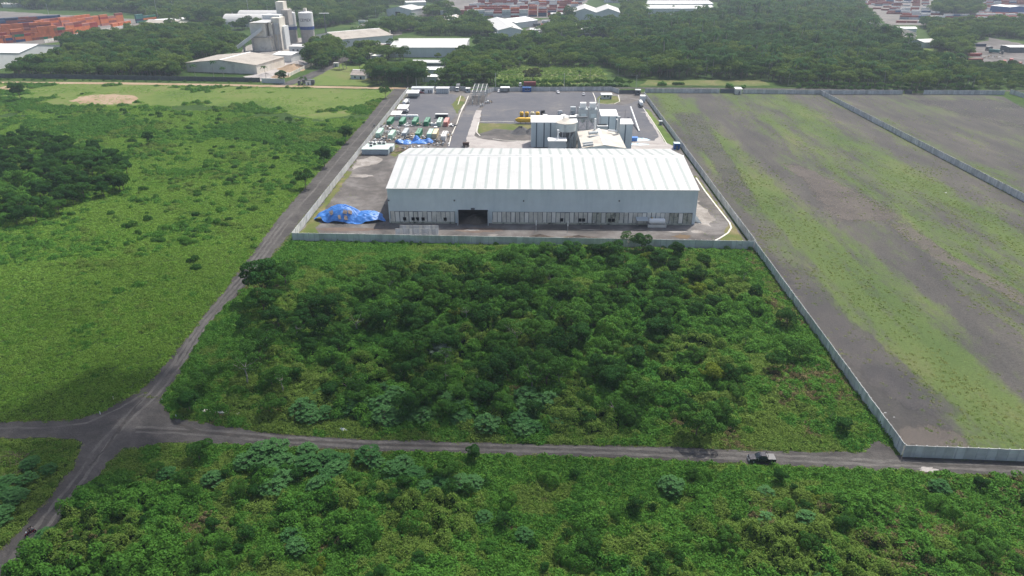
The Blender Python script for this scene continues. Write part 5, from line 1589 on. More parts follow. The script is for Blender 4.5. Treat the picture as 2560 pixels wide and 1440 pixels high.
MC = P(78, 1337)
hd = math.atan2(-1, -.78)
mr = thing("motorbike", "red motorbike with a white front carrying two people down the dirt road", "motorbike", (0, 0, 0))
M_BRED = mat("red_bike_paint", (.30, .015, .04), .3)
for x in (.65, -.65):
    m_ = MB(); m_.lathe([(.22, -.05), (.29, -.05), (.3, 0), (.29, .05), (.22, .05)], (x, 0, .3), 18, 'y'); w_ = m_.build("wheel", M_TYRE, mr)
    m_ = MB(); m_.lathe([(.05, -.06), (.2, -.02), (.2, .02), (.05, .06)], (x, 0, .3), 12, 'y'); m_.build("rim", M_STEEL, w_)
m_ = MB(); m_.extrude([(.45, .5), (.55, .95), (.4, 1.0), (.2, .62), (-.3, .55), (-.75, .72), (-.8, .62), (-.3, .35), (.2, .35)], -.13, .13); m_.build("body", M_BRED, mr, bevel=.04)
m_ = MB(); m_.extrude([(.15, .78), (-.2, .8), (-.75, .84), (-.7, .72), (.1, .68)], -.14, .14); m_.build("seat", M_BLACK, mr, bevel=.03)
m_ = MB(); m_.tube((.62, 0, .3), (.45, 0, 1.02), .05, 8); m_.tube((.42, -.36, 1.08), (.42, .36, 1.08), .025, 8); m_.build("handlebar", M_BLACK, mr)
m_ = MB(); m_.extrude([(.5, .75), (.62, .9), (.52, 1.05), (.42, 1.0)], -.16, .16); m_.build("front_fairing", M_WHITE, mr, bevel=.03)
m_ = MB(); m_.box((.62, 0, .9), (.06, .16, .12)); m_.build("headlight", M_WHITE, mr)
m_ = MB(); m_.extrude([(.95, .45), (.8, .62), (.5, .66), (.5, .62), (.78, .57), (.9, .42)], -.07, .07); m_.build("mudguard", M_BRED, mr)
mr.location = (MC.x, MC.y, .07); mr.rotation_euler = (0, 0, hd)
d = Vector((math.cos(hd), math.sin(hd), 0))
person("person in dark clothes riding in front on the red motorbike", MC + d * -.08 + Vector((0, 0, .03)), hd, "ride")
person("person in a grey shirt seated behind the rider of the red motorbike", MC + d * -.5 + Vector((0, 0, .1)), hd, "ride", M_RSHIRT)

# roadside bits
q0, q1 = P(508, 1030), P(582, 1036)
m_ = MB(); dd = (q1 - q0).normalized(); nn = Vector((-dd.y, dd.x, 0)) * .4
for a, b in ((q0, q0.lerp(q1, .8)), (q0.lerp(q1, .87), q1 + dd * 1.6)):
    m_.add([a - nn, b - nn, b + nn, a + nn] + [p + Vector((0, 0, .55)) for p in (a - nn, b - nn, b + nn, a + nn)], [(3, 2, 1, 0), (4, 5, 6, 7), (0, 1, 5, 4), (1, 2, 6, 5), (2, 3, 7, 6), (3, 0, 4, 7)])
tag(m_.build("concrete_kerb", M_KERB), "broken pale concrete kerb half sunk in the weeds near the junction", "kerb")
M_BAG = mat("white_plastic", (.75, .76, .76), .4)
for px, py, s, lb in ((858, 1078, .75, "larger crumpled white sack dumped at the edge of the dirt road"), (811, 1075, .38, "smaller white sack dumped at the edge of the dirt road")):
    heap("rubbish_sack", lb, "sack", P(px, py), s * 1.6, s, s * .9, M_BAG, px, n=14, k=5, rough=.3)
for px, py, lb in ((251, 1036, "short white marker post on the field side of the junction"), (441, 1044, "short white marker post on the thicket side of the junction"), (284, 999, "short white marker post where the field meets the dirt road"), (406, 1004, "short white marker post at the bend into the thicket side road")):
    q = P(px, py); m_ = MB(); m_.tube((q.x, q.y, 0), (q.x, q.y, .75), .09, 8); m_.lathe([(.09, 0), (.02, .07)], (q.x, q.y, .75), 8); tag(m_.build("marker_post", M_WHITE), lb, "post")
rr = random.Random(21)
M_BRANCH = mat("dead_branches", (.13, .10, .075), .9, var=.3)
for px, py, sx, lb in ((22, 1150, 3.0, "pile of dead branches by the grass verge, larger one"), (20, 1205, 2.0, "pile of dead branches by the bushes, smaller one")):
    q = P(px, py); m_ = MB()
    for i in range(110):
        a = rr.random() * 6.28; l = rr.uniform(.8, 2.6)
        p = Vector((q.x + rr.gauss(0, sx * .6), q.y + rr.gauss(0, .9), rr.random() * .8 + .05))
        m_.tube(p, p + Vector((l * math.cos(a), l * math.sin(a), rr.gauss(0, .35))), rr.uniform(.03, .08), 5, .02)
    tag(m_.build("branch_pile", M_BRANCH), lb, "branches")
for px, py, s in ((2213, 1032, .35), (2235, 1043, .3), (2150, 967, .5), (2365, 482, .6), (2095, 249, .9), (2350, 1120, .3), (1995, 1120, .3)):
    heap("litter", "scrap of white plastic litter lying on the gravel lot", "litter", P(px, py), s, s * .6, s * .4, M_BAG, px, n=8, k=3, group="white litter on the gravel")
# utility poles with wires behind the works
def utility_pole(px, py, label, h=10.0):
    q = P(px, py)
    r_ = thing("utility_pole", label, "utility pole", q)
    m_ = MB(); m_.tube((q.x, q.y, 0), (q.x, q.y, h), .2, 8, .12); m_.build("pole", M_CONCW, r_)
    m_ = MB(); m_.bx(q.x - 1.0, q.x + 1.0, q.y - .07, q.y + .07, h - .8, h - .65); m_.build("crossarm", M_GSTEEL, r_)
    return q, h
U = [utility_pole(px, py, lb) for px, py, lb in ((1041, 214, "concrete utility pole behind the long white office cabin"), (1239, 217, "concrete utility pole behind the dark open shelter"), (1410, 218, "concrete utility pole behind the white hatchback"), (1590, 222, "concrete utility pole beside the rear works gate"))]
U.append((U[0][0] + Vector((-55, 3, 0)), 10.0))
pairs = [(U[4], U[0]), (U[0], U[1]), (U[1], U[2]), (U[2], U[3])]
for i, ((a, ha), (b, hb)) in enumerate(pairs):
    m_ = MB()
    for s in (-.8, .8):
        prev = None
        for k in range(13):
            f = k / 12; p = a.lerp(b, f) + Vector((0, s * .1, ha - .6 - 3.2 * f * (1 - f) + s * .1))
            if prev is not None: m_.tube(prev, p, .045, 4)
            prev = p
    tag(m_.build("overhead_wire", M_GSTEEL), ("overhead wires leaving the pole behind the office cabin over the dark trees", "overhead wires spanning from the office cabin pole to the shelter pole", "overhead wires between the shelter pole and the hatchback pole", "overhead wires running to the pole by the rear gate")[i], "wire")
# ------------------------------------------------------------------ plants
def vnoise(x, y, scale, seed=0):
    "smooth value noise 0..1"
    r = np.random.default_rng(seed)
    L = r.random((128, 128))
    def one(u, v):
        i, j = np.floor(u).astype(int), np.floor(v).astype(int)
        f, g = u - i, v - j
        f, g = f * f * (3 - 2 * f), g * g * (3 - 2 * g)
        a = L[i % 128, j % 128]; b = L[(i + 1) % 128, j % 128]; c = L[i % 128, (j + 1) % 128]; d = L[(i + 1) % 128, (j + 1) % 128]
        return (a * (1 - f) + b * f) * (1 - g) + (c * (1 - f) + d * f) * g
    u, v = np.asarray(x) / scale, np.asarray(y) / scale
    return one(u, v) * .57 + one(u * 2.1 + 7, v * 2.1 + 3) * .28 + one(u * 4.3 + 1, v * 4.3 + 9) * .15


def cards(Pn, Nn, size, r, wide=.55, jit=.5, fold=.18, long_dir=None):
    "leaf-sized folded cards at points Pn facing Nn"
    n = len(Pn)
    N = Nn + r.normal(0, jit, (n, 3)); N /= np.linalg.norm(N, axis=1)[:, None] + 1e-9
    T = r.normal(0, 1, (n, 3)) if long_dir is None else long_dir + r.normal(0, .35, (n, 3))
    T -= (T * N).sum(1)[:, None] * N; T /= np.linalg.norm(T, axis=1)[:, None] + 1e-9
    B = np.cross(N, T)
    s = (size * r.uniform(.65, 1.35, n))[:, None]
    f = N * s * fold
    V = np.stack([Pn - T * s * .5 - f * .3, Pn + B * s * wide * .5 - f, Pn + T * s * .5 - f * .6, Pn - B * s * wide * .5 - f, Pn + f * .4], 1)
    Fq = np.array([[0, 1, 4], [1, 2, 4], [2, 3, 4], [3, 0, 4]])
    Fx = (np.arange(n)[:, None, None] * 5 + Fq[None]).reshape(-1, 3)
    return V.reshape(-1, 3), Fx


def cards4(Pn, Nn, size, r, wide=.6, jit=.5):
    "plain diamond cards for plants that are far off"
    n = len(Pn)
    N = Nn + r.normal(0, jit, (n, 3)); N /= np.linalg.norm(N, axis=1)[:, None] + 1e-9
    T = r.normal(0, 1, (n, 3)); T -= (T * N).sum(1)[:, None] * N; T /= np.linalg.norm(T, axis=1)[:, None] + 1e-9
    B = np.cross(N, T)
    s = (size * r.uniform(.65, 1.35, n))[:, None]
    V = np.stack([Pn - T * s * .5, Pn + B * s * wide * .5, Pn + T * s * .5, Pn - B * s * wide * .5], 1)
    Fx = (np.arange(n)[:, None] * 4 + np.arange(4)[None])
    return V.reshape(-1, 3), Fx


def lump_points(lumps, n, r, up=-.35, inner=.12):
    "points over the outside of a heap of ellipsoids"
    lumps = np.array(lumps, float)          # x y z rx ry rz
    area = lumps[:, 3] * lumps[:, 4] + lumps[:, 5] * lumps[:, 3]
    pk = r.choice(len(lumps), n * 3, p=area / area.sum())
    d = r.normal(0, 1, (n * 3, 3)); d /= np.linalg.norm(d, axis=1)[:, None]
    ok = d[:, 2] > up + r.normal(0, .15, n * 3)
    pk, d = pk[ok], d[ok]
    c, R_ = lumps[pk, :3], lumps[pk, 3:]
    rad = 1 - np.abs(r.normal(0, inner, len(pk)))[:, None]
    p = c + d * R_ * rad
    keep = np.ones(len(p), bool)
    for L in lumps:
        q = (((p - L[:3]) / L[3:]) ** 2).sum(1)
        keep &= q > .62
    p, nn = p[keep][:n], (d / R_)[keep][:n]
    nn /= np.linalg.norm(nn, axis=1)[:, None]
    return p, nn


def trunk_mesh(name, h, r0, limbs, rr, m):
    mb = MB()
    p = Vector((0, 0, -.1)); k = 4
    pts = [Vector((rr.gauss(0, .04) * i * h / 4, rr.gauss(0, .04) * i * h / 4, -.1 + (h + .1) * i / k)) for i in range(k + 1)]
    for i in range(k):
        mb.tube(pts[i], pts[i + 1], r0 * (1 - .16 * i), 7, r0 * (1 - .16 * (i + 1)))
    for (x, y, z, rb) in limbs:
        s = pts[k].lerp(pts[k - 1], rr.random() * .7)
        m1 = s.lerp(Vector((x, y, z)), .5) + Vector((0, 0, -.06 * h))
        mb.tube(s, m1, rb, 6, rb * .7); mb.tube(m1, (x, y, z), rb * .7, 6, rb * .35)
    return mb.build(name, m)


M_BARK = mat("bark", (.16, .13, .10), .9, var=.3, vs=1.5)
M_PBARK = mat("pale_bark", (.33, .31, .27), .9, var=.2, vs=1.5)
F_TREE = foliage("tree_leaves", [(.013, .056, .010), (.027, .096, .016), (.055, .150, .024)], trans=.2)
F_DARK = foliage("dark_tree_leaves", [(.007, .036, .008), (.014, .062, .012), (.027, .096, .018)], trans=.16)
F_VINE = foliage("vine_leaves", [(.014, .074, .012), (.032, .130, .018), (.074, .195, .028)], trans=.2, patch=.045, hue=.16, rnd=.25)
F_PALE = foliage("pale_broad_leaves", [(.020, .085, .020), (.036, .122, .030), (.060, .160, .046)], rough=.65, trans=.2, spec=.12)
F_SILV = foliage("silvery_leaves", [(.075, .125, .09), (.105, .15, .115)], rough=.5, trans=.15)
F_YELL = foliage("yellow_green_leaves", [(.085, .145, .016), (.14, .19, .022)], trans=.3)
F_BRON = foliage("brown_leaves", [(.13, .085, .03), (.19, .125, .05)], trans=.2)
F_WEED = foliage("weed_leaves", [(.020, .082, .012), (.044, .138, .018), (.084, .192, .027), (.135, .215, .042)], trans=.22, patch=.03, hue=.18, rnd=.25)
F_GRAS = foliage("grass_blades", [(.060, .165, .018), (.100, .235, .028), (.155, .275, .044)], trans=.3, patch=.025, hue=.18, rnd=.3)
F_LOTG = foliage("lot_weeds", [(.085, .150, .030), (.120, .180, .040), (.17, .19, .06)], trans=.3, patch=.03, hue=.3)
F_DRY = foliage("dry_growth", [(.13, .11, .05), (.19, .155, .08)], trans=.2)
F_WOOD = foliage("wood_leaves", [(.012, .046, .011), (.026, .080, .017), (.050, .120, .024), (.105, .165, .032)], trans=.22, patch=.012, hue=.35)
F_PALM = foliage("palm_fronds", [(.014, .050, .014), (.030, .085, .022)], rough=.8, trans=.15, spec=.04)

F_LIGHT = foliage("light_wood_leaves", [(.040, .105, .018), (.070, .150, .024), (.115, .180, .035)], trans=.28, patch=.012, hue=.3)
PROTO = {}
HOLD = bpy.data.collections.new("plant_sources")      # never linked: sources for the ground cover and far wood


def two(root_name, cat, crown, trunk, part="crown", tpart="trunk"):
    r_ = bpy.data.objects.new(root_name, None)
    r_["category"] = cat
    crown.name = part
    crown.parent = r_
    if trunk is not None:
        trunk.name = tpart; trunk.parent = r_
    return r_


def unlink(*os_):
    for o in os_:
        for c in list(o.users_collection): c.objects.unlink(o)


def leaf_obj(name, V, Fx, m):
    return bpy.data.objects.new(name, mesh_np(name, V, Fx, m))


def make_tree(kind, i, rad, h, m, bark, n=2600, size=.42, far=False, spread=1.0, flat=.62, lumps_n=14, up=-.35, cut=.40):
    r = np.random.default_rng(100 + i); rr = random.Random(100 + i)
    L = []
    zc = h - rad * flat * .9
    for k in range(lumps_n):
        a = rr.random() * 6.283; q = math.sqrt(rr.random()) * rad * .78 * spread
        lr = rad * (rr.uniform(.14, .30) if k % 3 else rr.uniform(.32, .50))
        if k % 4 == 1: q = min(rad * 1.02, q * 1.35)
        z = zc + (rr.uniform(-.45, .6)) * rad * flat - .30 * q * q / rad * (flat)
        L.append((q * math.cos(a), q * math.sin(a), z, lr, lr * rr.uniform(.85, 1.15), lr * rr.uniform(.6, .85)))
    p, nn = lump_points(L, n, r, up, .2)
    V, Fx = (cards4 if far else cards)(p, nn, size, r, jit=.62)
    cr = leaf_obj("crown", V, Fx, m)
    tr = trunk_mesh("trunk", h * cut, max(.08, rad * .055), [(l[0] * .8, l[1] * .8, l[2] - l[5] * .3, max(.03, rad * .022)) for l in L[:7]], rr, bark)
    unlink(tr)
    PROTO.setdefault(kind, []).append(two("tree", "tree", cr, tr))


def make_mound(kind, i, rad, h, m, n=1700, size=.32, part="foliage", cat="shrub", name="shrub", lumps_n=9, drape=True):
    "shrub smothered in vines: rounded heaps down to the ground"
    r = np.random.default_rng(300 + i); rr = random.Random(300 + i)
    L = []
    for k in range(lumps_n):
        a = rr.random() * 6.283; q = math.sqrt(rr.random()) * rad * .72
        lr = rad * rr.uniform(.28, .5)
        top = h * (1 - .55 * (q / rad) ** 2) * rr.uniform(.7, 1.0)
        L.append((q * math.cos(a), q * math.sin(a), top - lr * .75, lr, lr * rr.uniform(.8, 1.2), lr * .85))
        if drape: L.append((q * math.cos(a) * 1.06, q * math.sin(a) * 1.06, max(.15, top * .35), lr * 1.05, lr * 1.05, max(.3, top * .5)))
    p, nn = lump_points(L, n, r, -.25, .07)
    ok = p[:, 2] > -.05
    V, Fx = cards(p[ok], nn[ok], size, r, jit=.42)
    cr = leaf_obj(part, V, Fx, m)
    tr = trunk_mesh("stem", h * .5, .06, [(l[0], l[1], max(.3, l[2]), .03) for l in L[:5]], rr, M_BARK)
    unlink(tr)
    PROTO.setdefault(kind, []).append(two(name, cat, cr, tr, part, "stem"))


def make_rosette(kind, i, rad, h, m, n=60, leaf=.55):
    "broad-leaved shrub: whorls of big leaves at the stem tips"
    r = np.random.default_rng(500 + i); rr = random.Random(500 + i)
    Vs, Fs, b = [], [], 0
    tips = []
    for k in range(n):
        a = rr.random() * 6.283; q = math.sqrt(rr.random()) * rad
        z = h * (1 - .5 * (q / rad) ** 2) * rr.uniform(.55, 1.0)
        c = np.array((q * math.cos(a), q * math.sin(a), z)); tips.append(c)
        mlv = rr.randint(8, 12)
        ang = np.linspace(0, 6.283, mlv, endpoint=False) + rr.random()
        d = np.stack([np.cos(ang), np.sin(ang), r.uniform(-.35, .25, mlv)], 1)
        lf = leaf * r.uniform(.7, 1.25, mlv)
        P_ = c + d * lf[:, None] * .55
        N_ = np.stack([-np.cos(ang) * .25 + .25 * (q / rad) * math.cos(a), -np.sin(ang) * .25 + .25 * (q / rad) * math.sin(a), np.ones(mlv)], 1)
        V, Fx = cards(P_, N_, leaf, r, wide=.6, jit=.18, long_dir=d)
        Vs.append(V); Fs.append(Fx + b); b += len(V)
    cr = leaf_obj("foliage", np.concatenate(Vs), np.concatenate(Fs), m)
    tr = trunk_mesh("stem", h * .4, .07, [(t[0], t[1], t[2], .03) for t in tips[:14]], rr, M_PBARK)
    unlink(tr)
    PROTO.setdefault(kind, []).append(two("shrub", "shrub", cr, tr, "foliage", "stem"))


def make_palm(kind, i, h, m, nf=18, fl=3.6):
    r = np.random.default_rng(700 + i); rr = random.Random(700 + i)
    lean = (rr.gauss(0, .06) * h, rr.gauss(0, .06) * h)
    Vs, Fs, b = [], [], 0
    top = np.array((lean[0], lean[1], h))
    for k in range(nf):
        a = 6.283 * k / nf + rr.gauss(0, .15); e = rr.uniform(-.2, .9)
        d = np.array((math.cos(a), math.sin(a), 0)); sd_ = np.array((-math.sin(a), math.cos(a), 0))
        L = fl * rr.uniform(.8, 1.1)
        ns_ = 8
        for s in range(ns_):
            f0, f1 = s / ns_, (s + 1) / ns_
            def pt(f): return top + d * L * f * math.cos(e * (1 - f)) + np.array((0, 0, L * (e * f - (.55 + .6 * max(0, e)) * f * f)))
            w0, w1 = .55 * math.sin(math.pi * (.12 + .8 * f0)), .55 * math.sin(math.pi * (.12 + .8 * f1))
            p0, p1 = pt(f0), pt(f1)
            for q in (-1, 1):
                dr = np.array((0, 0, -.45))
                V = np.array([p0, p0 + (sd_ * q + dr) * w0 + d * .25, p1 + (sd_ * q + dr) * w1 * .8 + d * .1, p1])
                Vs.append(V); Fs.append(np.array([[0, 1, 2, 3]]) + b); b += 4
    cr = leaf_obj("crown", np.concatenate(Vs), np.concatenate(Fs), m)
    mb = MB(); k = 6
    for s in range(k):
        f0, f1 = s / k, (s + 1) / k
        mb.tube((lean[0] * f0 ** 2, lean[1] * f0 ** 2, h * f0 - .1 * (s == 0)), (lean[0] * f1 ** 2, lean[1] * f1 ** 2, h * f1), .24 - .1 * f0, 8, .24 - .1 * f1)
    tr = mb.build("trunk", M_PBARK); unlink(tr)
    PROTO.setdefault(kind, []).append(two("palm_tree", "palm tree", cr, tr))


for i in range(4): make_tree("tree", i, 3.1 + .25 * i, 5.6 + .5 * i, F_TREE, M_BARK, 3000, .40, lumps_n=24)
for i in range(3): make_tree("dark", 10 + i, 3.0 + .3 * i, 6.0 + .6 * i, F_DARK, M_BARK, 3200, .40, lumps_n=26, flat=.75)
for i in range(3): make_tree("airy", 20 + i, 3.0 + .3 * i, 6.4 + .5 * i, F_TREE, M_PBARK, 1500, .36, spread=1.15, flat=.5, lumps_n=16, up=.05, cut=.55)
for i in range(1): make_tree("silver", 30 + i, 3.2, 5.4, F_SILV, M_PBARK, 2200, .40, flat=.55)
for i in range(2): make_tree("yellow", 33 + i, 3.0, 4.6, F_YELL, M_BARK, 2200, .38, flat=.6)
for i in range(5): make_mound("mound", i, 2.3 + .35 * i, 2.3 + .45 * i, F_VINE, 2000 + 260 * i, .33)
for i in range(3): make_mound("bush", 10 + i, 1.7 + .25 * i, 1.7 + .3 * i, F_TREE, 1300, .30, lumps_n=7)
for i in range(2): make_mound("gold", 16 + i, 1.8, 1.8, F_YELL, 1200, .30, lumps_n=7)
for i in range(2): make_mound("drybush", 20 + i, 1.6, 1.3, F_DRY, 900, .30, lumps_n=6)
for i in range(3): make_rosette("pale", i, 2.0 + .3 * i, 2.6 + .35 * i, F_PALE, 84, .48)
for i in range(5): make_tree("wood", 50 + i, 5.0 + .5 * i, 10.5 + 1.0 * i, F_WOOD, M_BARK, 1500, .95, far=True, flat=.62, lumps_n=26)
for i in range(2): make_tree("lightwood", 70 + i, 4.5 + i, 9.0 + i, F_LIGHT, M_BARK, 1500, .85, far=True, flat=.6, lumps_n=24)
for i in range(2): make_tree("darkwood", 74 + i, 5.5 + i, 12.0 + i, F_DARK, M_BARK, 1700, .9, far=True, flat=.7, lumps_n=28)
for i in range(2): make_tree("umbrella", 60 + i, 8.0 + i, 11.0, F_WOOD, M_BARK, 2600, .95, far=True, flat=.38, lumps_n=26, spread=1.1, cut=.5)
make_tree("rust", 64, 6.5, 9.5, F_BRON, M_BARK, 1700, .95, far=True, flat=.75, lumps_n=18)
make_tree("goldwood", 66, 5.5, 10.0, F_YELL, M_BARK, 1500, .95, far=True, flat=.6, lumps_n=16)
make_tree("brownwood", 67, 7.5, 10.0, foliage("olive_leaves", [(.05, .06, .025), (.075, .08, .035)], trans=.15), M_BARK, 2000, .95, far=True, flat=.6, lumps_n=20)
for i in range(3): make_palm("palm", i, 9.0 + 2.2 * i, F_PALM)


# low growth that nobody could count: patches of leaves
def patch(name, m, half, n, size, hgt, lump, seed, upright=0.0, wide=.55):
    r = np.random.default_rng(seed)
    x = r.uniform(-half, half, n) + r.normal(0, .3, n); y = r.uniform(-half, half, n) + r.normal(0, .3, n)
    hz = vnoise(x + 50, y + 50, lump, seed)
    e = .05
    gx_ = (vnoise(x + 50 + e, y + 50, lump, seed) - hz) / e; gy_ = (vnoise(x + 50, y + 50 + e, lump, seed) - hz) / e
    edge = np.clip(1.25 - np.maximum(np.abs(x), np.abs(y)) / half * .9, 0.1, 1)
    z = np.clip((hz - .25) * 1.6, .02, 1.3) * hgt * edge * r.uniform(.72, 1.0, n)
    N_ = np.stack([-gx_ * hgt * 1.4, -gy_ * hgt * 1.4, np.ones(n)], 1)
    N_ += np.stack([r.normal(0, upright, n), r.normal(0, upright, n), np.zeros(n)], 1)
    V, Fx = cards(np.stack([x, y, z], 1), N_, size, r, wide=wide, jit=.45)
    o = leaf_obj(name, V, Fx, m)
    return o


def source(name, objs):
    c = bpy.data.collections.new(name)
    for i, o in enumerate(objs):
        o.name = "%s_%s" % (name, "abcdefghijkl"[i])
        c.objects.link(o)
    return c


def sprig(name, m, rad, n, size, hgt, seed, wide=.55, jit=.5, up=0.0):
    "a small clump of leaves to sit on the heaped growth"
    r = np.random.default_rng(seed)
    a = r.uniform(0, 6.283, n); q = np.sqrt(r.random(n)) * rad
    x, y = q * np.cos(a), q * np.sin(a)
    z = hgt * np.sqrt(np.clip(1 - (q / rad) ** 2, 0, 1)) * r.uniform(.25, 1.0, n)
    N_ = np.stack([x / rad * .7, y / rad * .7, np.ones(n)], 1) + r.normal(0, up, (n, 3))
    V, Fx = cards(np.stack([x, y, z], 1), N_, size, r, wide=wide, jit=jit)
    return leaf_obj(name, V, Fx, m)


S_WEED = source("weed", [sprig("weed", F_WEED, .95, 66, .38, h, 40 + i, .55, .6) for i, h in enumerate((.5, .75, .35))])
S_LOW = source("low", [sprig("low", F_GRAS, 1.0, 60, .38, h, 60 + i, .3, .6, .3) for i, h in enumerate((.22, .32, .16))])
S_TUFT = source("tuft", [sprig("tuft", F_LOTG, .5, 34, .24, .12, 70 + i, .5, .5, .25) for i in range(3)])
S_DRYP = source("dryp", [sprig("dryp", F_DRY, .95, 44, .42, .5, 80 + i, .35, .6, .3) for i in range(2)])
S_VINE = source("vine", [sprig("vine", F_VINE, 1.0, 74, .40, h, 90 + i, .7, .65) for i, h in enumerate((.6, .95, .45))])


def joined(kinds):
    "crown and trunk of a plant as one source mesh"
    out = []
    for pr_ in kinds:
        ms, V, Fq, mi = [], [], [], []
        for ch in pr_.children:
            me = ch.data
            b = len(V)
            V += [v.co[:] for v in me.vertices]
            k = len(ms); ms.append(me.materials[0])
            for pgn in me.polygons: Fq.append([b + i for i in pgn.vertices]); mi.append(k)
        me = bpy.data.meshes.new("source"); me.from_pydata(V, [], Fq)
        for m in ms: me.materials.append(m)
        me.polygons.foreach_set("material_index", mi)
        out.append(bpy.data.objects.new("source", me))
    return out


S_WOOD = source("woodsrc", joined(PROTO["wood"][:4] + PROTO["lightwood"] + PROTO["darkwood"] + PROTO["palm"][:2] + PROTO["umbrella"]))


def scatter(name, pts, rot, scl, idx, coll, label=None):
    "one object of instances at the given points (stuff only)"
    me = bpy.data.meshes.new(name)
    n = len(pts)
    rot = np.asarray(rot)
    if rot.ndim == 1: rot = np.stack([np.zeros(n), np.zeros(n), rot], 1)
    me.vertices.add(n); me.vertices.foreach_set("co", np.ascontiguousarray(pts, dtype=np.float32).ravel())
    for nm, tp, arr, key in (("rotv", 'FLOAT_VECTOR', rot, "vector"), ("scl", 'FLOAT_VECTOR', scl, "vector"), ("idx", 'INT', idx, "value")):
        at = me.attributes.new(nm, tp, 'POINT')
        at.data.foreach_set(key, np.ascontiguousarray(arr, dtype=np.int32 if tp == 'INT' else np.float32).ravel())
    o = bpy.data.objects.new(name, me); COL.objects.link(o)
    ng = bpy.data.node_groups.new(name + "_nodes", 'GeometryNodeTree')
    ng.interface.new_socket("Geometry", in_out='INPUT', socket_type='NodeSocketGeometry')
    ng.interface.new_socket("Geometry", in_out='OUTPUT', socket_type='NodeSocketGeometry')
    N_ = ng.nodes.new
    gi, go = N_("NodeGroupInput"), N_("NodeGroupOutput")
    iop = N_("GeometryNodeInstanceOnPoints")
    ci = N_("GeometryNodeCollectionInfo"); ci.inputs["Collection"].default_value = coll
    ci.inputs["Separate Children"].default_value = True; ci.inputs["Reset Children"].default_value = True
    def na(nm, tp):
        a = N_("GeometryNodeInputNamedAttribute"); a.data_type = tp; a.inputs["Name"].default_value = nm
        return a.outputs["Attribute"]
    lk = ng.links.new
    lk(gi.outputs[0], iop.inputs["Points"]); lk(ci.outputs[0], iop.inputs["Instance"])
    iop.inputs["Pick Instance"].default_value = True
    lk(na("idx", 'INT'), iop.inputs["Instance Index"])
    lk(na("rotv", 'FLOAT_VECTOR'), iop.inputs["Rotation"]); lk(na("scl", 'FLOAT_VECTOR'), iop.inputs["Scale"])
    lk(iop.outputs[0], go.inputs[0])
    md = o.modifiers.new("scatter", 'NODES'); md.node_group = ng
    return tag(o, label, kind="stuff")


def grid(poly, s, r, jit=.45):
    xs_, ys_ = [p[0] for p in poly], [p[1] for p in poly]
    gx_, gy_ = np.meshgrid(np.arange(min(xs_), max(xs_), s), np.arange(min(ys_), max(ys_), s))
    x = gx_.ravel() + r.uniform(-jit, jit, gx_.size) * s; y = gy_.ravel() + r.uniform(-jit, jit, gx_.size) * s
    k = pin(poly, x, y)
    return x[k], y[k]


def outside(x, y, polys):
    k = np.ones(len(x), bool)
    for p in polys: k &= ~pin(p, x, y)
    return k


def out3(x, y, r, lo, hi, nidx, zs=(.8, 1.25)):
    n = len(x)
    s = r.uniform(lo, hi, n)
    return np.stack([x, y, np.zeros(n)], 1), r.uniform(0, 6.283, n), np.stack([s, s, s * r.uniform(*zs, n)], 1), r.integers(0, nidx, n)
# ------------------------------------------------------------------ where things grow
# roads in photo pixels, used to keep plants off them
ROADS = [W(q) for q in (
    [(335, 985), (372, 955), (478, 828), (586, 690), (698, 540), (773, 455), (836, 385), (913, 300), (956, 248), (1022, 222), (1000, 245), (950, 305), (868, 410), (795, 500), (722, 590), (643, 690), (536, 800), (434, 965), (404, 1000)],
    [(-200, 1052), (180, 1050), (257, 1028), (345, 980), (400, 998), (436, 1046), (560, 1063), (700, 1083), (900, 1096), (1280, 1106), (1700, 1115), (1960, 1127), (2150, 1128), (2188, 1096), (2250, 1135), (2620, 1152), (2700, 1198), (2560, 1195), (2200, 1178), (1900, 1163), (1600, 1150), (1280, 1140), (900, 1128), (650, 1117), (470, 1108), (370, 1116), (302, 1130), (224, 1220), (127, 1347), (20, 1490), (-95, 1480), (-20, 1398), (95, 1272), (178, 1172), (203, 1112), (188, 1100), (-200, 1098)])]
R1 = np.random.default_rng(5)
LEFT = W([(-420, 1052), (180, 1050), (255, 1028), (335, 985), (372, 955), (478, 828), (586, 690), (698, 540), (773, 455), (836, 385), (913, 300), (956, 248), (900, 222), (600, 216), (0, 208), (-340, 204)])
MOWN = W([(-300, 206), (0, 206), (985, 224), (960, 255), (900, 285), (800, 300), (640, 272), (470, 266), (330, 276), (170, 268), (60, 248), (-300, 240)])
THICK = W([(405, 1000), (434, 965), (536, 800), (643, 690), (722, 606), (732, 604), (1878, 628), (1900, 640), (2065, 870), (2240, 1120), (2188, 1096), (2150, 1126), (1960, 1126), (1700, 1114), (1280, 1105), (900, 1095), (700, 1082), (560, 1062), (436, 1042)])
FRONT = W([(302, 1132), (372, 1118), (470, 1110), (650, 1119), (900, 1130), (1280, 1142), (1600, 1152), (1900, 1166), (2200, 1180), (2700, 1200), (2700, 1560), (-60, 1560), (127, 1350), (226, 1222)])
CORN = W([(-250, 1100), (186, 1101), (200, 1114), (176, 1174), (93, 1274), (-25, 1400), (-250, 1560)])
DARKP = W([(-150, 420), (0, 345), (110, 345), (250, 385), (320, 430), (330, 480), (240, 500), (170, 530), (40, 575), (-150, 620)])

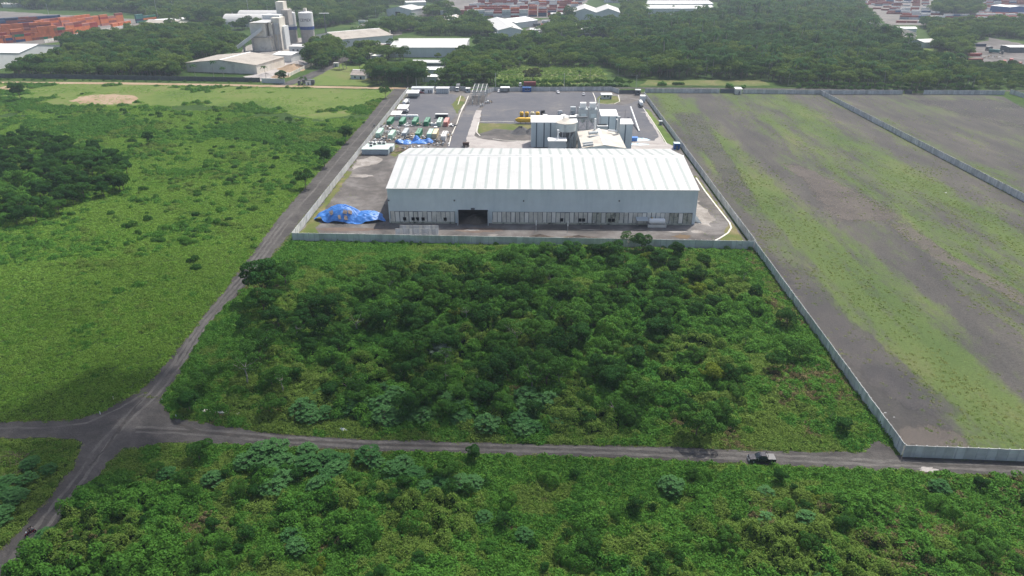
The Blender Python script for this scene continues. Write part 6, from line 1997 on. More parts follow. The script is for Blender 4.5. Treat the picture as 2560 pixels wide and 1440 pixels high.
class Field:
    "heaped low growth: a height field made of overlapping rounded lumps"

    def __init__(self, poly, cell=.5):
        p = np.array(poly); self.poly = poly; self.c = cell
        self.x0, self.y0 = p.min(0) - 4
        nx_, ny_ = ((p.max(0) + 4 - (self.x0, self.y0)) / cell).astype(int) + 2
        self.h = np.zeros((nx_, ny_), np.float32)

    def lumps(self, xs_, ys_, rs_, hs_):
        c = self.c
        for x, y, r, h in zip(xs_, ys_, rs_, hs_):
            i0, i1 = max(0, int((x - r - self.x0) / c)), min(self.h.shape[0], int((x + r - self.x0) / c) + 2)
            j0, j1 = max(0, int((y - r - self.y0) / c)), min(self.h.shape[1], int((y + r - self.y0) / c) + 2)
            if i1 <= i0 or j1 <= j0: continue
            gx_ = self.x0 + np.arange(i0, i1)[:, None] * c - x; gy_ = self.y0 + np.arange(j0, j1)[None] * c - y
            q = 1 - (gx_ ** 2 + gy_ ** 2) / (r * r)
            z = h * np.sqrt(np.clip(q, 0, 1))
            s_ = self.h[i0:i1, j0:j1]
            np.maximum(s_, z, out=s_)

    def at(self, x, y):
        u, v = (x - self.x0) / self.c, (y - self.y0) / self.c
        i, j = np.clip(u.astype(int), 0, self.h.shape[0] - 2), np.clip(v.astype(int), 0, self.h.shape[1] - 2)
        f, g = np.clip(u - i, 0, 1), np.clip(v - j, 0, 1)
        h = self.h
        return (h[i, j] * (1 - f) + h[i + 1, j] * f) * (1 - g) + (h[i, j + 1] * (1 - f) + h[i + 1, j + 1] * f) * g

    def normal(self, x, y, e=.5):
        gx_ = (self.at(x + e, y) - self.at(x - e, y)) / (2 * e); gy_ = (self.at(x, y + e) - self.at(x, y - e)) / (2 * e)
        n_ = np.stack([-gx_, -gy_, np.ones(len(x))], 1)
        return n_ / np.linalg.norm(n_, axis=1)[:, None]

    def surface(self, name, m, drop=.25, every=2):
        h = self.h[::every, ::every]; c = self.c * every
        nx_, ny_ = h.shape
        X, Y_ = np.meshgrid(self.x0 + np.arange(nx_) * c, self.y0 + np.arange(ny_) * c, indexing='ij')
        ins = pin(self.poly, X.ravel(), Y_.ravel()).reshape(X.shape)
        V = np.stack([X.ravel(), Y_.ravel(), np.where(ins, h - drop, -.6).ravel()], 1)
        I = np.arange(nx_ * ny_).reshape(nx_, ny_)
        Q = np.stack([I[:-1, :-1], I[1:, :-1], I[1:, 1:], I[:-1, 1:]], -1)
        k = ins[:-1, :-1] | ins[1:, :-1] | ins[1:, 1:] | ins[:-1, 1:]
        o = bpy.data.objects.new(name, mesh_np(name, V, Q[k], m)); COL.objects.link(o)
        return tag(o, kind="stuff")


def lean_to(n_, r, jit=.12):
    "euler angles that stand an instance on a slope, with a random turn"
    n_ = n_ + r.normal(0, jit, n_.shape); n_ /= np.linalg.norm(n_, axis=1)[:, None]
    ph = r.uniform(0, 6.283, len(n_))
    x_ = n_[:, 0] * np.cos(ph) + n_[:, 1] * np.sin(ph); y_ = -n_[:, 0] * np.sin(ph) + n_[:, 1] * np.cos(ph)
    return np.stack([-np.arcsin(np.clip(y_, -1, 1)), np.arctan2(x_, n_[:, 2]), ph], 1)


def cover(fd, name, x, y, r, lo, hi, coll, nidx, sink=.12, zs=(.8, 1.3)):
    n = len(x)
    s = r.uniform(lo, hi, n)
    z = fd.at(x, y) - sink
    scatter(name, np.stack([x, y, z], 1), lean_to(fd.normal(x, y), r), np.stack([s, s, s * r.uniform(*zs, n)], 1), r.integers(0, nidx, n), coll)


M_UNDER = mat("shaded_undergrowth", (.010, .028, .006), .95, var=.4, vs=.8, spec=.05)  # near-black green: shade between the plants is put into the colour

# left field: low weeds, lumpier away from the road; mown grass towards the far side
def wild(x, y):
    "outside the mown part, whose edge wanders"
    return outside(x + (vnoise(x, y, 25, 51) - .5) * 60, y + (vnoise(x, y, 18, 52) - .5) * 110, [MOWN])


fd = Field(LEFT)
x, y = grid(LEFT, 1.9, R1, .5); k = wild(x, y); x, y = x[k], y[k]
lum = vnoise(x, y, 24, 1); far = np.clip((y - 185) / 160, 0, 1)
k = R1.random(len(x)) < np.clip((lum - .38) * 3.0, .03, .9) * (.20 + .75 * far)
fd.lumps(x[k], y[k], R1.uniform(.8, 2.4, k.sum()), R1.uniform(.2, 1.25, k.sum()) * (.3 + .75 * far[k]))
fd.surface("weed_bed", mat("weed_bed_green", (.030, .080, .012), .95, var=.4, vs=.8, spec=.05), .2, 2)
x, y = grid(LEFT, 1.12, R1, .5); k = wild(x, y); x, y = x[k], y[k]
hh = fd.at(x, y)
k = (hh > .22) | (R1.random(len(x)) < .05)
kv = k & (vnoise(x, y, 16, 61) + .35 * np.clip(hh - .3, 0, .6) > .52)
cover(fd, "vines", x[kv], y[kv], R1, .7, 1.2, S_VINE, 3)
cover(fd, "weeds", x[k & ~kv], y[k & ~kv], R1, .75, 1.25, S_WEED, 3)
k = ~k
cover(fd, "grass", x[k], y[k], R1, .9, 1.5, S_LOW, 3, .03)
x, y = grid(MOWN, 2.6, R1); k = (vnoise(x, y, 15, 8) > .52); x, y = x[k], y[k]
p, ro, sc_, ix = out3(x, y, R1, .7, 1.3, 3); sc_[:, 2] *= .5
scatter("grass", p, ro, sc_, ix, S_LOW)

# thicket
fd = Field(THICK)
x, y = grid(THICK, 2.0, R1, .5)
edge_d = np.clip(np.minimum(np.minimum(y - 121, 229 - y) / 7, np.minimum((79 - x) / 12, 3)), .1, 1)
lum = vnoise(x, y, 20, 4)
ring = lambda x, y: ((x - 8) / 66) ** 2 + ((y - 168) / 50) ** 2
edge_d = edge_d * np.clip(1.5 - .72 * ring(x, y), .18, 1)
k = R1.random(len(x)) < np.clip((lum - .22) * 2.6, .25, .97)
hs_ = R1.uniform(.5, 3.9, k.sum()) * edge_d[k] * np.clip((lum[k] - .2) * 2.6, .35, 1.15)
fd.lumps(x[k], y[k], R1.uniform(.9, 2.6, k.sum()), hs_)
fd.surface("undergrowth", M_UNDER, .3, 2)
x, y = grid(THICK, .92, R1, .5)
dryn = vnoise(x, y, 16, 12) + np.clip((x - 30) / 120, 0, .25)
hh = fd.at(x, y)
kd = (dryn > .72) & (R1.random(len(x)) < .55) & (hh < 1.2)
kw = ~kd & ((hh < .35) | (vnoise(x, y, 12, 17) + .16 * np.clip(ring(x, y) - .8, 0, 1.2) > .57))
kg = kw & (hh < .7) & (vnoise(x, y, 9, 18) + .12 * np.clip(ring(x, y) - .8, 0, 1.2) > .56); kw &= ~kg
cover(fd, "grass", x[kg], y[kg], R1, .9, 1.4, S_LOW, 3, .03)
cover(fd, "dry_undergrowth", x[kd], y[kd], R1, .7, 1.2, S_DRYP, 2)
cover(fd, "weeds", x[kw], y[kw], R1, .75, 1.25, S_WEED, 3)
cover(fd, "vines", x[~kd & ~kw], y[~kd & ~kw], R1, .8, 1.35, S_VINE, 3)
THF = fd

# nearest strip below the road
fd = Field(FRONT)
x, y = grid(FRONT, 1.75, R1, .5)
near = np.clip((110.5 - y + .03 * x) / 10, .06, 1.0)
lum = vnoise(x, y, 15, 6)
k = R1.random(len(x)) < np.clip((lum - .18) * 2.8, .3, .97)
hs_ = R1.uniform(.4, 3.6, k.sum()) * near[k] * np.clip((lum[k] - .15) * 2.4, .3, 1.15) * np.where(x[k] > 35, .95, 1) * np.clip((vnoise(x[k], y[k], 19, 29) - .33) * 4.5, .12, 1.15)
fd.lumps(x[k], y[k], R1.uniform(.8, 2.3, k.sum()), hs_)
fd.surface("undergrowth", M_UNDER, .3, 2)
x, y = grid(FRONT, .82, R1, .5)
dryn = vnoise(x, y, 9, 15) + np.clip((x - 25) / 190, 0, .2)
hh = fd.at(x, y)
kd = (dryn > .76) & (R1.random(len(x)) < .5)
kw = ~kd & ((hh < .3) | (vnoise(x, y, 10, 19) > .56))
kg = kw & (hh < .55) & (vnoise(x, y, 8, 28) + .08 * (x > 20) > .50); kw &= ~kg
cover(fd, "grass", x[kg], y[kg], R1, .8, 1.3, S_LOW, 3, .03)
cover(fd, "dry_undergrowth", x[kd], y[kd], R1, .6, 1.0, S_DRYP, 2)
cover(fd, "weeds", x[kw], y[kw], R1, .7, 1.15, S_WEED, 3)
cover(fd, "vines", x[~kd & ~kw], y[~kd & ~kw], R1, .75, 1.25, S_VINE, 3)
fd = Field(CORN)
x, y = grid(CORN, 1.8, R1, .5); k = R1.random(len(x)) < .6
fd.lumps(x[k], y[k], R1.uniform(.7, 1.8, k.sum()), R1.uniform(.15, .8, k.sum()))
x, y = grid(CORN, .85, R1, .5)
cover(fd, "weeds", x, y, R1, .7, 1.1, S_WEED, 3)

# fringes that creep over the road edges
for rd in ROADS:
    q = resample(rd + [rd[0]], .55)
    a = np.array([(v.x, v.y) for v in q]) + R1.normal(0, .35, (len(q), 2))
    k = (a[:, 1] < 500)
    a = a[k]
    p, ro, sc_, ix = out3(a[:, 0], a[:, 1], R1, .55, 1.25, 3)
    scatter("verge_grass", p, ro, sc_, ix, S_TUFT)
# feet of the fences
for (a, b, off) in (((-82, 230.8), (79.3, 226.0), -.5), ((80.0, 226.6), (82.2, 497), .6), ((80.0, 226.6), (82.2, 497), -.6), ((79.6, 225.5), (78.3, 116.8), .5), ((78.4, 116.3), (120, 115), .5), ((-82.15, 231.2), (-83.3, 505), -.6), ((206.5, 506), (204.2, 235), .5), ((206.5, 506), (204.2, 235), -.5)):
    a, b = Vector(a), Vector(b); d = (b - a).normalized(); n_ = Vector((-d.y, d.x)) * off
    m = int((b - a).length / .9)
    f = R1.random(m); pp = np.array([tuple(a + (b - a) * q + n_) for q in f]) + R1.normal(0, .15, (m, 2))
    kk = vnoise(pp[:, 0], pp[:, 1], 6, 4) > .46
    p, ro, sc_, ix = out3(pp[kk, 0], pp[kk, 1], R1, .6, 1.5, 3)
    scatter("verge_grass", p, ro, sc_, ix, S_TUFT)

# gravel lot weeds in long bands
x, y = grid(LOT, .95, R1)
u = x + y * .02 + (vnoise(x, y, 45, 21) - .5) * 26 + (vnoise(x, y * .22, 7, 22) - .5) * 18
band = np.zeros(len(x))
for c_, w_, s_ in ((104, 13, .95), (150, 9, .5), (162, 11, .65), (181, 12, .85), (196, 6, .5), (216, 6, .5), (245, 8, .35)):
    band = np.maximum(band, s_ * np.exp(-((u - c_) / w_) ** 2))
pr_ = band * np.clip(2.2 * vnoise(x, y * .5, 5, 23) - .45, 0, 1.2) + .012
pr_ *= np.where(y > 330, .5, 1)
k = R1.random(len(x)) < pr_ * 1.25
p, ro, sc_, ix = out3(x[k], y[k], R1, .6, 1.4, 3, (.35, .9))
scatter("lot_weeds", p, ro, sc_, ix, S_TUFT)
YG = [(-81, 232, -70, 300), (66, 228, 79, 500), (-5, 375, 12, 420)]
for x0, y0, x1, y1 in YG:
    m = int((x1 - x0) * (y1 - y0) * .25); xx, yy = R1.uniform(x0, x1, m), R1.uniform(y0, y1, m)
    k = vnoise(xx, yy, 8, 2) > .52
    p, ro, sc_, ix = out3(xx[k], yy[k], R1, .6, 1.1, 3, (.3, .7)); scatter("yard_weeds", p, ro, sc_, ix, S_TUFT)

# ---------------- plants one can tell apart
RP = random.Random(77)
USED = set()


PLAN = []
CAP = {"tree": 285, "shrub": 285, "palm_tree": 150}


def plant(kind, x, y, s, label, group=None, cat=None, sz=1.0, i=None):
    pr_ = RP.randrange(len(PROTO[kind])) if i is None else i
    PLAN.append((kind, pr_, x, y, s, sz * RP.uniform(.92, 1.08), RP.random() * 6.283, label, group, cat))


def grow():
    "the plants that show largest become objects; what is left of a kind becomes one stuff object"
    size = {}
    for k_, ps in PROTO.items():
        for j, p_ in enumerate(ps):
            co = np.array([v.co[:] for v in p_.children[0].data.vertices])
            size[k_, j] = np.ptp(co[:, 0]) * (np.ptp(co[:, 2]) + np.ptp(co[:, 1]))
    def seen(q):
        d = math.hypot(q[3], q[2])
        return size[q[0], q[1]] * q[4] ** 2 / (d * d + H * H) * (100 if q[8] is None else 1)
    left, n_ = {}, {}
    for q in sorted(PLAN, key=seen, reverse=True):
        kind, j, x, y, s, sz, rz, label, group, cat = q
        pr_ = PROTO[kind][j]
        nm = pr_.name.split(".")[0]
        if n_.get(nm, 0) >= CAP[nm]:
            left.setdefault(nm, []).append(q); continue
        n_[nm] = n_.get(nm, 0) + 1
        r_ = pr_.copy(); COL.objects.link(r_)
        for ch in pr_.children:
            c = ch.copy(); COL.objects.link(c); c.parent = r_
        r_.location = (x, y, 0); r_.rotation_euler = (0, 0, rz); r_.scale = (s, s, s * sz)
        r_["label"] = label
        if group: r_["group"] = group
        if cat: r_["category"] = cat
    for nm, qs in left.items():
        keys = sorted({(q[0], q[1]) for q in qs})
        for c0 in range(0, len(keys), 12):
            ks = keys[c0:c0 + 12]
            src = source("rest_%s_%d" % (nm, c0), joined([PROTO[k_][j] for k_, j in ks]))
            qq = [q for q in qs if (q[0], q[1]) in ks]
            scatter({"tree": "woodland", "shrub": "shrubbery"}.get(nm, "palms"), np.array([(q[2], q[3], 0) for q in qq]), np.array([q[6] for q in qq]), np.array([(q[4], q[4], q[4] * q[5]) for q in qq]), np.array([ks.index((q[0], q[1])) for q in qq]), src)


NEAR = []
def at(px, py): p = P(px, py); NEAR.append((p.x, p.y)); return p.x, p.y
x, y = at(640, 765); plant("dark", x + 1, y + 3, 2.0, "tallest dark round tree at the roadside edge of the thicket", i=0)
x, y = at(662, 790); plant("tree", x, y, 1.35, "green tree leaning out in front of the tallest dark roadside tree", i=1)
x, y = at(715, 712); plant("tree", x, y, 1.25, "grey green tree standing alone between the roadside tree and the concrete wall", i=2)
x, y = at(1530, 652); plant("dark", x, y, 1.15, "dark rounded tree against the front concrete wall, nearest the white tank", i=1)
x, y = at(1428, 650); plant("dark", x, y, 1.0, "dark tree poking above the front wall below the brown earth pile", i=2)
x, y = at(1400, 660); plant("dark", x, y, 1.05, "dark spreading tree just below the tree that tops the front wall", i=0)
x, y = at(1158, 640); plant("bush", x, y, 1.7, "bright leafy bush against the front wall under the warehouse doorway", i=0)
x, y = at(1105, 910); plant("silver", x, y, 1.0, "silvery pale leaved tree in the heart of the thicket", i=0)
x, y = at(745, 850); plant("airy", x, y, 1.0, "pale stemmed open crowned tree near the left side of the thicket", i=0)
x, y = at(1165, 812); plant("airy", x, y, 1.15, "open crowned tree with bare forked stems in mid thicket", i=1)
x, y = at(1330, 980); plant("airy", x, y, 1.05, "thin open tree with pale trunk above the pale leaved shrubs", i=2)
x, y = at(1165, 770); plant("tree", x, y, 1.1, "leafy tree right behind the open crowned forked tree", i=3)
x, y = at(822, 800); plant("dark", x, y, 1.25, "wide dark tree in the left half of the thicket", i=2)
x, y = at(1735, 745); plant("yellow", x, y, 1.05, "yellow green bushy tree in the right half of the thicket", i=0)
x, y = at(1740, 1095); plant("tree", x, y, 1.2, "green tree leaning over the far edge of the dirt road", i=2)
x, y = at(2105, 1080); plant("dark", x, y, .65, "small dark bush alone in the weeds by the corner of the fence", cat="shrub", i=0)
x, y = at(1300, 780); plant("tree", x, y, 1.35, "broad dark green tree near the centre of the thicket", i=0)
x, y = at(1390, 905); plant("dark", x, y, 1.3, "tall dark tree rising over the shaded middle of the thicket", i=1)
x, y = at(620, 960); plant("airy", x, y, 1.3, "feathery dark green tree at the lower left of the thicket", i=2)
x, y = at(1640, 850); plant("dark", x, y, 1.2, "dark tree beside the smooth vine covered hump", i=0)
x, y = at(1530, 850); plant("mound", x, y, 1.35, "smooth vine smothered hump in the middle of the thicket", i=4, sz=1.2)
# lone trees of the left field
for px, py, k_, s, lb in ((53, 252, "dark", 1.75, "lone round tree at the far edge of the field near the bare patch"), (865, 358, "dark", 1.3, "lone dark tree in the field by the dirt road, farthest of three"), (812, 417, "dark", 1.3, "lone dark tree in the field by the dirt road, middle of three"), (765, 472, "tree", 1.2, "lone tree in the field by the dirt road, closest of three"), (964, 246, "tree", 1.15, "lone tree at the far bend of the dirt road"), (372, 362, "dark", 1.0, "dark bushy tree standing out in the middle of the left field"), (482, 228, "bush", .9, "tiny dark bush on the mown grass beyond the bare patch"), (206, 236, "bush", .7, "tiny dark bush at the corner of the bare patch"), (908, 308, "bush", .6, "tiny dark bush on the grass beside the dirt road")):
    x, y = at(px, py); plant(k_, x, y, s, lb, i=0, cat="shrub" if k_ == "bush" else None, sz=1.15)


def zone(x, y):
    if y > 212: return "under the front concrete wall"
    if x > 52: return "beside the fence of the gravel lot"
    if x < -58: return "near the side road"
    if y < 136: return "along the dirt road"
    return "in the middle of the thicket"


def fill(poly, s, mix, seed, where, keep=None, smin=.8, smax=1.2, clear=2.5, size=None):
    "scatter individuals of several kinds: mix = [(kind, weight, adjective label)]"
    r = np.random.default_rng(seed)
    x, y = grid(poly, s, r, .5)
    w_ = np.array([m[1] for m in mix], float); w_ /= w_.sum()
    cnt = 0
    for a, b in zip(x, y):
        if keep is not None and not keep(a, b, r): continue
        if any((a - u) ** 2 + (b - v) ** 2 < clear ** 2 for u, v in NEAR): continue
        j = r.choice(len(mix), p=w_)
        kd, _, lb = mix[j][:3]
        wh_ = where(a, b) if callable(where) else where
        full = lb + " " + wh_
        plant(kd, a, b, r.uniform(smin, smax) * (mix[j][3] if len(mix[j]) > 3 else 1) * (size(a, b) if size else 1), full, lb.split(",")[0] + "s " + wh_)
        cnt += 1
    return cnt


def shrink(poly, d):
    c = np.mean(np.array(poly), 0)
    return [(c[0] + (p[0] - c[0]) * (1 - d), c[1] + (p[1] - c[1]) * (1 - d)) for p in poly]


def keep_thick(a, b, r):
    if b < 125 or b > 223 or a > 76: return False
    e_ = ((a - 6) / 72) ** 2 + ((b - 168) / 56) ** 2
    if e_ > .8 and r.random() < min(.82, (e_ - .65) * 1.1): return False
    if a > 60 and b > 150 and r.random() < .75: return False
    if a < -48 and b > 175 and r.random() < .85: return False       # open grass towards the left wall
    if b > 195 and a < -5 and r.random() < .8: return False
    n_ = float(vnoise(np.array([a]), np.array([b]), 18, 31)[0])
    if a > 35 and n_ < .47: return r.random() < .25
    return n_ > .36 or r.random() < .3


def size_thick(a, b):
    return (.85 if a > 45 or b > 205 else 1.05) * (.75 if b < 132 else 1.0)


fill(shrink(THICK, .03), 5.6, [("tree", 3, "leafy green tree"), ("dark", 2.6, "dark green tree"), ("airy", .8, "thin open tree"), ("mound", 1.6, "vine covered shrub"), ("bush", .9, "dense green bush"), ("yellow", .12, "yellow green tree"), ("drybush", .15, "dry brown bush")], 3, lambda a, b: zone(a, b) if "thicket" in zone(a, b) else zone(a, b) + " of the thicket", keep_thick, .55, 1.15, 3, size_thick)
PALE1 = W([(760, 1060), (900, 1070), (1280, 1085), (1420, 1088), (1400, 1010), (1280, 1000), (1180, 1010), (1080, 985), (980, 980), (880, 990), (790, 985), (760, 1010)])
fill(PALE1, 3.3, [("pale", 1, "pale broad leaved shrub")], 6, "in the belt along the far side of the dirt road", lambda a, b, r: r.random() < .62, .85, 1.3, 0)
PALE2 = W([(560, 1180), (640, 1135), (760, 1128), (900, 1145), (1000, 1160), (1200, 1180), (1180, 1260), (1000, 1250), (850, 1230), (640, 1240)])
fill(PALE2, 3.4, [("pale", 2, "pale broad leaved shrub"), ("tree", .12, "leafy tree", .6), ("bush", .8, "dense green bush")], 7, "crowding the near edge of the dirt road", lambda a, b, r: r.random() < .8, .85, 1.2, 0)
for k_, poly, lb in (("pale", [(80, 1400), (110, 1340), (180, 1330), (190, 1400), (130, 1440)], "beside the road with the motorbike"), ("pale", [(-20, 1340), (-20, 1190), (40, 1180), (90, 1190), (60, 1270), (30, 1330)], "in the corner below the branch piles"), ("pale", [(60, 1180), (80, 1140), (140, 1145), (130, 1200)], "by the larger branch pile")):
    fill(W(poly), 2.7, [(k_, 1, "pale broad leaved shrub")], len(lb), lb, None, .6, .95, 0)


def keep_front(a, b, r):
    if b > 109: return False
    n_ = float(vnoise(np.array([a]), np.array([b]), 13, 33)[0])
    if a > 30: return n_ > .5 and r.random() < .75
    return n_ > .42 or r.random() < .25


fill(FRONT, 3.9, [("mound", 1.8, "vine covered shrub"), ("bush", 1.0, "dense green bush"), ("tree", .7, "small leafy tree", .6), ("pale", .3, "pale broad leaved shrub", 1.1), ("dark", .7, "dark leafy tree", .55), ("gold", .2, "yellow green bush"), ("drybush", .3, "dry brown bush")], 8, lambda a, b: "in the sunlit growth below the pickup" if a > 30 else ("in the growth beside the motorbike road" if a < -45 else "in the growth below the dirt road"), keep_front, .42, .92, 0)
for px, py, k_, s, lb in ((500, 1150, "tree", .75, "dark leafy bush at the near corner of the junction"), (1183, 1150, "dark", .55, "small dark tree standing up over the near road edge"), (2035, 1260, "gold", 1.1, "bright yellow green bush below the pickup, brightest of all"), (2450, 1225, "dark", .5, "small dark upright bush in the sunlit growth near the frame edge"), (1470, 1390, "tree", .75, "leafy tree rising from the vines at the bottom of the view")):
    x, y = at(px, py); plant(k_, x, y, s, lb, cat="shrub" if "bush" in lb else None, i=0)

# dark grove and clumps of the left field
fill(DARKP, 6.2, [("dark", 3, "dark tree"), ("tree", 2, "leafy tree"), ("mound", 2, "vine covered shrub", 1.2)], 12, "in the dark grove of the left field", lambda a, b, r: r.random() < .92, .85, 1.2, 0)
CL = W([(330, 590), (420, 560), (500, 530), (570, 560), (500, 620), (380, 630)])
fill(CL, 5.0, [("bush", 2, "dense green bush"), ("mound", 1.5, "vine covered shrub", .7)], 13, "in the bright clump of the left field", lambda a, b, r: r.random() < .65, .6, 1.0, 0)
fill(shrink(LEFT, .06), 9.0, [("bush", 3, "low green bush"), ("mound", 2, "low vine covered shrub", .55)], 14, "dotted over the left field", lambda a, b, r: (not pin(MOWN, np.array([a]), np.array([b]))[0]) and (not pin(DARKP, np.array([a]), np.array([b]))[0]) and b > 205 and -330 < a and r.random() < .5 * (.4 + 1.2 * float(vnoise(np.array([a]), np.array([b]), 30, 66)[0])), .45, 1.1, 0)
# creepers up the front wall
for px in (845, 893, 935, 968, 1006, 1030, 1052, 1104, 1125, 1217, 1240, 1655, 1723, 1815, 1873):
    q = P(px, 604 + (px - 732) * .018)
    plant("bush", q.x, q.y - 1.0, RP.uniform(.3, .55), "creeper climbing the outside of the front concrete wall", "creepers on the front wall", "creeper", sz=RP.uniform(1.1, 1.9))

# ---------------- woods beyond the works
BW = {
    "wood behind the left field": [(25, 192), (455, 196), (470, 172), (480, 150), (590, 142), (600, 100), (560, 78), (420, 70), (330, 92), (260, 112), (170, 118), (165, 150), (60, 168)],
    "wood in front of the container stacks": [(150, 118), (260, 112), (330, 92), (330, 84), (240, 98), (150, 112)],
    "trees between the plant and the lane": [(768, 165), (810, 178), (850, 150), (845, 120), (790, 126)],
    "wood behind the works": [(1110, 190), (1240, 176), (1330, 166), (1520, 168), (1600, 205), (1620, 122), (1520, 118), (1300, 106), (1195, 118), (1120, 150)],
    "palm wood behind the gravel lot": [(1600, 196), (1905, 198), (1960, 216), (2440, 224), (2400, 180), (2300, 156), (2235, 110), (2190, 100), (2185, 56), (2120, 22), (2000, 12), (1800, 18), (1800, 45), (1600, 58), (1440, 74), (1425, 95), (1525, 98), (1535, 118), (1620, 122)],
    "scrub behind the outer lot": [(2430, 224), (2700, 230), (2700, 172), (2480, 168), (2410, 165)],
    "trees by the scrap yard": [(2330, 128), (2420, 150), (2420, 112), (2470, 92), (2600, 105), (2600, 72), (2300, 62), (2330, 92)],
    "trees between the white roofs": [(1040, 88), (1240, 92), (1245, 62), (1190, 52), (1045, 60)],
    "trees round the loading sheds": [(1350, 94), (1425, 92), (1430, 50), (1380, 66)],
    "trees behind the offices": [(1078, 212), (1240, 213), (1240, 180), (1180, 176), (1112, 195)],
    "trees by the little house": [(930, 208), (1070, 212), (1065, 196), (1030, 176), (960, 176), (925, 190)],
    "trees beside the lane": [(870, 160), (900, 128), (965, 132), (1030, 142), (1025, 152), (930, 150), (900, 165)],
    "trees round the white halls": [(880, 105), (930, 78), (1000, 62), (1040, 56), (1040, 80), (985, 84), (960, 100), (925, 104)],
    "trees in front of the long white hall": [(985, 140), (1160, 132), (1140, 146), (1100, 150), (1000, 148)],
    "trees by the vaulted store": [(520, 60), (560, 74), (690, 68), (790, 60), (880, 40), (900, 52), (860, 62), (790, 74), (720, 64), (640, 72), (590, 78)],
    "trees behind the mid halls": [(1095, 30), (1140, 40), (1145, 48), (1070, 44), (1060, 36)],
    "trees between the twin gables and the long hall": [(1555, 30), (1605, 24), (1608, 50), (1560, 56)],
    "far hillside wood": [(-500, 24), (0, 20), (330, 32), (430, 62), (540, 52), (690, 30), (880, 62), (965, 40), (975, 14), (1110, 6), (1130, -8), (1480, -6), (1530, 8), (1610, 8), (1800, 4), (1830, 14), (2150, 18), (2130, -8), (3000, -8), (3000, -30), (-500, -30)],
    "trees at the top of the terminal": [(2330, 38), (2440, 40), (2450, 8), (2340, 4)],
}
ALLW = np.zeros((0, 2)); TAGW = []
RW = np.random.default_rng(44)
SPOTS = []
for nm, poly in BW.items():
    wp = W(poly)
    s = 6.0 if "far" not in nm else 9.0
    x, y = grid(wp, s, RW, .5)
    for a, b in zip(x, y): SPOTS.append((a, b, nm))
BLD_CLEAR = []      # footprints of buildings are added by the sheds part
# ------------------------------------------------------------------ buildings beyond the works
M_FWALL = corrugated("far_wall_sheet", (0.62, 0.64, 0.64), 0, 0.8, 0.6, dirt=((.48, .49, .48), .1, .55), streak=1, strength=.2)
M_FROOF = corrugated("far_white_roof", (0.50, 0.50, 0.485), 0, 0.8, 0.5, dirt=((.42, .41, .39), .06, .55), strength=.15)
M_BROOF = mat("faded_brown_roof", (.30, .26, .24), .8, var=.15, dirt=((.42, .38, .34), .15, .55))
M_TROOF = mat("weathered_tan_roof", (.36, .33, .29), .8, var=.12, dirt=((.26, .235, .205), .1, .5))
M_BRICK = mat("brick_red_wall", (.34, .09, .06), .85)
M_PLANT = mat("cement_dusted_concrete", (.68, .64, .56), .9, var=.15, vs=.15, dirt=((.46, .42, .37), .12, .55))
M_PLANTG = mat("dusty_steel", (.36, .34, .32), .85, var=.2, vs=.3)


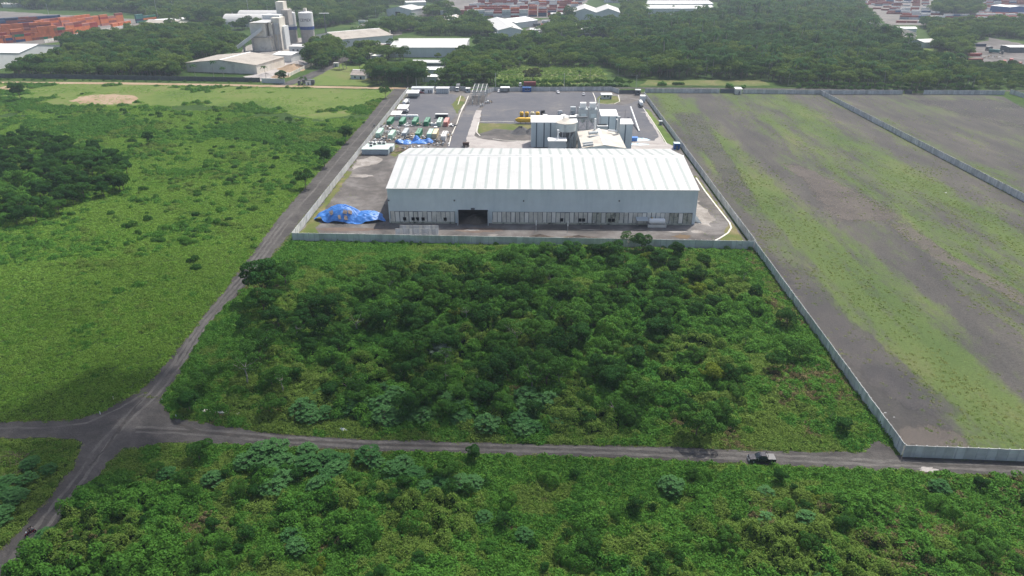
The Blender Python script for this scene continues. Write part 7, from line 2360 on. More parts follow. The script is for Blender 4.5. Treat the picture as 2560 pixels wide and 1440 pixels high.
def hall(name, label, cat, F0, F1, eave, depth, rise, axis="x", wallm=None, roofm=None, doors=(), wins=(), ov=.5, spans=1, group=None, lean=None):
    "gabled hall: F0, F1 = eave corners of the front as photo pixels; axis = ridge direction in its own frame"
    a, b = P(F0[0], F0[1], eave), P(F1[0], F1[1], eave)
    a.z = b.z = 0
    w = (b - a).length
    rz = math.atan2(b.y - a.y, b.x - a.x)
    r_ = thing(name, label, cat, (0, 0, 0), group=group)
    wallm = wallm or M_FWALL; roofm = roofm or M_FROOF
    m_ = MB()
    if axis == "x":
        m_.extrude([(0, 0), (depth, 0), (depth, eave), (depth / 2, eave + rise - .1), (0, eave)], 0, w, axis='x')
    else:
        pr_ = [(0, 0)]
        pr_ += [(w, 0), (w, eave)]
        for i in range(spans - 1, -1, -1):
            pr_ += [(w * (i + .5) / spans, eave + rise - .1)] + ([(w * i / spans, eave)] if i > 0 else [(0, eave)])
        m_.extrude(pr_, 0, depth)
    m_.build("wall", wallm, r_)
    m_ = MB()
    e = eave + .12
    if axis == "x":
        k = rise * ov / (depth / 2)
        m_.slab((-ov, -ov, e - k), (w + ov, -ov, e - k), (w + ov, depth / 2, e + rise), (-ov, depth / 2, e + rise), .11)
        m_.slab((-ov, depth / 2 + .01, e + rise), (w + ov, depth / 2 + .01, e + rise), (w + ov, depth + ov, e - k), (-ov, depth + ov, e - k), .11)
    else:
        for i in range(spans):
            x0, xm, x1 = w * i / spans, w * (i + .5) / spans, w * (i + 1) / spans
            m_.slab((x0 - (ov if i == 0 else -.02), -ov, e), (xm, -ov, e + rise), (xm, depth + ov, e + rise), (x0 - (ov if i == 0 else -.02), depth + ov, e), .11)
            m_.slab((xm + .01, -ov, e + rise), (x1 + (ov if i == spans - 1 else -.02), -ov, e), (x1 + (ov if i == spans - 1 else -.02), depth + ov, e), (xm + .01, depth + ov, e + rise), .11)
    rf = m_.build("roof", roofm, r_)
    m_ = MB()
    if axis == "x": m_.extrude([(depth / 2 - .8, e + rise - .05), (depth / 2, e + rise + .25), (depth / 2 + .8, e + rise - .05)], -ov, w + ov, axis='x'); m_.build("ridge_cap", M_WHITE, rf)
    else:
        for i in range(spans):
            xm = w * (i + .5) / spans; c_ = MB()
            c_.extrude([(xm - .8, e + rise - .03), (xm, e + rise + .25), (xm + .8, e + rise - .03)], -ov, depth + ov); c_.build("ridge_cap", M_WHITE, rf)
    for f, dw, dh in doors:
        m_ = MB(); m_.bx(w * f - dw / 2, w * f + dw / 2, -.12, -.004, 0, dh); m_.build("door", M_DARK, r_)
    for f, dw, z0, z1 in wins:
        m_ = MB(); m_.bx(w * f - dw / 2, w * f + dw / 2, -.1, -.004, z0, z1); m_.build("window", M_GLASS, r_)
    r_.location = a; r_.rotation_euler = (0, 0, rz)
    c_ = a + Vector((math.cos(rz), math.sin(rz), 0)) * w / 2 + Vector((-math.sin(rz), math.cos(rz), 0)) * depth / 2
    n_ = max(1, int(max(w, depth) / min(w, depth)))
    for i in range(n_):
        f = (i + .5) / n_ - .5
        q = c_ + (Vector((math.cos(rz), math.sin(rz), 0)) * w * f if w > depth else Vector((-math.sin(rz), math.cos(rz), 0)) * depth * f)
        BLD_CLEAR.append((q.x, q.y, min(w, depth) * .72))
    return r_, w


hall("warehouse", "bright white roofed hall behind trees in front of the orange container stacks", "warehouse", (-75, 156), (148, 113), 9.5, 60, 4, "y", M_FWALL, M_WHITE, spans=2)
r_, w = hall("quarry_shed", "low dusty grey shed with ragged open side beside the white sand heaps", "shed", (464, 157), (640, 163), 7, 46, 3.2, "y", M_PLANT, M_TROOF)
for i in range(12):
    y = 1 + i * 3.7
    m_ = MB(); m_.bx(w + .004, w + .12, y, y + 2.6, RP.uniform(2, 4.2), 6.6); m_.build("hanging_sheet", M_PLANT if i % 3 else M_PLANTG, r_)
m_ = MB(); m_.bx(w - 1, w + .003, .3, 45.5, .05, 6.0); m_.build("open_bay", M_DARK, r_)  # solid dark panel stands in for the shade inside the open side
r_, w = hall("shed", "long white roofed hall with three dark roof slots in the middle distance", "warehouse", (972, 119), (1163, 119), 8.5, 70, 1.6, "x", M_FWALL, M_FROOF)
for f in (.30, .55, .8):
    y = 70 * f; z = 8.5 + 1.6 * (1 - abs(f - .5) * 2) + .12
    m_ = MB(); m_.bx(6, w - 6, y - .2, y + 2.6, z + .05, z + 1.1); mo = m_.build("roof_monitor", M_FROOF, r_)
    m_ = MB(); m_.bx(6.2, w - 6.2, y - .28, y - .21, z + .15, z + .95); m_.build("louvre", M_GSTEEL, mo)
hall("warehouse", "white gable fronted hall with one dark door beyond the rubble yard", "warehouse", (966, 23), (1029, 25), 9, 42, 4.0, "y", M_FWALL, M_FROOF, doors=((.45, 8, 6),))
hall("warehouse", "flat white hall right behind the gable fronted one with a dark door", "warehouse", (1035, 21), (1092, 21), 8, 40, 1.5, "x", M_FWALL, M_FROOF)
r_, w = hall("warehouse", "pale gabled hall with loading canopies along its sunlit side", "warehouse", (1246, 76), (1307, 75), 8, 120, 3.2, "y", M_FWALL, M_FROOF)
for y in (18, 40, 62):
    m_ = MB(); m_.slab((w, y, 5.6), (w + 4, y, 4.9), (w + 4, y + 8, 4.9), (w, y + 8, 5.6), .12); m_.build("loading_canopy", M_WHITE, r_)
    m_ = MB(); m_.bx(w + .004, w + .1, y + 1, y + 7, 0.05, 4.4); m_.build("loading_door", M_DARK, r_)
hall("annex", "low white lean-to annex at the foot of the pale gabled hall", "annex", (1238, 85), (1277, 85), 4, 10, .6, "x", M_FWALL, M_WHITE)
hall("shed", "brownish white gabled roof half hidden by trees left of the stacked white containers", "shed", (1074, 50), (1120, 52), 6, 50, 3, "y", M_FWALL, M_TROOF)
hall("shed", "second smaller gabled roof showing over the same trees as the brownish one", "shed", (1122, 50), (1146, 50), 6, 42, 2.4, "y", M_FWALL, M_FROOF)
hall("shed", "white roof peeking from the trees directly behind the pale gabled hall", "shed", (1228, 52), (1290, 57), 7, 45, 3, "y", M_FWALL, M_WHITE)
hall("twin_shed", "grey hall with twin gables facing the works", "warehouse", (1432, 31), (1550, 32), 11.5, 75, 5.2, "y", M_FWALL, M_FROOF, spans=2)
r_, w = hall("warehouse", "very long white roofed hall on the skyline side of the palm wood", "warehouse", (1612, 21), (1790, 21), 10, 60, 2.0, "x", M_FWALL, M_WHITE, doors=((.5, 16, 6), (.15, 8, 3), (.66, 8, 3), (.78, 8, 3)))
hall("warehouse", "second white roof line right behind the very long white hall", "warehouse", (1614, 9), (1783, 9), 11, 60, 2.0, "x", M_FWALL, M_WHITE)
hall("store", "pale gabled store beside the blue banded silos", "warehouse", (790, 87), (852, 99), 9, 60, 4.5, "y", M_FWALL, M_TROOF)
hall("store", "white flat roofed block at the foot of the dusty grey tower", "building", (722, 116), (757, 117), 6, 18, .8, "x", M_FWALL, M_FROOF, wins=((.3, 2, 2, 3.5), (.6, 2, 2, 3.5)))
hall("store", "white sided block between the dusty grey tower and the quarry shed", "building", (682, 136), (727, 138), 6, 20, 1, "x", M_FWALL, M_WHITE)
hall("little_house", "little house with a faded brown roof on the bright lawn", "house", (876, 187), (912, 188), 3.2, 15, 2.6, "x", mat("bluish_white_wall", (.55, .6, .62), .8), M_BROOF, doors=((.7, 1.2, 2.1),), wins=((.3, 1.4, 1.0, 2.2),))
hall("long_store", "long low grey store behind the lawn with the little house", "store", (871, 134), (926, 136), 4, 8, .6, "x", M_FWALL, M_WHITE)
hall("low_store", "small white roofed block beside the long low grey store", "store", (928, 139), (948, 140), 3.5, 8, .5, "x", M_FWALL, M_WHITE)
hall("red_shed", "small brick red shed with a rusty roof beside the lane", "shed", (928, 113), (952, 115), 5, 16, 1.2, "x", M_BRICK, M_BROOF)
hall("office_block", "low white office with a window band behind the massive dark trees", "office", (1030, 156), (1109, 157), 4.5, 12, 1.0, "x", M_FWALL, M_FROOF, wins=tuple((f, 5, 2.2, 3.4) for f in (.15, .3, .45, .6, .75, .9)))
hall("office_block", "white roofed office nearer the works wall behind the grey thin tree", "office", (1058, 174), (1105, 174), 4.5, 14, .8, "x", M_FWALL, M_WHITE)
hall("office_block", "lowest white roof between dark trees right behind the office cabin", "office", (1056, 191), (1092, 192), 4, 10, .6, "x", M_FWALL, M_WHITE)
hall("grey_block", "small square grey block on the edge of the palm wood", "building", (2122, 50), (2160, 50), 9, 14, .3, "x", M_PLANT, M_FROOF, wins=((.25, 2, 4, 6), (.5, 2, 4, 6), (.75, 2, 4, 6)))
hall("watch_house", "narrow white house at the corner of the rubble yard", "house", (2178, 58), (2189, 58), 8, 8, .4, "x", M_WHITE, M_WHITE, doors=((.5, 2, 3),))
hall("blue_depot", "white roofed depot with a blue front among the far containers", "depot", (2478, 14), (2526, 18), 12, 34, 1, "x", M_BLUE, M_WHITE)
hall("tan_shed", "tan gabled shed between the orange stacks and the vaulted store", "shed", (355, 60), (435, 60), 6, 40, 3, "x", M_PLANT, M_TROOF)
hall("white_annex", "thin white roof behind the tan gabled shed", "shed", (395, 52), (470, 47), 5, 18, 1, "x", M_FWALL, M_WHITE)
hall("far_shed", "white roof far up in the hillside wood, at the terminal side", "shed", (5, 11), (58, 9), 5, 25, 2, "x", M_FWALL, M_FROOF)
hall("open_canopy", "white canopy beside the pale blue scrap yard container", "canopy", (2525, 118), (2575, 118), 5, 14, .5, "x", M_GSTEEL, M_WHITE)

for i, (px, py, w_, dp, ev, ax, m_w, m_r, lb) in enumerate((
        (905, 36, 20, 10, 4, "x", M_FWALL, M_FROOF, "small white shed at the lane end behind the rubble yard"), (1012, 52, 26, 9, 4, "x", M_FWALL, M_TROOF, "low tan roofed shed between the rubble yard and the gable fronted hall"),
        (985, 68, 18, 8, 4, "x", M_BRICK, M_BROOF, "small brown roofed shed at the edge of the rubble yard"), (1022, 68, 24, 7, 4, "x", M_FWALL, M_WHITE, "thin white canopy beside the trees between the white roofs"),
        (950, 85, 22, 9, 4, "x", M_PLANT, M_TROOF, "dusty shed beside the rubble yard, nearest the long white hall"), (1340, 78, 14, 8, 4, "x", M_FWALL, M_WHITE, "little white shelter on the apron by the loading canopies"),
        (1580, 18, 28, 14, 5, "x", M_FWALL, M_WHITE, "white flat shed between the twin gables and the very long hall"), (1395, 40, 20, 12, 5, "x", cmat("green")[0], M_FROOF, "green sided shed in front of the dark red containers"),
        (560, 30, 24, 12, 5, "x", M_FWALL, M_FROOF, "white roof in the hillside wood above the vaulted store"), (830, 44, 30, 12, 5, "x", M_FWALL, M_FROOF, "white roofed shed behind the tall lighting pole"),
        (818, 18, 26, 12, 5, "x", M_FWALL, M_WHITE, "white roof among trees above the lettered silo"), (1540, 4, 40, 14, 5, "x", M_FWALL, M_FROOF, "pale roofs at the skyline left of the very long hall"),
        (2270, 75, 22, 10, 4, "x", M_WHITE, M_WHITE, "white roofed hut by the rust brown domed tree"), (2410, 92, 20, 10, 4, "x", M_FWALL, M_WHITE, "white hut among the trees by the scrap yard"), (1990, 53, 16, 8, 4, "x", M_FWALL, M_WHITE, "tiny white roof deep in the palm wood"), (1968, 48, 12, 8, 4, "x", M_FWALL, M_FROOF, "tiniest pale roof deep in the palm wood"))):
    w2 = w_ / 2 * S(px, py)
    hall("shed", lb, "shed", (px - w2, py - ev * 1.9 / 2), (px + w2, py - ev * 1.9 / 2), ev, dp, 1.2, ax, m_w, m_r)
ROOFS = ((1040, 12, 34, "left of the mid terminal"), (1120, 60, 26, "in the trees between the white roofs, nearer the long white hall"), (1185, 62, 22, "in the trees between the white roofs, nearer the gabled hall"), (1470, 80, 20, "under the twin gables"), (1500, 62, 26, "between the twin gables and the palm wood"), (1590, 42, 30, "at the foot of the very long hall"), (1700, 46, 24, "in front of the very long hall"), (1830, 12, 34, "right of the very long hall"), (1925, 8, 30, "at the skyline above the palm wood"), (2060, 6, 34, "at the skyline beside the far right terminal"), (2040, 70, 18, "in the clearing of the palm wood"), (480, 22, 26, "in the hillside wood above the tan gabled shed"), (260, 20, 26, "in the hillside wood above the orange stacks"), (700, 12, 24, "in the hillside wood above the tower"), (860, 8, 28, "in the hillside wood above the pale gabled store"), (1350, 104, 14, "in the trees right of the long white hall"), (2330, 112, 16, "beside the meadow strip near the scrap yard"))
for i, (px, py, w_, wh_) in enumerate(ROOFS):
    w2 = w_ / 2 * S(px, py)
    hall("shed", ("white", "pale", "dusty")[i % 3] + " roofed shed " + wh_, "shed", (px - w2, py - 6), (px + w2, py - 6 + (i % 4) - 1.5), 5.5, 12 + (i * 5) % 9, 1.6, "xy"[i % 2], M_FWALL, (M_WHITE, M_FROOF, M_TROOF)[i % 3])
# vaulted store
for k, (xa, xb, py, rr_, lb) in enumerate(((556, 662, 68, 15, "long vaulted store with a rounded white roof behind the cement works"), (592, 690, 55, 14, "second vaulted roof rising behind the rounded white store"))):
    a, b = P(xa, py), P(xb, py)
    L = b.x - a.x
    r_ = thing("vaulted_store", lb, "store", a)
    prof = [(rr_ * 1.2 * math.cos(math.pi * i / 14), rr_ * .95 * math.sin(math.pi * i / 14) + .1) for i in range(15)]
    m_ = MB(); m_.extrude([(a.y + 18 + p_[0], p_[1]) for p_ in prof], a.x, a.x + L, axis='x'); m_.build("vault", M_FROOF, r_)
    for x in (a.x - .12, a.x + L + .02):
        m_ = MB(); m_.extrude([(a.y + 18 + p_[0] * .97, max(.05, p_[1] * .97)) for p_ in prof], x, x + .1, axis='x'); m_.build("end_wall", M_FWALL, r_)
    BLD_CLEAR.append((a.x + L * .25, a.y + 18, 20)); BLD_CLEAR.append((a.x + L * .75, a.y + 18, 20))

# cement works
Y = P(650, 128).y
def zz(py): return A(650, py, Y).z
cw = thing("cement_tower", "dusty grey cement works tower with a slanting conveyor gallery", "plant", (P(665, 128).x, Y, 0))
def bxp(x0, x1, yo, dp, z0, z1, nm, m, par=cw):
    m_ = MB(); m_.bx(A(x0, 100, Y + yo).x, A(x1, 100, Y + yo).x, Y + yo, Y + yo + dp, z0, z1); return m_.build(nm, m, par)
bxp(632, 677, 0, 16, 0, zz(94), "lower_block", M_PLANT)
bxp(629, 666, -1, 14, zz(92), zz(57), "upper_block", M_PLANT)
m_ = MB(); xa, xb = A(628, 60, Y - 2).x, A(680, 60, Y - 2).x
m_.slab((xa, Y - 2, zz(57) + .3), (xb - 5, Y - 2, zz(57) + .3), (xb, Y + 18, zz(57) + 1.5), (xa + 5, Y + 18, zz(57) + 1.5), .3); m_.build("roof", M_FROOF, cw)
bxp(630, 678, -2, 20, zz(94), zz(92), "gallery_floor", M_PLANTG)
bxp(676, 684, 4, 10, 0, zz(60), "shaft", M_PLANT)
bxp(684, 704, 8, 18, 0, zz(47), "tall_block", M_PLANT)
bxp(664, 706, 18, 16, zz(60), zz(42), "top_block", M_FWALL)
for i, x in enumerate((687, 695, 702)):
    bxp(x - .9, x + .9, 5, 1.0, 0, zz(60), "duct", M_FROOF if i % 2 else M_PLANTG)
bxp(689, 701, 7, .9, zz(88), zz(60), "panel_grid", M_FWALL)
bxp(705, 714, 14, 14, 0, zz(70), "side_block", M_FWALL)
bxp(701, 719, 36, 12, zz(58), zz(20) + 3, "head_house", M_PLANT)
bxp(712, 728, 30, 14, zz(72), zz(32), "filter_house", M_PLANTG)
for x0, x1 in ((703, 706), (715, 718)): bxp(x0, x1, 38, 4, 0, zz(58), "column", M_PLANTG)
a, b = P(584, 131), Vector((A(656, 76, Y).x, Y - 1, zz(76)))
m_ = MB(); d = (b - a); n_ = Vector((-d.y, d.x, 0)).normalized() * 2.2
u = Vector((0, 0, 3.4))
m_.add([a - n_, a + n_, b + n_, b - n_, a - n_ + u, a + n_ + u, b + n_ + u, b - n_ + u], [(3, 2, 1, 0), (4, 5, 6, 7), (0, 1, 5, 4), (1, 2, 6, 5), (2, 3, 7, 6), (3, 0, 4, 7)]); m_.build("conveyor_gallery", M_FWALL, cw)
for f in (.35, .65):
    p = a.lerp(b, f); m_ = MB(); m_.bx(p.x - .8, p.x + .8, p.y - .8, p.y + .8, 0, p.z); m_.build("trestle", M_PLANTG, cw)
BLD_CLEAR.append((cw.location.x, Y + 12, 30))
M_SILO = mat("white_silo", (.68, .69, .69), .6, var=.05, vs=.1)
M_SBLUE = mat("silo_blue_band", (.03, .07, .24), .6)
for x0, x1, lb, txt in ((716, 741, "white silo with a blue band, partly behind the dusty tower", None), (749, 784, "white lettered silo with a blue band, right one of the pair", "// CEMEX")):
    Ys = P(750, 106).y
    xc_, rs_ = A((x0 + x1) / 2, 60, Ys).x, (A(x1, 60, Ys).x - A(x0, 60, Ys).x) / 2
    if txt is None: xc_ -= 1; rs_ *= 1.15
    z_ = lambda py: A(750, py, Ys - rs_).z
    r_ = thing("cement_silo", lb, "silo", (xc_, Ys, 0))
    m_ = MB(); m_.lathe([(rs_ - .3, .1), (rs_ - .3, z_(75))], (xc_, Ys, 0), 32); m_.build("base_drum", M_PLANTG, r_, smooth=True)
    m_ = MB(); m_.lathe([(rs_ + .06, z_(75)), (rs_ + .06, z_(67))], (xc_, Ys, 0), 32); m_.build("blue_band", M_SBLUE, r_, smooth=True)
    m_ = MB(); m_.lathe([(rs_, z_(67)), (rs_, z_(33)), (rs_ - .6, z_(32)), (.5, z_(32) + 1.2)], (xc_, Ys, 0), 32); m_.build("drum", M_SILO, r_, smooth=True)
    m_ = MB()
    for i in range(20):
        t0, t1 = 6.283 * i / 20, 6.283 * (i + 1) / 20
        p0, p1 = Vector((xc_ + rs_ * .96 * math.cos(t0), Ys + rs_ * .96 * math.sin(t0), z_(33) + .2)), Vector((xc_ + rs_ * .96 * math.cos(t1), Ys + rs_ * .96 * math.sin(t1), z_(33) + .2))
        m_.tube(p0, p0 + Vector((0, 0, 1.6)), .09, 5); m_.tube(p0 + Vector((0, 0, 1.6)), p1 + Vector((0, 0, 1.6)), .09, 5)
    m_.build("railing", M_PLANTG, r_)
    m_ = MB(); m_.bx(xc_ - 1.5, xc_ + 1.5, Ys - 1.5, Ys + 1.5, z_(32) + 1, z_(32) + 4); m_.build("vent_house", M_PLANT, r_)
    if txt:
        fc_ = bpy.data.curves.new("lettering", 'FONT'); fc_.body = txt; fc_.size = 3.9; fc_.align_x = 'CENTER'; fc_.extrude = .02
        fo = bpy.data.objects.new("lettering", fc_); COL.objects.link(fo)
        dg = bpy.context.evaluated_depsgraph_get()
        me = bpy.data.meshes.new_from_object(fo.evaluated_get(dg))
        bpy.data.objects.remove(fo)
        for v in me.vertices:
            t_ = (v.co.x - .6) / rs_; zv = v.co.y; off = rs_ + .12 + v.co.z
            v.co = (off * math.sin(t_), -off * math.cos(t_), z_(54) + zv)
        me.materials.clear(); me.materials.append(mat("dark_lettering", (.03, .04, .09), .6))
        lo = bpy.data.objects.new("lettering", me); COL.objects.link(lo); lo.parent = r_
    BLD_CLEAR.append((xc_, Ys, rs_ + 3))
# tall lamp pole with platform, thin masts
for px, py, top, w_, lb in ((817, 98, 34, 6, "tall dark lighting pole with a wide white head beside the pale gabled store"),):
    q = P(px, py); h = A(px, top, q.y).z
    r_ = thing("lighting_pole", lb, "lamp post", q)
    m_ = MB(); m_.tube((q.x, q.y, 0), (q.x, q.y, h), .7, 8, .5); m_.build("pole", M_GSTEEL, r_)
    m_ = MB(); m_.bx(q.x - w_ * .9, q.x + w_ * .9, q.y - .8, q.y + .8, h, h + .7); m_.build("lamp_head", M_WHITE, r_)
for i, (px, py, top) in enumerate(((434, 32, 2), (624, 48, -5), (397, 55, -5), (122, 36, 8), (222, 22, 3), (693, 44, 0), (940, 45, 18), (1046, 55, 33))):
    q = P(px, py); h = A(px, top, q.y).z
    m_ = MB(); m_.tube((q.x, q.y, 0), (q.x, q.y, h), .28, 6, .2)
    tag(m_.build("mast", M_STEEL), "tall thin pale mast standing among the far trees and sheds", "mast", "tall masts beyond the works")
for px, py, rx, ry, h, lb in ((732, 172, 14, 16, 3.5, "broad pale sand heap beside the ragged quarry shed"), (745, 160, 9, 8, 2.4, "white powder heap behind the broad sand heap"), (665, 190, 10, 7, 2.2, "white powder heap at the foot of the ragged quarry shed"), (700, 192, 7, 7, 2.8, "grey sand heap by the dark field wall")):
    heap("sand_heap", lb, "sand heap", P(px, py), rx, ry, h, M_CONC if "white" in lb else M_SAND, px)

# walls round about
def wall_run(label, pix, h, m, name="wall", th=.25):
    q = [P(*p) for p in pix]
    m_ = MB()
    for a, b in zip(q, q[1:]):
        d = (b - a).normalized(); n_ = Vector((-d.y, d.x, 0)) * th / 2
        m_.add([a - n_, b - n_, b + n_, a + n_] + [p + Vector((0, 0, h)) for p in (a - n_, b - n_, b + n_, a + n_)], [(3, 2, 1, 0), (4, 5, 6, 7), (0, 1, 5, 4), (1, 2, 6, 5), (2, 3, 7, 6), (3, 0, 4, 7)])
    r_ = thing(name, label, "wall", q[0])
    m_.build("wall_panel", m, r_)
    for a, b in zip(q, q[1:]):
        n = max(1, min(60, int((b - a).length / 6)))
        for i in range(n + 1):
            p = a.lerp(b, i / n); pm = MB(); pm.bx(p.x - .25, p.x + .25, p.y - .25, p.y + .25, 0, h + .15); pm.build("pier", m, r_)
    return r_
M_DWALL = mat("mossy_dark_wall", (.10, .11, .11), .9, var=.3, vs=.4)
wall_run("long dark mossy wall along the far edge of the left field", [(-120, 193), (0, 194), (260, 198), (650, 205)], 3.2, M_DWALL)
wall_run("short pale grey wall panel at the mouth of the side lane", [(656, 207), (712, 209)], 3.4, M_FWALL)
wall_run("pale wall following the side lane past the quarry yard", [(722, 192), (775, 166), (825, 144)], 2.6, M_PLANT)
wall_run("grey wall slanting down from the rubble yard", [(2212, 70), (2287, 97)], 6, M_PLANT)
wall_run("grey wall along the back of the rubble yard", [(2180, 68), (2211, 70)], 5, M_PLANT)
wall_run("pale grey wall along the front of the orange container yard", [(112, 107), (180, 93), (250, 80), (330, 66)], 3.0, M_CONCW)
wall_run("dark fence behind the strip of bright meadow", [(1386, 94), (1515, 95)], 4, M_DWALL)
q = P(771, 213)
cabin("white_kiosk", "tiny white kiosk with a dark door at the mouth of the lane", "kiosk", q.x - 2, q.x + 2, q.y, q.y + 3, 3.2, M_WHITE, M_FROOF, (), (.5,), .1, .2)
q = P(840, 167)
cabin("grey_kiosk", "small grey hut beside the lane under the tall palms", "kiosk", q.x - 2, q.x + 2, q.y, q.y + 3, 3.0, M_FWALL, M_FROOF, (), (.5,), .1, .2)
q = P(728, 212)
lorry("dark truck waiting at the mouth of the side lane", (q.x + 8, q.y, .07), math.pi, M_GSTEEL, False, box=M_GSTEEL, name="box_truck")

# ------------------------------------------------------------------ container stacks
LV = ("bottom", "second", "third", "fourth", "fifth")
def stack_row(p0, p1, bays, levels, cols, where, seed, deep=1, L=12.2, gap=.7, face=True):
    rr = random.Random(seed)
    a, b = P(*p0), P(*p1)
    d = (b - a).normalized(); n_ = Vector((-d.y, d.x, 0))
    rz = math.atan2(d.y, d.x)
    step = (b - a).length / bays
    for k in range(deep):
        for i in range(bays):
            lv = rr.choice(levels)
            if lv == 0: continue
            q = a + d * (step * (i + .5)) + n_ * (1.3 + 2.6 * k)
            for z in range(lv):
                c = rr.choices([x[0] for x in cols], [x[1] for x in cols])[0]
                top = "top" if z == lv - 1 else LV[z]
                lb = f"{c} container, {top} of its stack, {where}"
                container(c, L, (q.x, q.y, .05 + z * 2.6), rz + (math.pi if rr.random() < .5 else 0), lb, f"{c} {top} containers {where}")
ORG = [("orange", 6), ("rust", 2), ("red", 1), ("pink", .6)]
stack_row((-62, 117), (62, 104), 5, (3, 4, 4, 5), ORG + [("green", 1.2), ("blue", .4), ("teal", .4)], "in the terminal row nearest the white roof", 1)
stack_row((66, 103), (182, 91), 6, (3, 4, 5), ORG + [("green", .6)], "in the terminal row beside the grey yard wall", 2)
stack_row((150, 92), (248, 78), 5, (4, 4, 5), ORG + [("green", .9)], "in the terminal row ending at the green tree", 3)
stack_row((-60, 98), (130, 84), 8, (3, 4, 5), ORG, "in the second terminal row", 4)
stack_row((95, 82), (255, 62), 8, (3, 4, 5), ORG, "in the terminal row behind the yard wall stacks", 5)
stack_row((-60, 80), (150, 66), 8, (4, 5), [("blue", 3), ("navy", 2), ("rust", 2), ("yellow", .5)], "in the blue terminal row", 6)
stack_row((255, 65), (312, 58), 3, (4, 5), ORG, "in the short orange group at the yard corner", 7)
stack_row((282, 71), (330, 62), 3, (2,), [("orange", 4), ("yellow", 1)], "in the low group by the yard wall", 8)
stack_row((344, 58), (392, 52), 3, (3, 4), [("navy", 2), ("teal", 3), ("green", 1), ("orange", 1)], "in the lone group by the tan shed", 9)
WHT = [("white", 5), ("grey", 2), ("rust", 2), ("red", 1)]
stack_row((1146, 45), (1320, 43), 8, (3, 4, 4), WHT, "in the mid terminal row nearest the trees", 11)
stack_row((1102, 47), (1145, 45), 2, (3, 4), [("rust", 3), ("grey", 2)], "at the dark end of the mid terminal", 12)
stack_row((1160, 34), (1390, 32), 10, (3, 4), [("white", 3), ("orange", 1), ("red", 2), ("rust", 3)], "in the second row of the mid terminal", 13)
stack_row((1320, 42), (1440, 40), 5, (3, 4, 4), [("rust", 4), ("navy", 1), ("red", 2)], "in the dark red part of the mid terminal", 14)
stack_row((1180, 20), (1450, 18), 10, (3, 4), [("white", 3), ("orange", 1), ("rust", 2)], "in the rear row of the mid terminal", 15)
FARC = [("white", 3), ("red", 2), ("rust", 3), ("grey", 1), ("blue", .6)]
stack_row((2330, 61), (2470, 62), 6, (1, 1, 2), FARC, "in the far right terminal row nearest the scrub", 21)
stack_row((2475, 62), (2600, 62), 6, (2, 3), [("rust", 4), ("red", 3), ("white", 1)], "in the red far right terminal row", 22)
stack_row((2250, 48), (2360, 50), 5, (1, 2), FARC, "beside the tanks in the far right terminal", 23)
stack_row((2480, 50), (2600, 52), 5, (2,), [("rust", 3), ("white", 2), ("red", 2)], "in the second far right terminal row", 24)
stack_row((2360, 45), (2440, 46), 4, (1, 2), FARC, "in the middle of the far right terminal", 25)
stack_row((2150, 12), (2330, 16), 7, (1, 2), FARC, "at the top of the far right terminal", 26)
stack_row((2460, 34), (2580, 36), 5, (2,), FARC, "in front of the blue fronted depot", 27)
stack_row((2200, 26), (2330, 30), 5, (1, 2), FARC, "above the palm wood in the far right terminal", 28)
for c, px, py, rz, lb in (("rust", 2438, 153, .05, "dark red container lying long side on in the scrap yard"), ("red", 2436, 140, .05, "red container behind the dark red one in the scrap yard"), ("teal", 2396, 115, .0, "teal container at the tree edge of the scrap yard"), ("red", 2416, 108, .1, "red container behind the teal one in the scrap yard"), ("navy", 2448, 116, 0, "navy container with white roof in the scrap yard"), ("red", 2510, 158, 1.0, "red container end on near the yellow scrub"), ("red", 2527, 154, .9, "larger red container beside another near the yellow scrub"), ("rust", 2548, 163, .8, "flat rusty container at the frame side of the scrap yard")):
    container(c, 12.2 if rz < .5 else 6.1, P(px, py), rz, lb, None)
for i, (p0, p1, bays, lv) in enumerate((((2120, 5), (2300, 8), 7, (1, 2)), ((2330, 14), (2460, 16), 5, (1, 2)), ((2300, 2), (2500, 4), 7, (1, 2)), ((2520, 26), (2640, 28), 5, (2,)), ((2440, 42), (2560, 44), 5, (1, 2)), ((2250, 36), (2350, 38), 4, (1, 2)), ((2240, 57), (2320, 58), 3, (1,)), ((2480, 56), (2600, 57), 5, (2,)))):
    stack_row(p0, p1, bays, lv, FARC, "in the crowded far right terminal", 40 + i)
for i, (p0, p1, bays, lv) in enumerate((((1170, 27), (1420, 25), 10, (3, 4)), ((1190, 12), (1460, 10), 10, (3, 4)), ((1150, 39), (1320, 37), 8, (3, 4)), ((1320, 36), (1440, 35), 5, (3, 4)), ((1200, 4), (1470, 3), 9, (3, 4)))):
    stack_row(p0, p1, bays, lv, [("white", 3), ("orange", 1), ("rust", 3), ("red", 1)], "in the crowded mid terminal", 60 + i)
for i, (p0, p1, bays, lv) in enumerate((((-60, 90), (110, 78), 7, (3, 4)), ((-60, 108), (20, 100), 3, (3, 4)), ((-60, 72), (155, 58), 8, (4,)), ((110, 78), (250, 60), 7, (4, 5)))):
    stack_row(p0, p1, bays, lv, ORG if i != 2 else [("blue", 3), ("navy", 2), ("rust", 2)], "in the packed orange terminal", 80 + i)
for i, y_ in enumerate(range(3, 62, 4)):
    xa, xb = 2140 + y_ * 3 - (i % 3) * 14, 2600
    if y_ < 44: stack_row((xa, y_), (2325, y_ + 1), max(3, int((2325 - xa) / 21)), (0, 1, 1, 2), FARC, "in the crowded far right terminal", 100 + i)
    stack_row((2445, y_ + 1), (xb, y_ + 2), 8, (1, 2, 2), FARC, "in the crowded far right terminal", 130 + i)
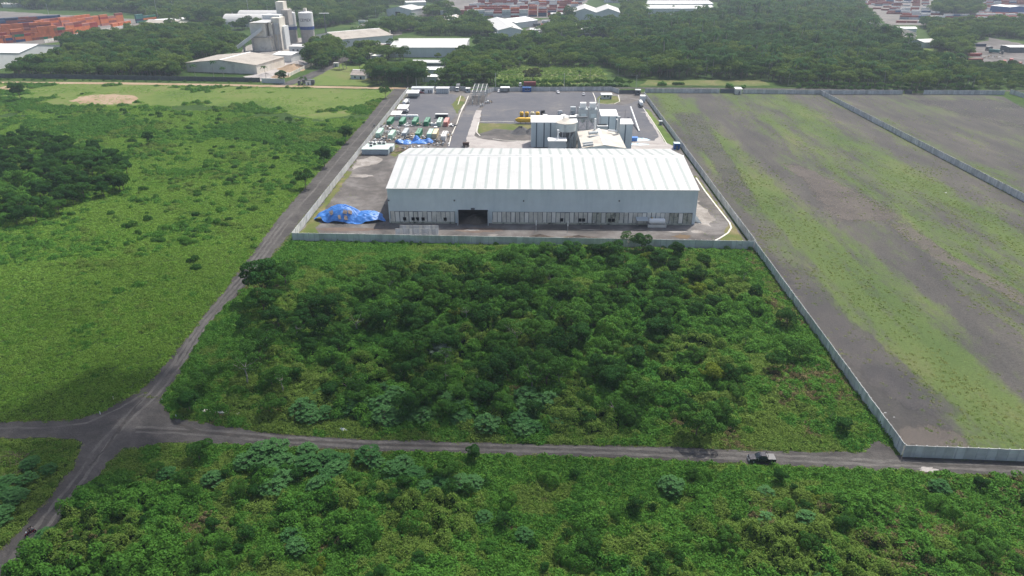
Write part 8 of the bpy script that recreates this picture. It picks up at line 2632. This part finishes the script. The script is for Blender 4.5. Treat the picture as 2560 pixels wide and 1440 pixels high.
# the ones that show largest are things of their own, the rest one object
CLIST.sort(key=lambda q: (q[0][5] is not None) * 1e6 + Vector(q[0][2]).length - (q[0][2][2] * 12))
CLIST.sort(key=lambda q: (0 if (len(q[0]) < 6 or q[0][5] is None) else 1, 0 if (len(q[0]) > 5 and q[0][5] and ("top" in q[0][5] or "nearest" in q[0][5] or "beside the grey yard" in q[0][5])) else 1, Vector(q[0][2]).length))
for a_, k_ in CLIST[:278]: container_now(*a_, **k_)
rest_mb, ckeys = MB(), []
for a_, k_ in CLIST[278:]:
    c, L, loc, rz = a_[:4]
    if c not in ckeys: ckeys.append(c)
    j = ckeys.index(c) * 2
    cs, sn = math.cos(rz), math.sin(rz)
    one = MB(); one.bx(-L / 2, L / 2, -1.2, 1.2, .02, 2.5); one.bx(-L / 2 + .1, L / 2 - .1, -1.15, 1.15, 2.505, 2.56, 1)
    rest_mb.add([(loc[0] + p[0] * cs - p[1] * sn, loc[1] + p[0] * sn + p[1] * cs, loc[2] + p[2]) for p in one.v], [], 0)
    b0 = len(rest_mb.v) - len(one.v)
    for f, mi in zip(one.f, one.m): rest_mb.f.append(tuple(b0 + i for i in f)); rest_mb.m.append(j + mi)
tag(rest_mb.build("container_stacks", [x for c in ckeys for x in cmat(c)]), kind="stuff")
# parked machines and trucks in the far yards
q = P(1352, 66); lorry("orange and dark truck on the apron beside the pale gabled hall", (q.x, q.y, .07), .3, cmat("orange")[0], False, box=M_GSTEEL, name="box_truck")
for i, (px, py, lb) in enumerate(((915, 58, "white lorry parked at the far end of the rubble yard"), (935, 66, "dark lorry parked in the middle of the rubble yard"), (968, 60, "white tanker parked beside the rubble yard scrap"), (905, 85, "lorry parked where the side lane meets the rubble yard"), (990, 50, "white lorry parked under the gable fronted hall"), (2500, 135, "pale lorry in the scrap yard between red containers and canopy"), (1372, 58, "lorry parked on the far apron by the green sided shed"))):
    q = P(px, py); lorry(lb, (q.x, q.y, .07), i * 1.1, (M_WHITE, M_GSTEEL)[i % 2], False, drum=M_WHITE if "tanker" in lb else None, box=None if "tanker" in lb else (M_WHITE, M_GSTEEL, cmat("teal")[0])[i % 3], name="parked_truck")
for i, (px, py, lb) in enumerate(((2430, 128, "white tank truck in the scrap yard near the teal container"), (2475, 125, "dark lorry in the middle of the scrap yard"), (1352, 86, "white lorry parked at the loading canopies"))):
    q = P(px, py); lorry(lb, (q.x, q.y, .07), .2 + i * .5, M_WHITE if i != 1 else M_GSTEEL, False, drum=M_WHITE if i == 0 else None, box=None if i == 0 else (M_GSTEEL if i == 1 else M_WHITE), name="parked_truck")
for px, py, w_, d_, n, sd_, lb in ((960, 75, 22, 30, 80, 31, "jumble of pale and reddish scrap spread over the rubble yard"), (930, 62, 20, 30, 70, 32, "teal and white machine scrap behind the rubble yard"), (2235, 90, 14, 14, 50, 33, "reddish rubble dumped behind the slanting grey wall"), (1400, 66, 20, 20, 50, 34, "pale scrap lying on the apron by the twin gables"), (1410, 82, 14, 16, 50, 35, "white scrap beside the far meadow fence"), (2480, 145, 12, 8, 40, 36, "pale scrap heap between the red containers")):
    junk("scrap_heap", lb, "scrap", px, py, w_, d_, n, sd_, (M_FROOF, M_TAN, cmat("rust")[0], cmat("teal")[0]) if sd_ in (31, 32) else (M_FROOF, M_TAN), 3.0)
def clear_of(a, b):
    for (cx_, cy_, rr_) in BLD_CLEAR:
        if (a - cx_) ** 2 + (b - cy_) ** 2 < rr_ ** 2: return False
    return True
for f in (0, .3, .6, .9):
    v = P(584, 131).lerp(P(650, 128), f); BLD_CLEAR.append((v.x, v.y - 4, 9))
SPOTS = [s for s in SPOTS if clear_of(s[0], s[1])]
SPOTS.sort(key=lambda s: s[1])
front, rest = [], []
cap = {}
for s in SPOTS:
    # the nearest trees of each wood are things of their own
    if s[1] < 900 and cap.get(s[2], 0) < (34 if "palm" in s[2] else 22) and RW.random() < .8:
        cap[s[2]] = cap.get(s[2], 0) + 1; front.append(s)
    else: rest.append(s)
for a, b, nm in front:
    pal = "palm" in nm and RW.random() < .4
    if "scrub" in nm:
        plant("goldwood" if RW.random() < .4 else "wood", a, b, RW.uniform(.35, .6), "bushy tree at the front of the " + nm, "trees at the front of the " + nm)
    elif pal: plant("palm", a, b, RW.uniform(.75, 1.05), "coconut palm at the front of the " + nm, "palms at the front of the " + nm)
    else:
        um = RW.random() < .16 and "left" in nm
        plant("umbrella" if um else "wood", a, b, RW.uniform(.6, 1.0), ("flat crowned spreading tree" if um else "tall leafy tree") + " at the front of the " + nm, ("spreading trees" if um else "trees") + " at the front of the " + nm)
q = np.array([(a, b) for a, b, _ in rest])
pl = np.array(["palm" in n_ for _, _, n_ in rest]); sc0 = np.array(["scrub" in n_ for _, _, n_ in rest])
n = len(q)
# sources: 0-3 wood, 4-5 light, 6-7 dark, 8-9 palm, 10-11 spreading
ix = RW.integers(0, 4, n)
u = RW.random(n)
cl = vnoise(q[:, 0], q[:, 1], 45, 77)
ix = np.where(cl > .60, RW.integers(4, 6, n), ix); ix = np.where(cl < .40, RW.integers(6, 8, n), ix)
ix = np.where(pl & (u < .26), RW.integers(8, 10, n), ix)
ix = np.where(~pl & (u < .13), RW.integers(10, 12, n), ix); ix = np.where(~pl & (u > .95), 8, ix)
s = RW.uniform(.42, 1.1, n) * np.where(ix >= 10, .9, 1) * np.where((ix == 8) | (ix == 9), RW.uniform(1.25, 1.7, n), 1)
s = np.where(sc0, s * .55, s)
s *= np.where(q[:, 1] > 1000, 1.2, 1)
s *= .7 + .6 * vnoise(q[:, 0], q[:, 1], 60, 9)
scatter("forest", np.stack([q[:, 0], q[:, 1], np.zeros(n)], 1), RW.uniform(0, 6.28, n), np.stack([s, s, s * RW.uniform(.85, 1.15, n)], 1), ix, S_WOOD)

# marked trees beyond the works
BT = (
    (985, 212, "dark", 2.3, "massive dark tree row behind the lawn, second trunk from the little house"), (950, 211, "dark", 2.2, "massive dark tree row behind the lawn, trunk nearest the little house"), (1020, 213, "dark", 2.3, "massive dark tree row behind the lawn, third trunk from the little house"), (1050, 213, "dark", 2.1, "massive dark tree row behind the lawn, trunk nearest the concrete pole"),
    (1332, 203, "brownwood", 1.0, "big rounded olive brown tree standing alone behind the works wall"), (2345, 88, "rust", 1.15, "rust brown domed tree near the far container field"), (1365, 167, "goldwood", .5, "small bright yellow tree beside the olive brown tree"),
    (2290, 228, "umbrella", 1.15, "big dark spreading tree over the gate of the outer lot"), (2400, 222, "wood", .9, "dark tree by the far corner wall of the outer lot"), (1760, 165, "goldwood", .8, "yellow topped tree on the near side of the palm wood"), (2100, 125, "goldwood", 1.0, "yellow green tree in the upper part of the palm wood"), (2140, 45, "brownwood", 1.5, "wide brownish tree far up in the palm wood"),
    (705, 208, "dark", 1.5, "dark bushy tree at the gate of the side lane"), (985, 130, "airy", 2.0, "thin grey tree by the brick red shed"), (1690, 212, "bush", 1.6, "small tree on the strip of lawn, first from the gate"), (1703, 212, "bush", 1.5, "small tree on the strip of lawn, second from the gate"), (1655, 213, "mound", 1.5, "spreading bush on the lawn strip near the gate"), (1822, 220, "mound", 1.6, "bush on the lawn strip beside the guard hut, larger one"), (1858, 220, "mound", 1.2, "bush on the lawn strip beside the guard hut, smaller one"),
    (760, 212, "airy", .9, "thin sapling by the white kiosk at the lane mouth"), (870, 120, "wood", .9, "dense tree beside the pale gabled store"), (900, 175, "tree", 1.8, "leafy tree on the lawn behind the little house"), (1545, 214, "tree", 1.1, "leafy tree at the end of the back wall by the gate"), (1130, 208, "airy", 1.6, "grey thin tree beside the low white offices"), (700, 60, "wood", .7, "round tree behind the vaulted store"),
)
for px, py, k_, s, lb in BT:
    q = P(px, py); plant(k_, q.x, q.y, s, lb, i=0, cat="shrub" if k_ in ("bush", "mound") else None)
for i, (px, py, s) in enumerate(((848, 172, 1.1), (858, 173, 1.15), (866, 172, 1.1), (838, 160, 1.0), (665, 195, .8), (488, 190, .9), (535, 192, .9), (560, 193, .8), (378, 192, .9), (780, 172, .8), (795, 170, .85), (880, 75, .9), (1281, 92, .8), (1475, 160, .9), (1545, 190, 1.0), (1585, 150, 1.0), (1475, 195, .9), (1448, 205, .7), (1880, 60, 1.0), (1405, 100, 1.0), (1680, 40, 1.0), (1340, 92, 1.0))):
    q = P(px, py)
    where_ = "by the lane lawn" if 830 < px < 870 else ("in front of the dusty grey quarry shed" if px < 700 else ("beside the quarry yard" if px < 800 else ("among the white roofs beyond the works" if py < 110 else "behind the back wall of the works")))
    plant("palm", q.x, q.y, s, "tall slender palm tree " + where_, "palms " + where_)
x, y = [], []
hedge = resample(W([(1070, 216), (1180, 217)]) , 2.4) + resample(W([(1240, 217), (1575, 218)]), 2.4) + resample(W([(2000, 222), (2440, 229)]), 3.0)
for i, v in enumerate(hedge):
    if i % 2 == 0: plant("bush", v.x, v.y + 2, RP.uniform(.9, 1.5), "bushy hedge shrub along the outside of the back wall", "hedge behind the back wall")
    else: plant("tree", v.x, v.y + 5, RP.uniform(.55, .85), "low leafy tree in the hedge outside the back wall", "hedge trees behind the back wall")
for v in resample(W([(0, 199), (690, 207)]), 9):
    plant("bush", v.x + RP.gauss(0, 2), v.y, RP.uniform(.5, .9), "low bush at the foot of the dark wall beyond the field", "bushes along the dark field wall")
MEAD = W([(1240, 208), (1260, 170), (1330, 162), (1500, 166), (1520, 200), (1400, 212)])
x, y = grid(MEAD, 3.2, RW)
p, ro, sc_, ix = out3(x, y, RW, 1.2, 2.0, 4); scatter("weeds", p, ro, sc_, ix, S_WEED)
grow()
# ------------------------------------------------------------------ unseen broken cloud, added to shade the near ground
def shade_clouds():
    m = bpy.data.materials.new("thin_cloud"); m.use_nodes = True
    nt = m.node_tree
    nt.nodes.remove(nt.nodes["Principled BSDF"])
    tr = nt.nodes.new("ShaderNodeBsdfTransparent")
    tl = nt.nodes.new("ShaderNodeBsdfTranslucent"); tl.inputs["Color"].default_value = (.9, .9, .92, 1)
    mx = nt.nodes.new("ShaderNodeMixShader"); mx.inputs[0].default_value = CLOUD_A
    nt.links.new(tr.outputs[0], mx.inputs[1]); nt.links.new(tl.outputs[0], mx.inputs[2])
    nt.links.new(mx.outputs[0], nt.nodes["Material Output"].inputs["Surface"])
    r = np.random.default_rng(3)
    mb = MB()
    zc = 420.0
    k = zc / math.tan(SUN_EL)
    off = (math.sin(SUN_AZ) * k, math.cos(SUN_AZ) * k)
    for (gx_, gy_, sx, sy, n) in CLOUDS:
        for _ in range(n):
            x, y = gx_ + r.normal(0, sx), gy_ + r.normal(0, sy)
            R_ = r.uniform(22, 48); z = zc + r.normal(0, 14)
            kk = z / math.tan(SUN_EL)
            x += math.sin(SUN_AZ) * kk; y += math.cos(SUN_AZ) * kk
            rows, cols = 6, 12
            vs = [(x + R_ * math.sin(math.pi * i / rows) * math.cos(6.283 * j / cols), y + R_ * math.sin(math.pi * i / rows) * math.sin(6.283 * j / cols), z + R_ * .35 * math.cos(math.pi * i / rows)) for i in range(rows + 1) for j in range(cols)]
            mb.add(vs, [(i * cols + j, (i + 1) * cols + j, (i + 1) * cols + (j + 1) % cols, i * cols + (j + 1) % cols) for i in range(rows) for j in range(cols)])
    tag(mb.build("shade_clouds", m, smooth=True), kind="stuff")
CLOUD_A = .04
CLOUDS = ((-80, 98, 42, 28, 20), (-30, 140, 38, 26, 16), (-130, 165, 42, 28, 5), (0, 112, 40, 16, 7))
shade_clouds()
# ------------------------------------------------------------------ air
def haze():
    m = bpy.data.materials.new("haze_air"); m.use_nodes = True
    nt = m.node_tree
    nt.nodes.remove(nt.nodes["Principled BSDF"])
    v = nt.nodes.new("ShaderNodeVolumePrincipled")
    v.inputs["Color"].default_value = (0.72, 0.84, 1.0, 1)
    v.inputs["Density"].default_value = HAZE_D
    v.inputs["Anisotropy"].default_value = 0.2
    nt.links.new(v.outputs[0], nt.nodes["Material Output"].inputs["Volume"])
    mb = MB(); mb.bx(-9500, 9500, -600, 16500, -1.5, 118)
    tag(mb.build("haze", m), kind="stuff")
HAZE_D = 0.00015
haze()
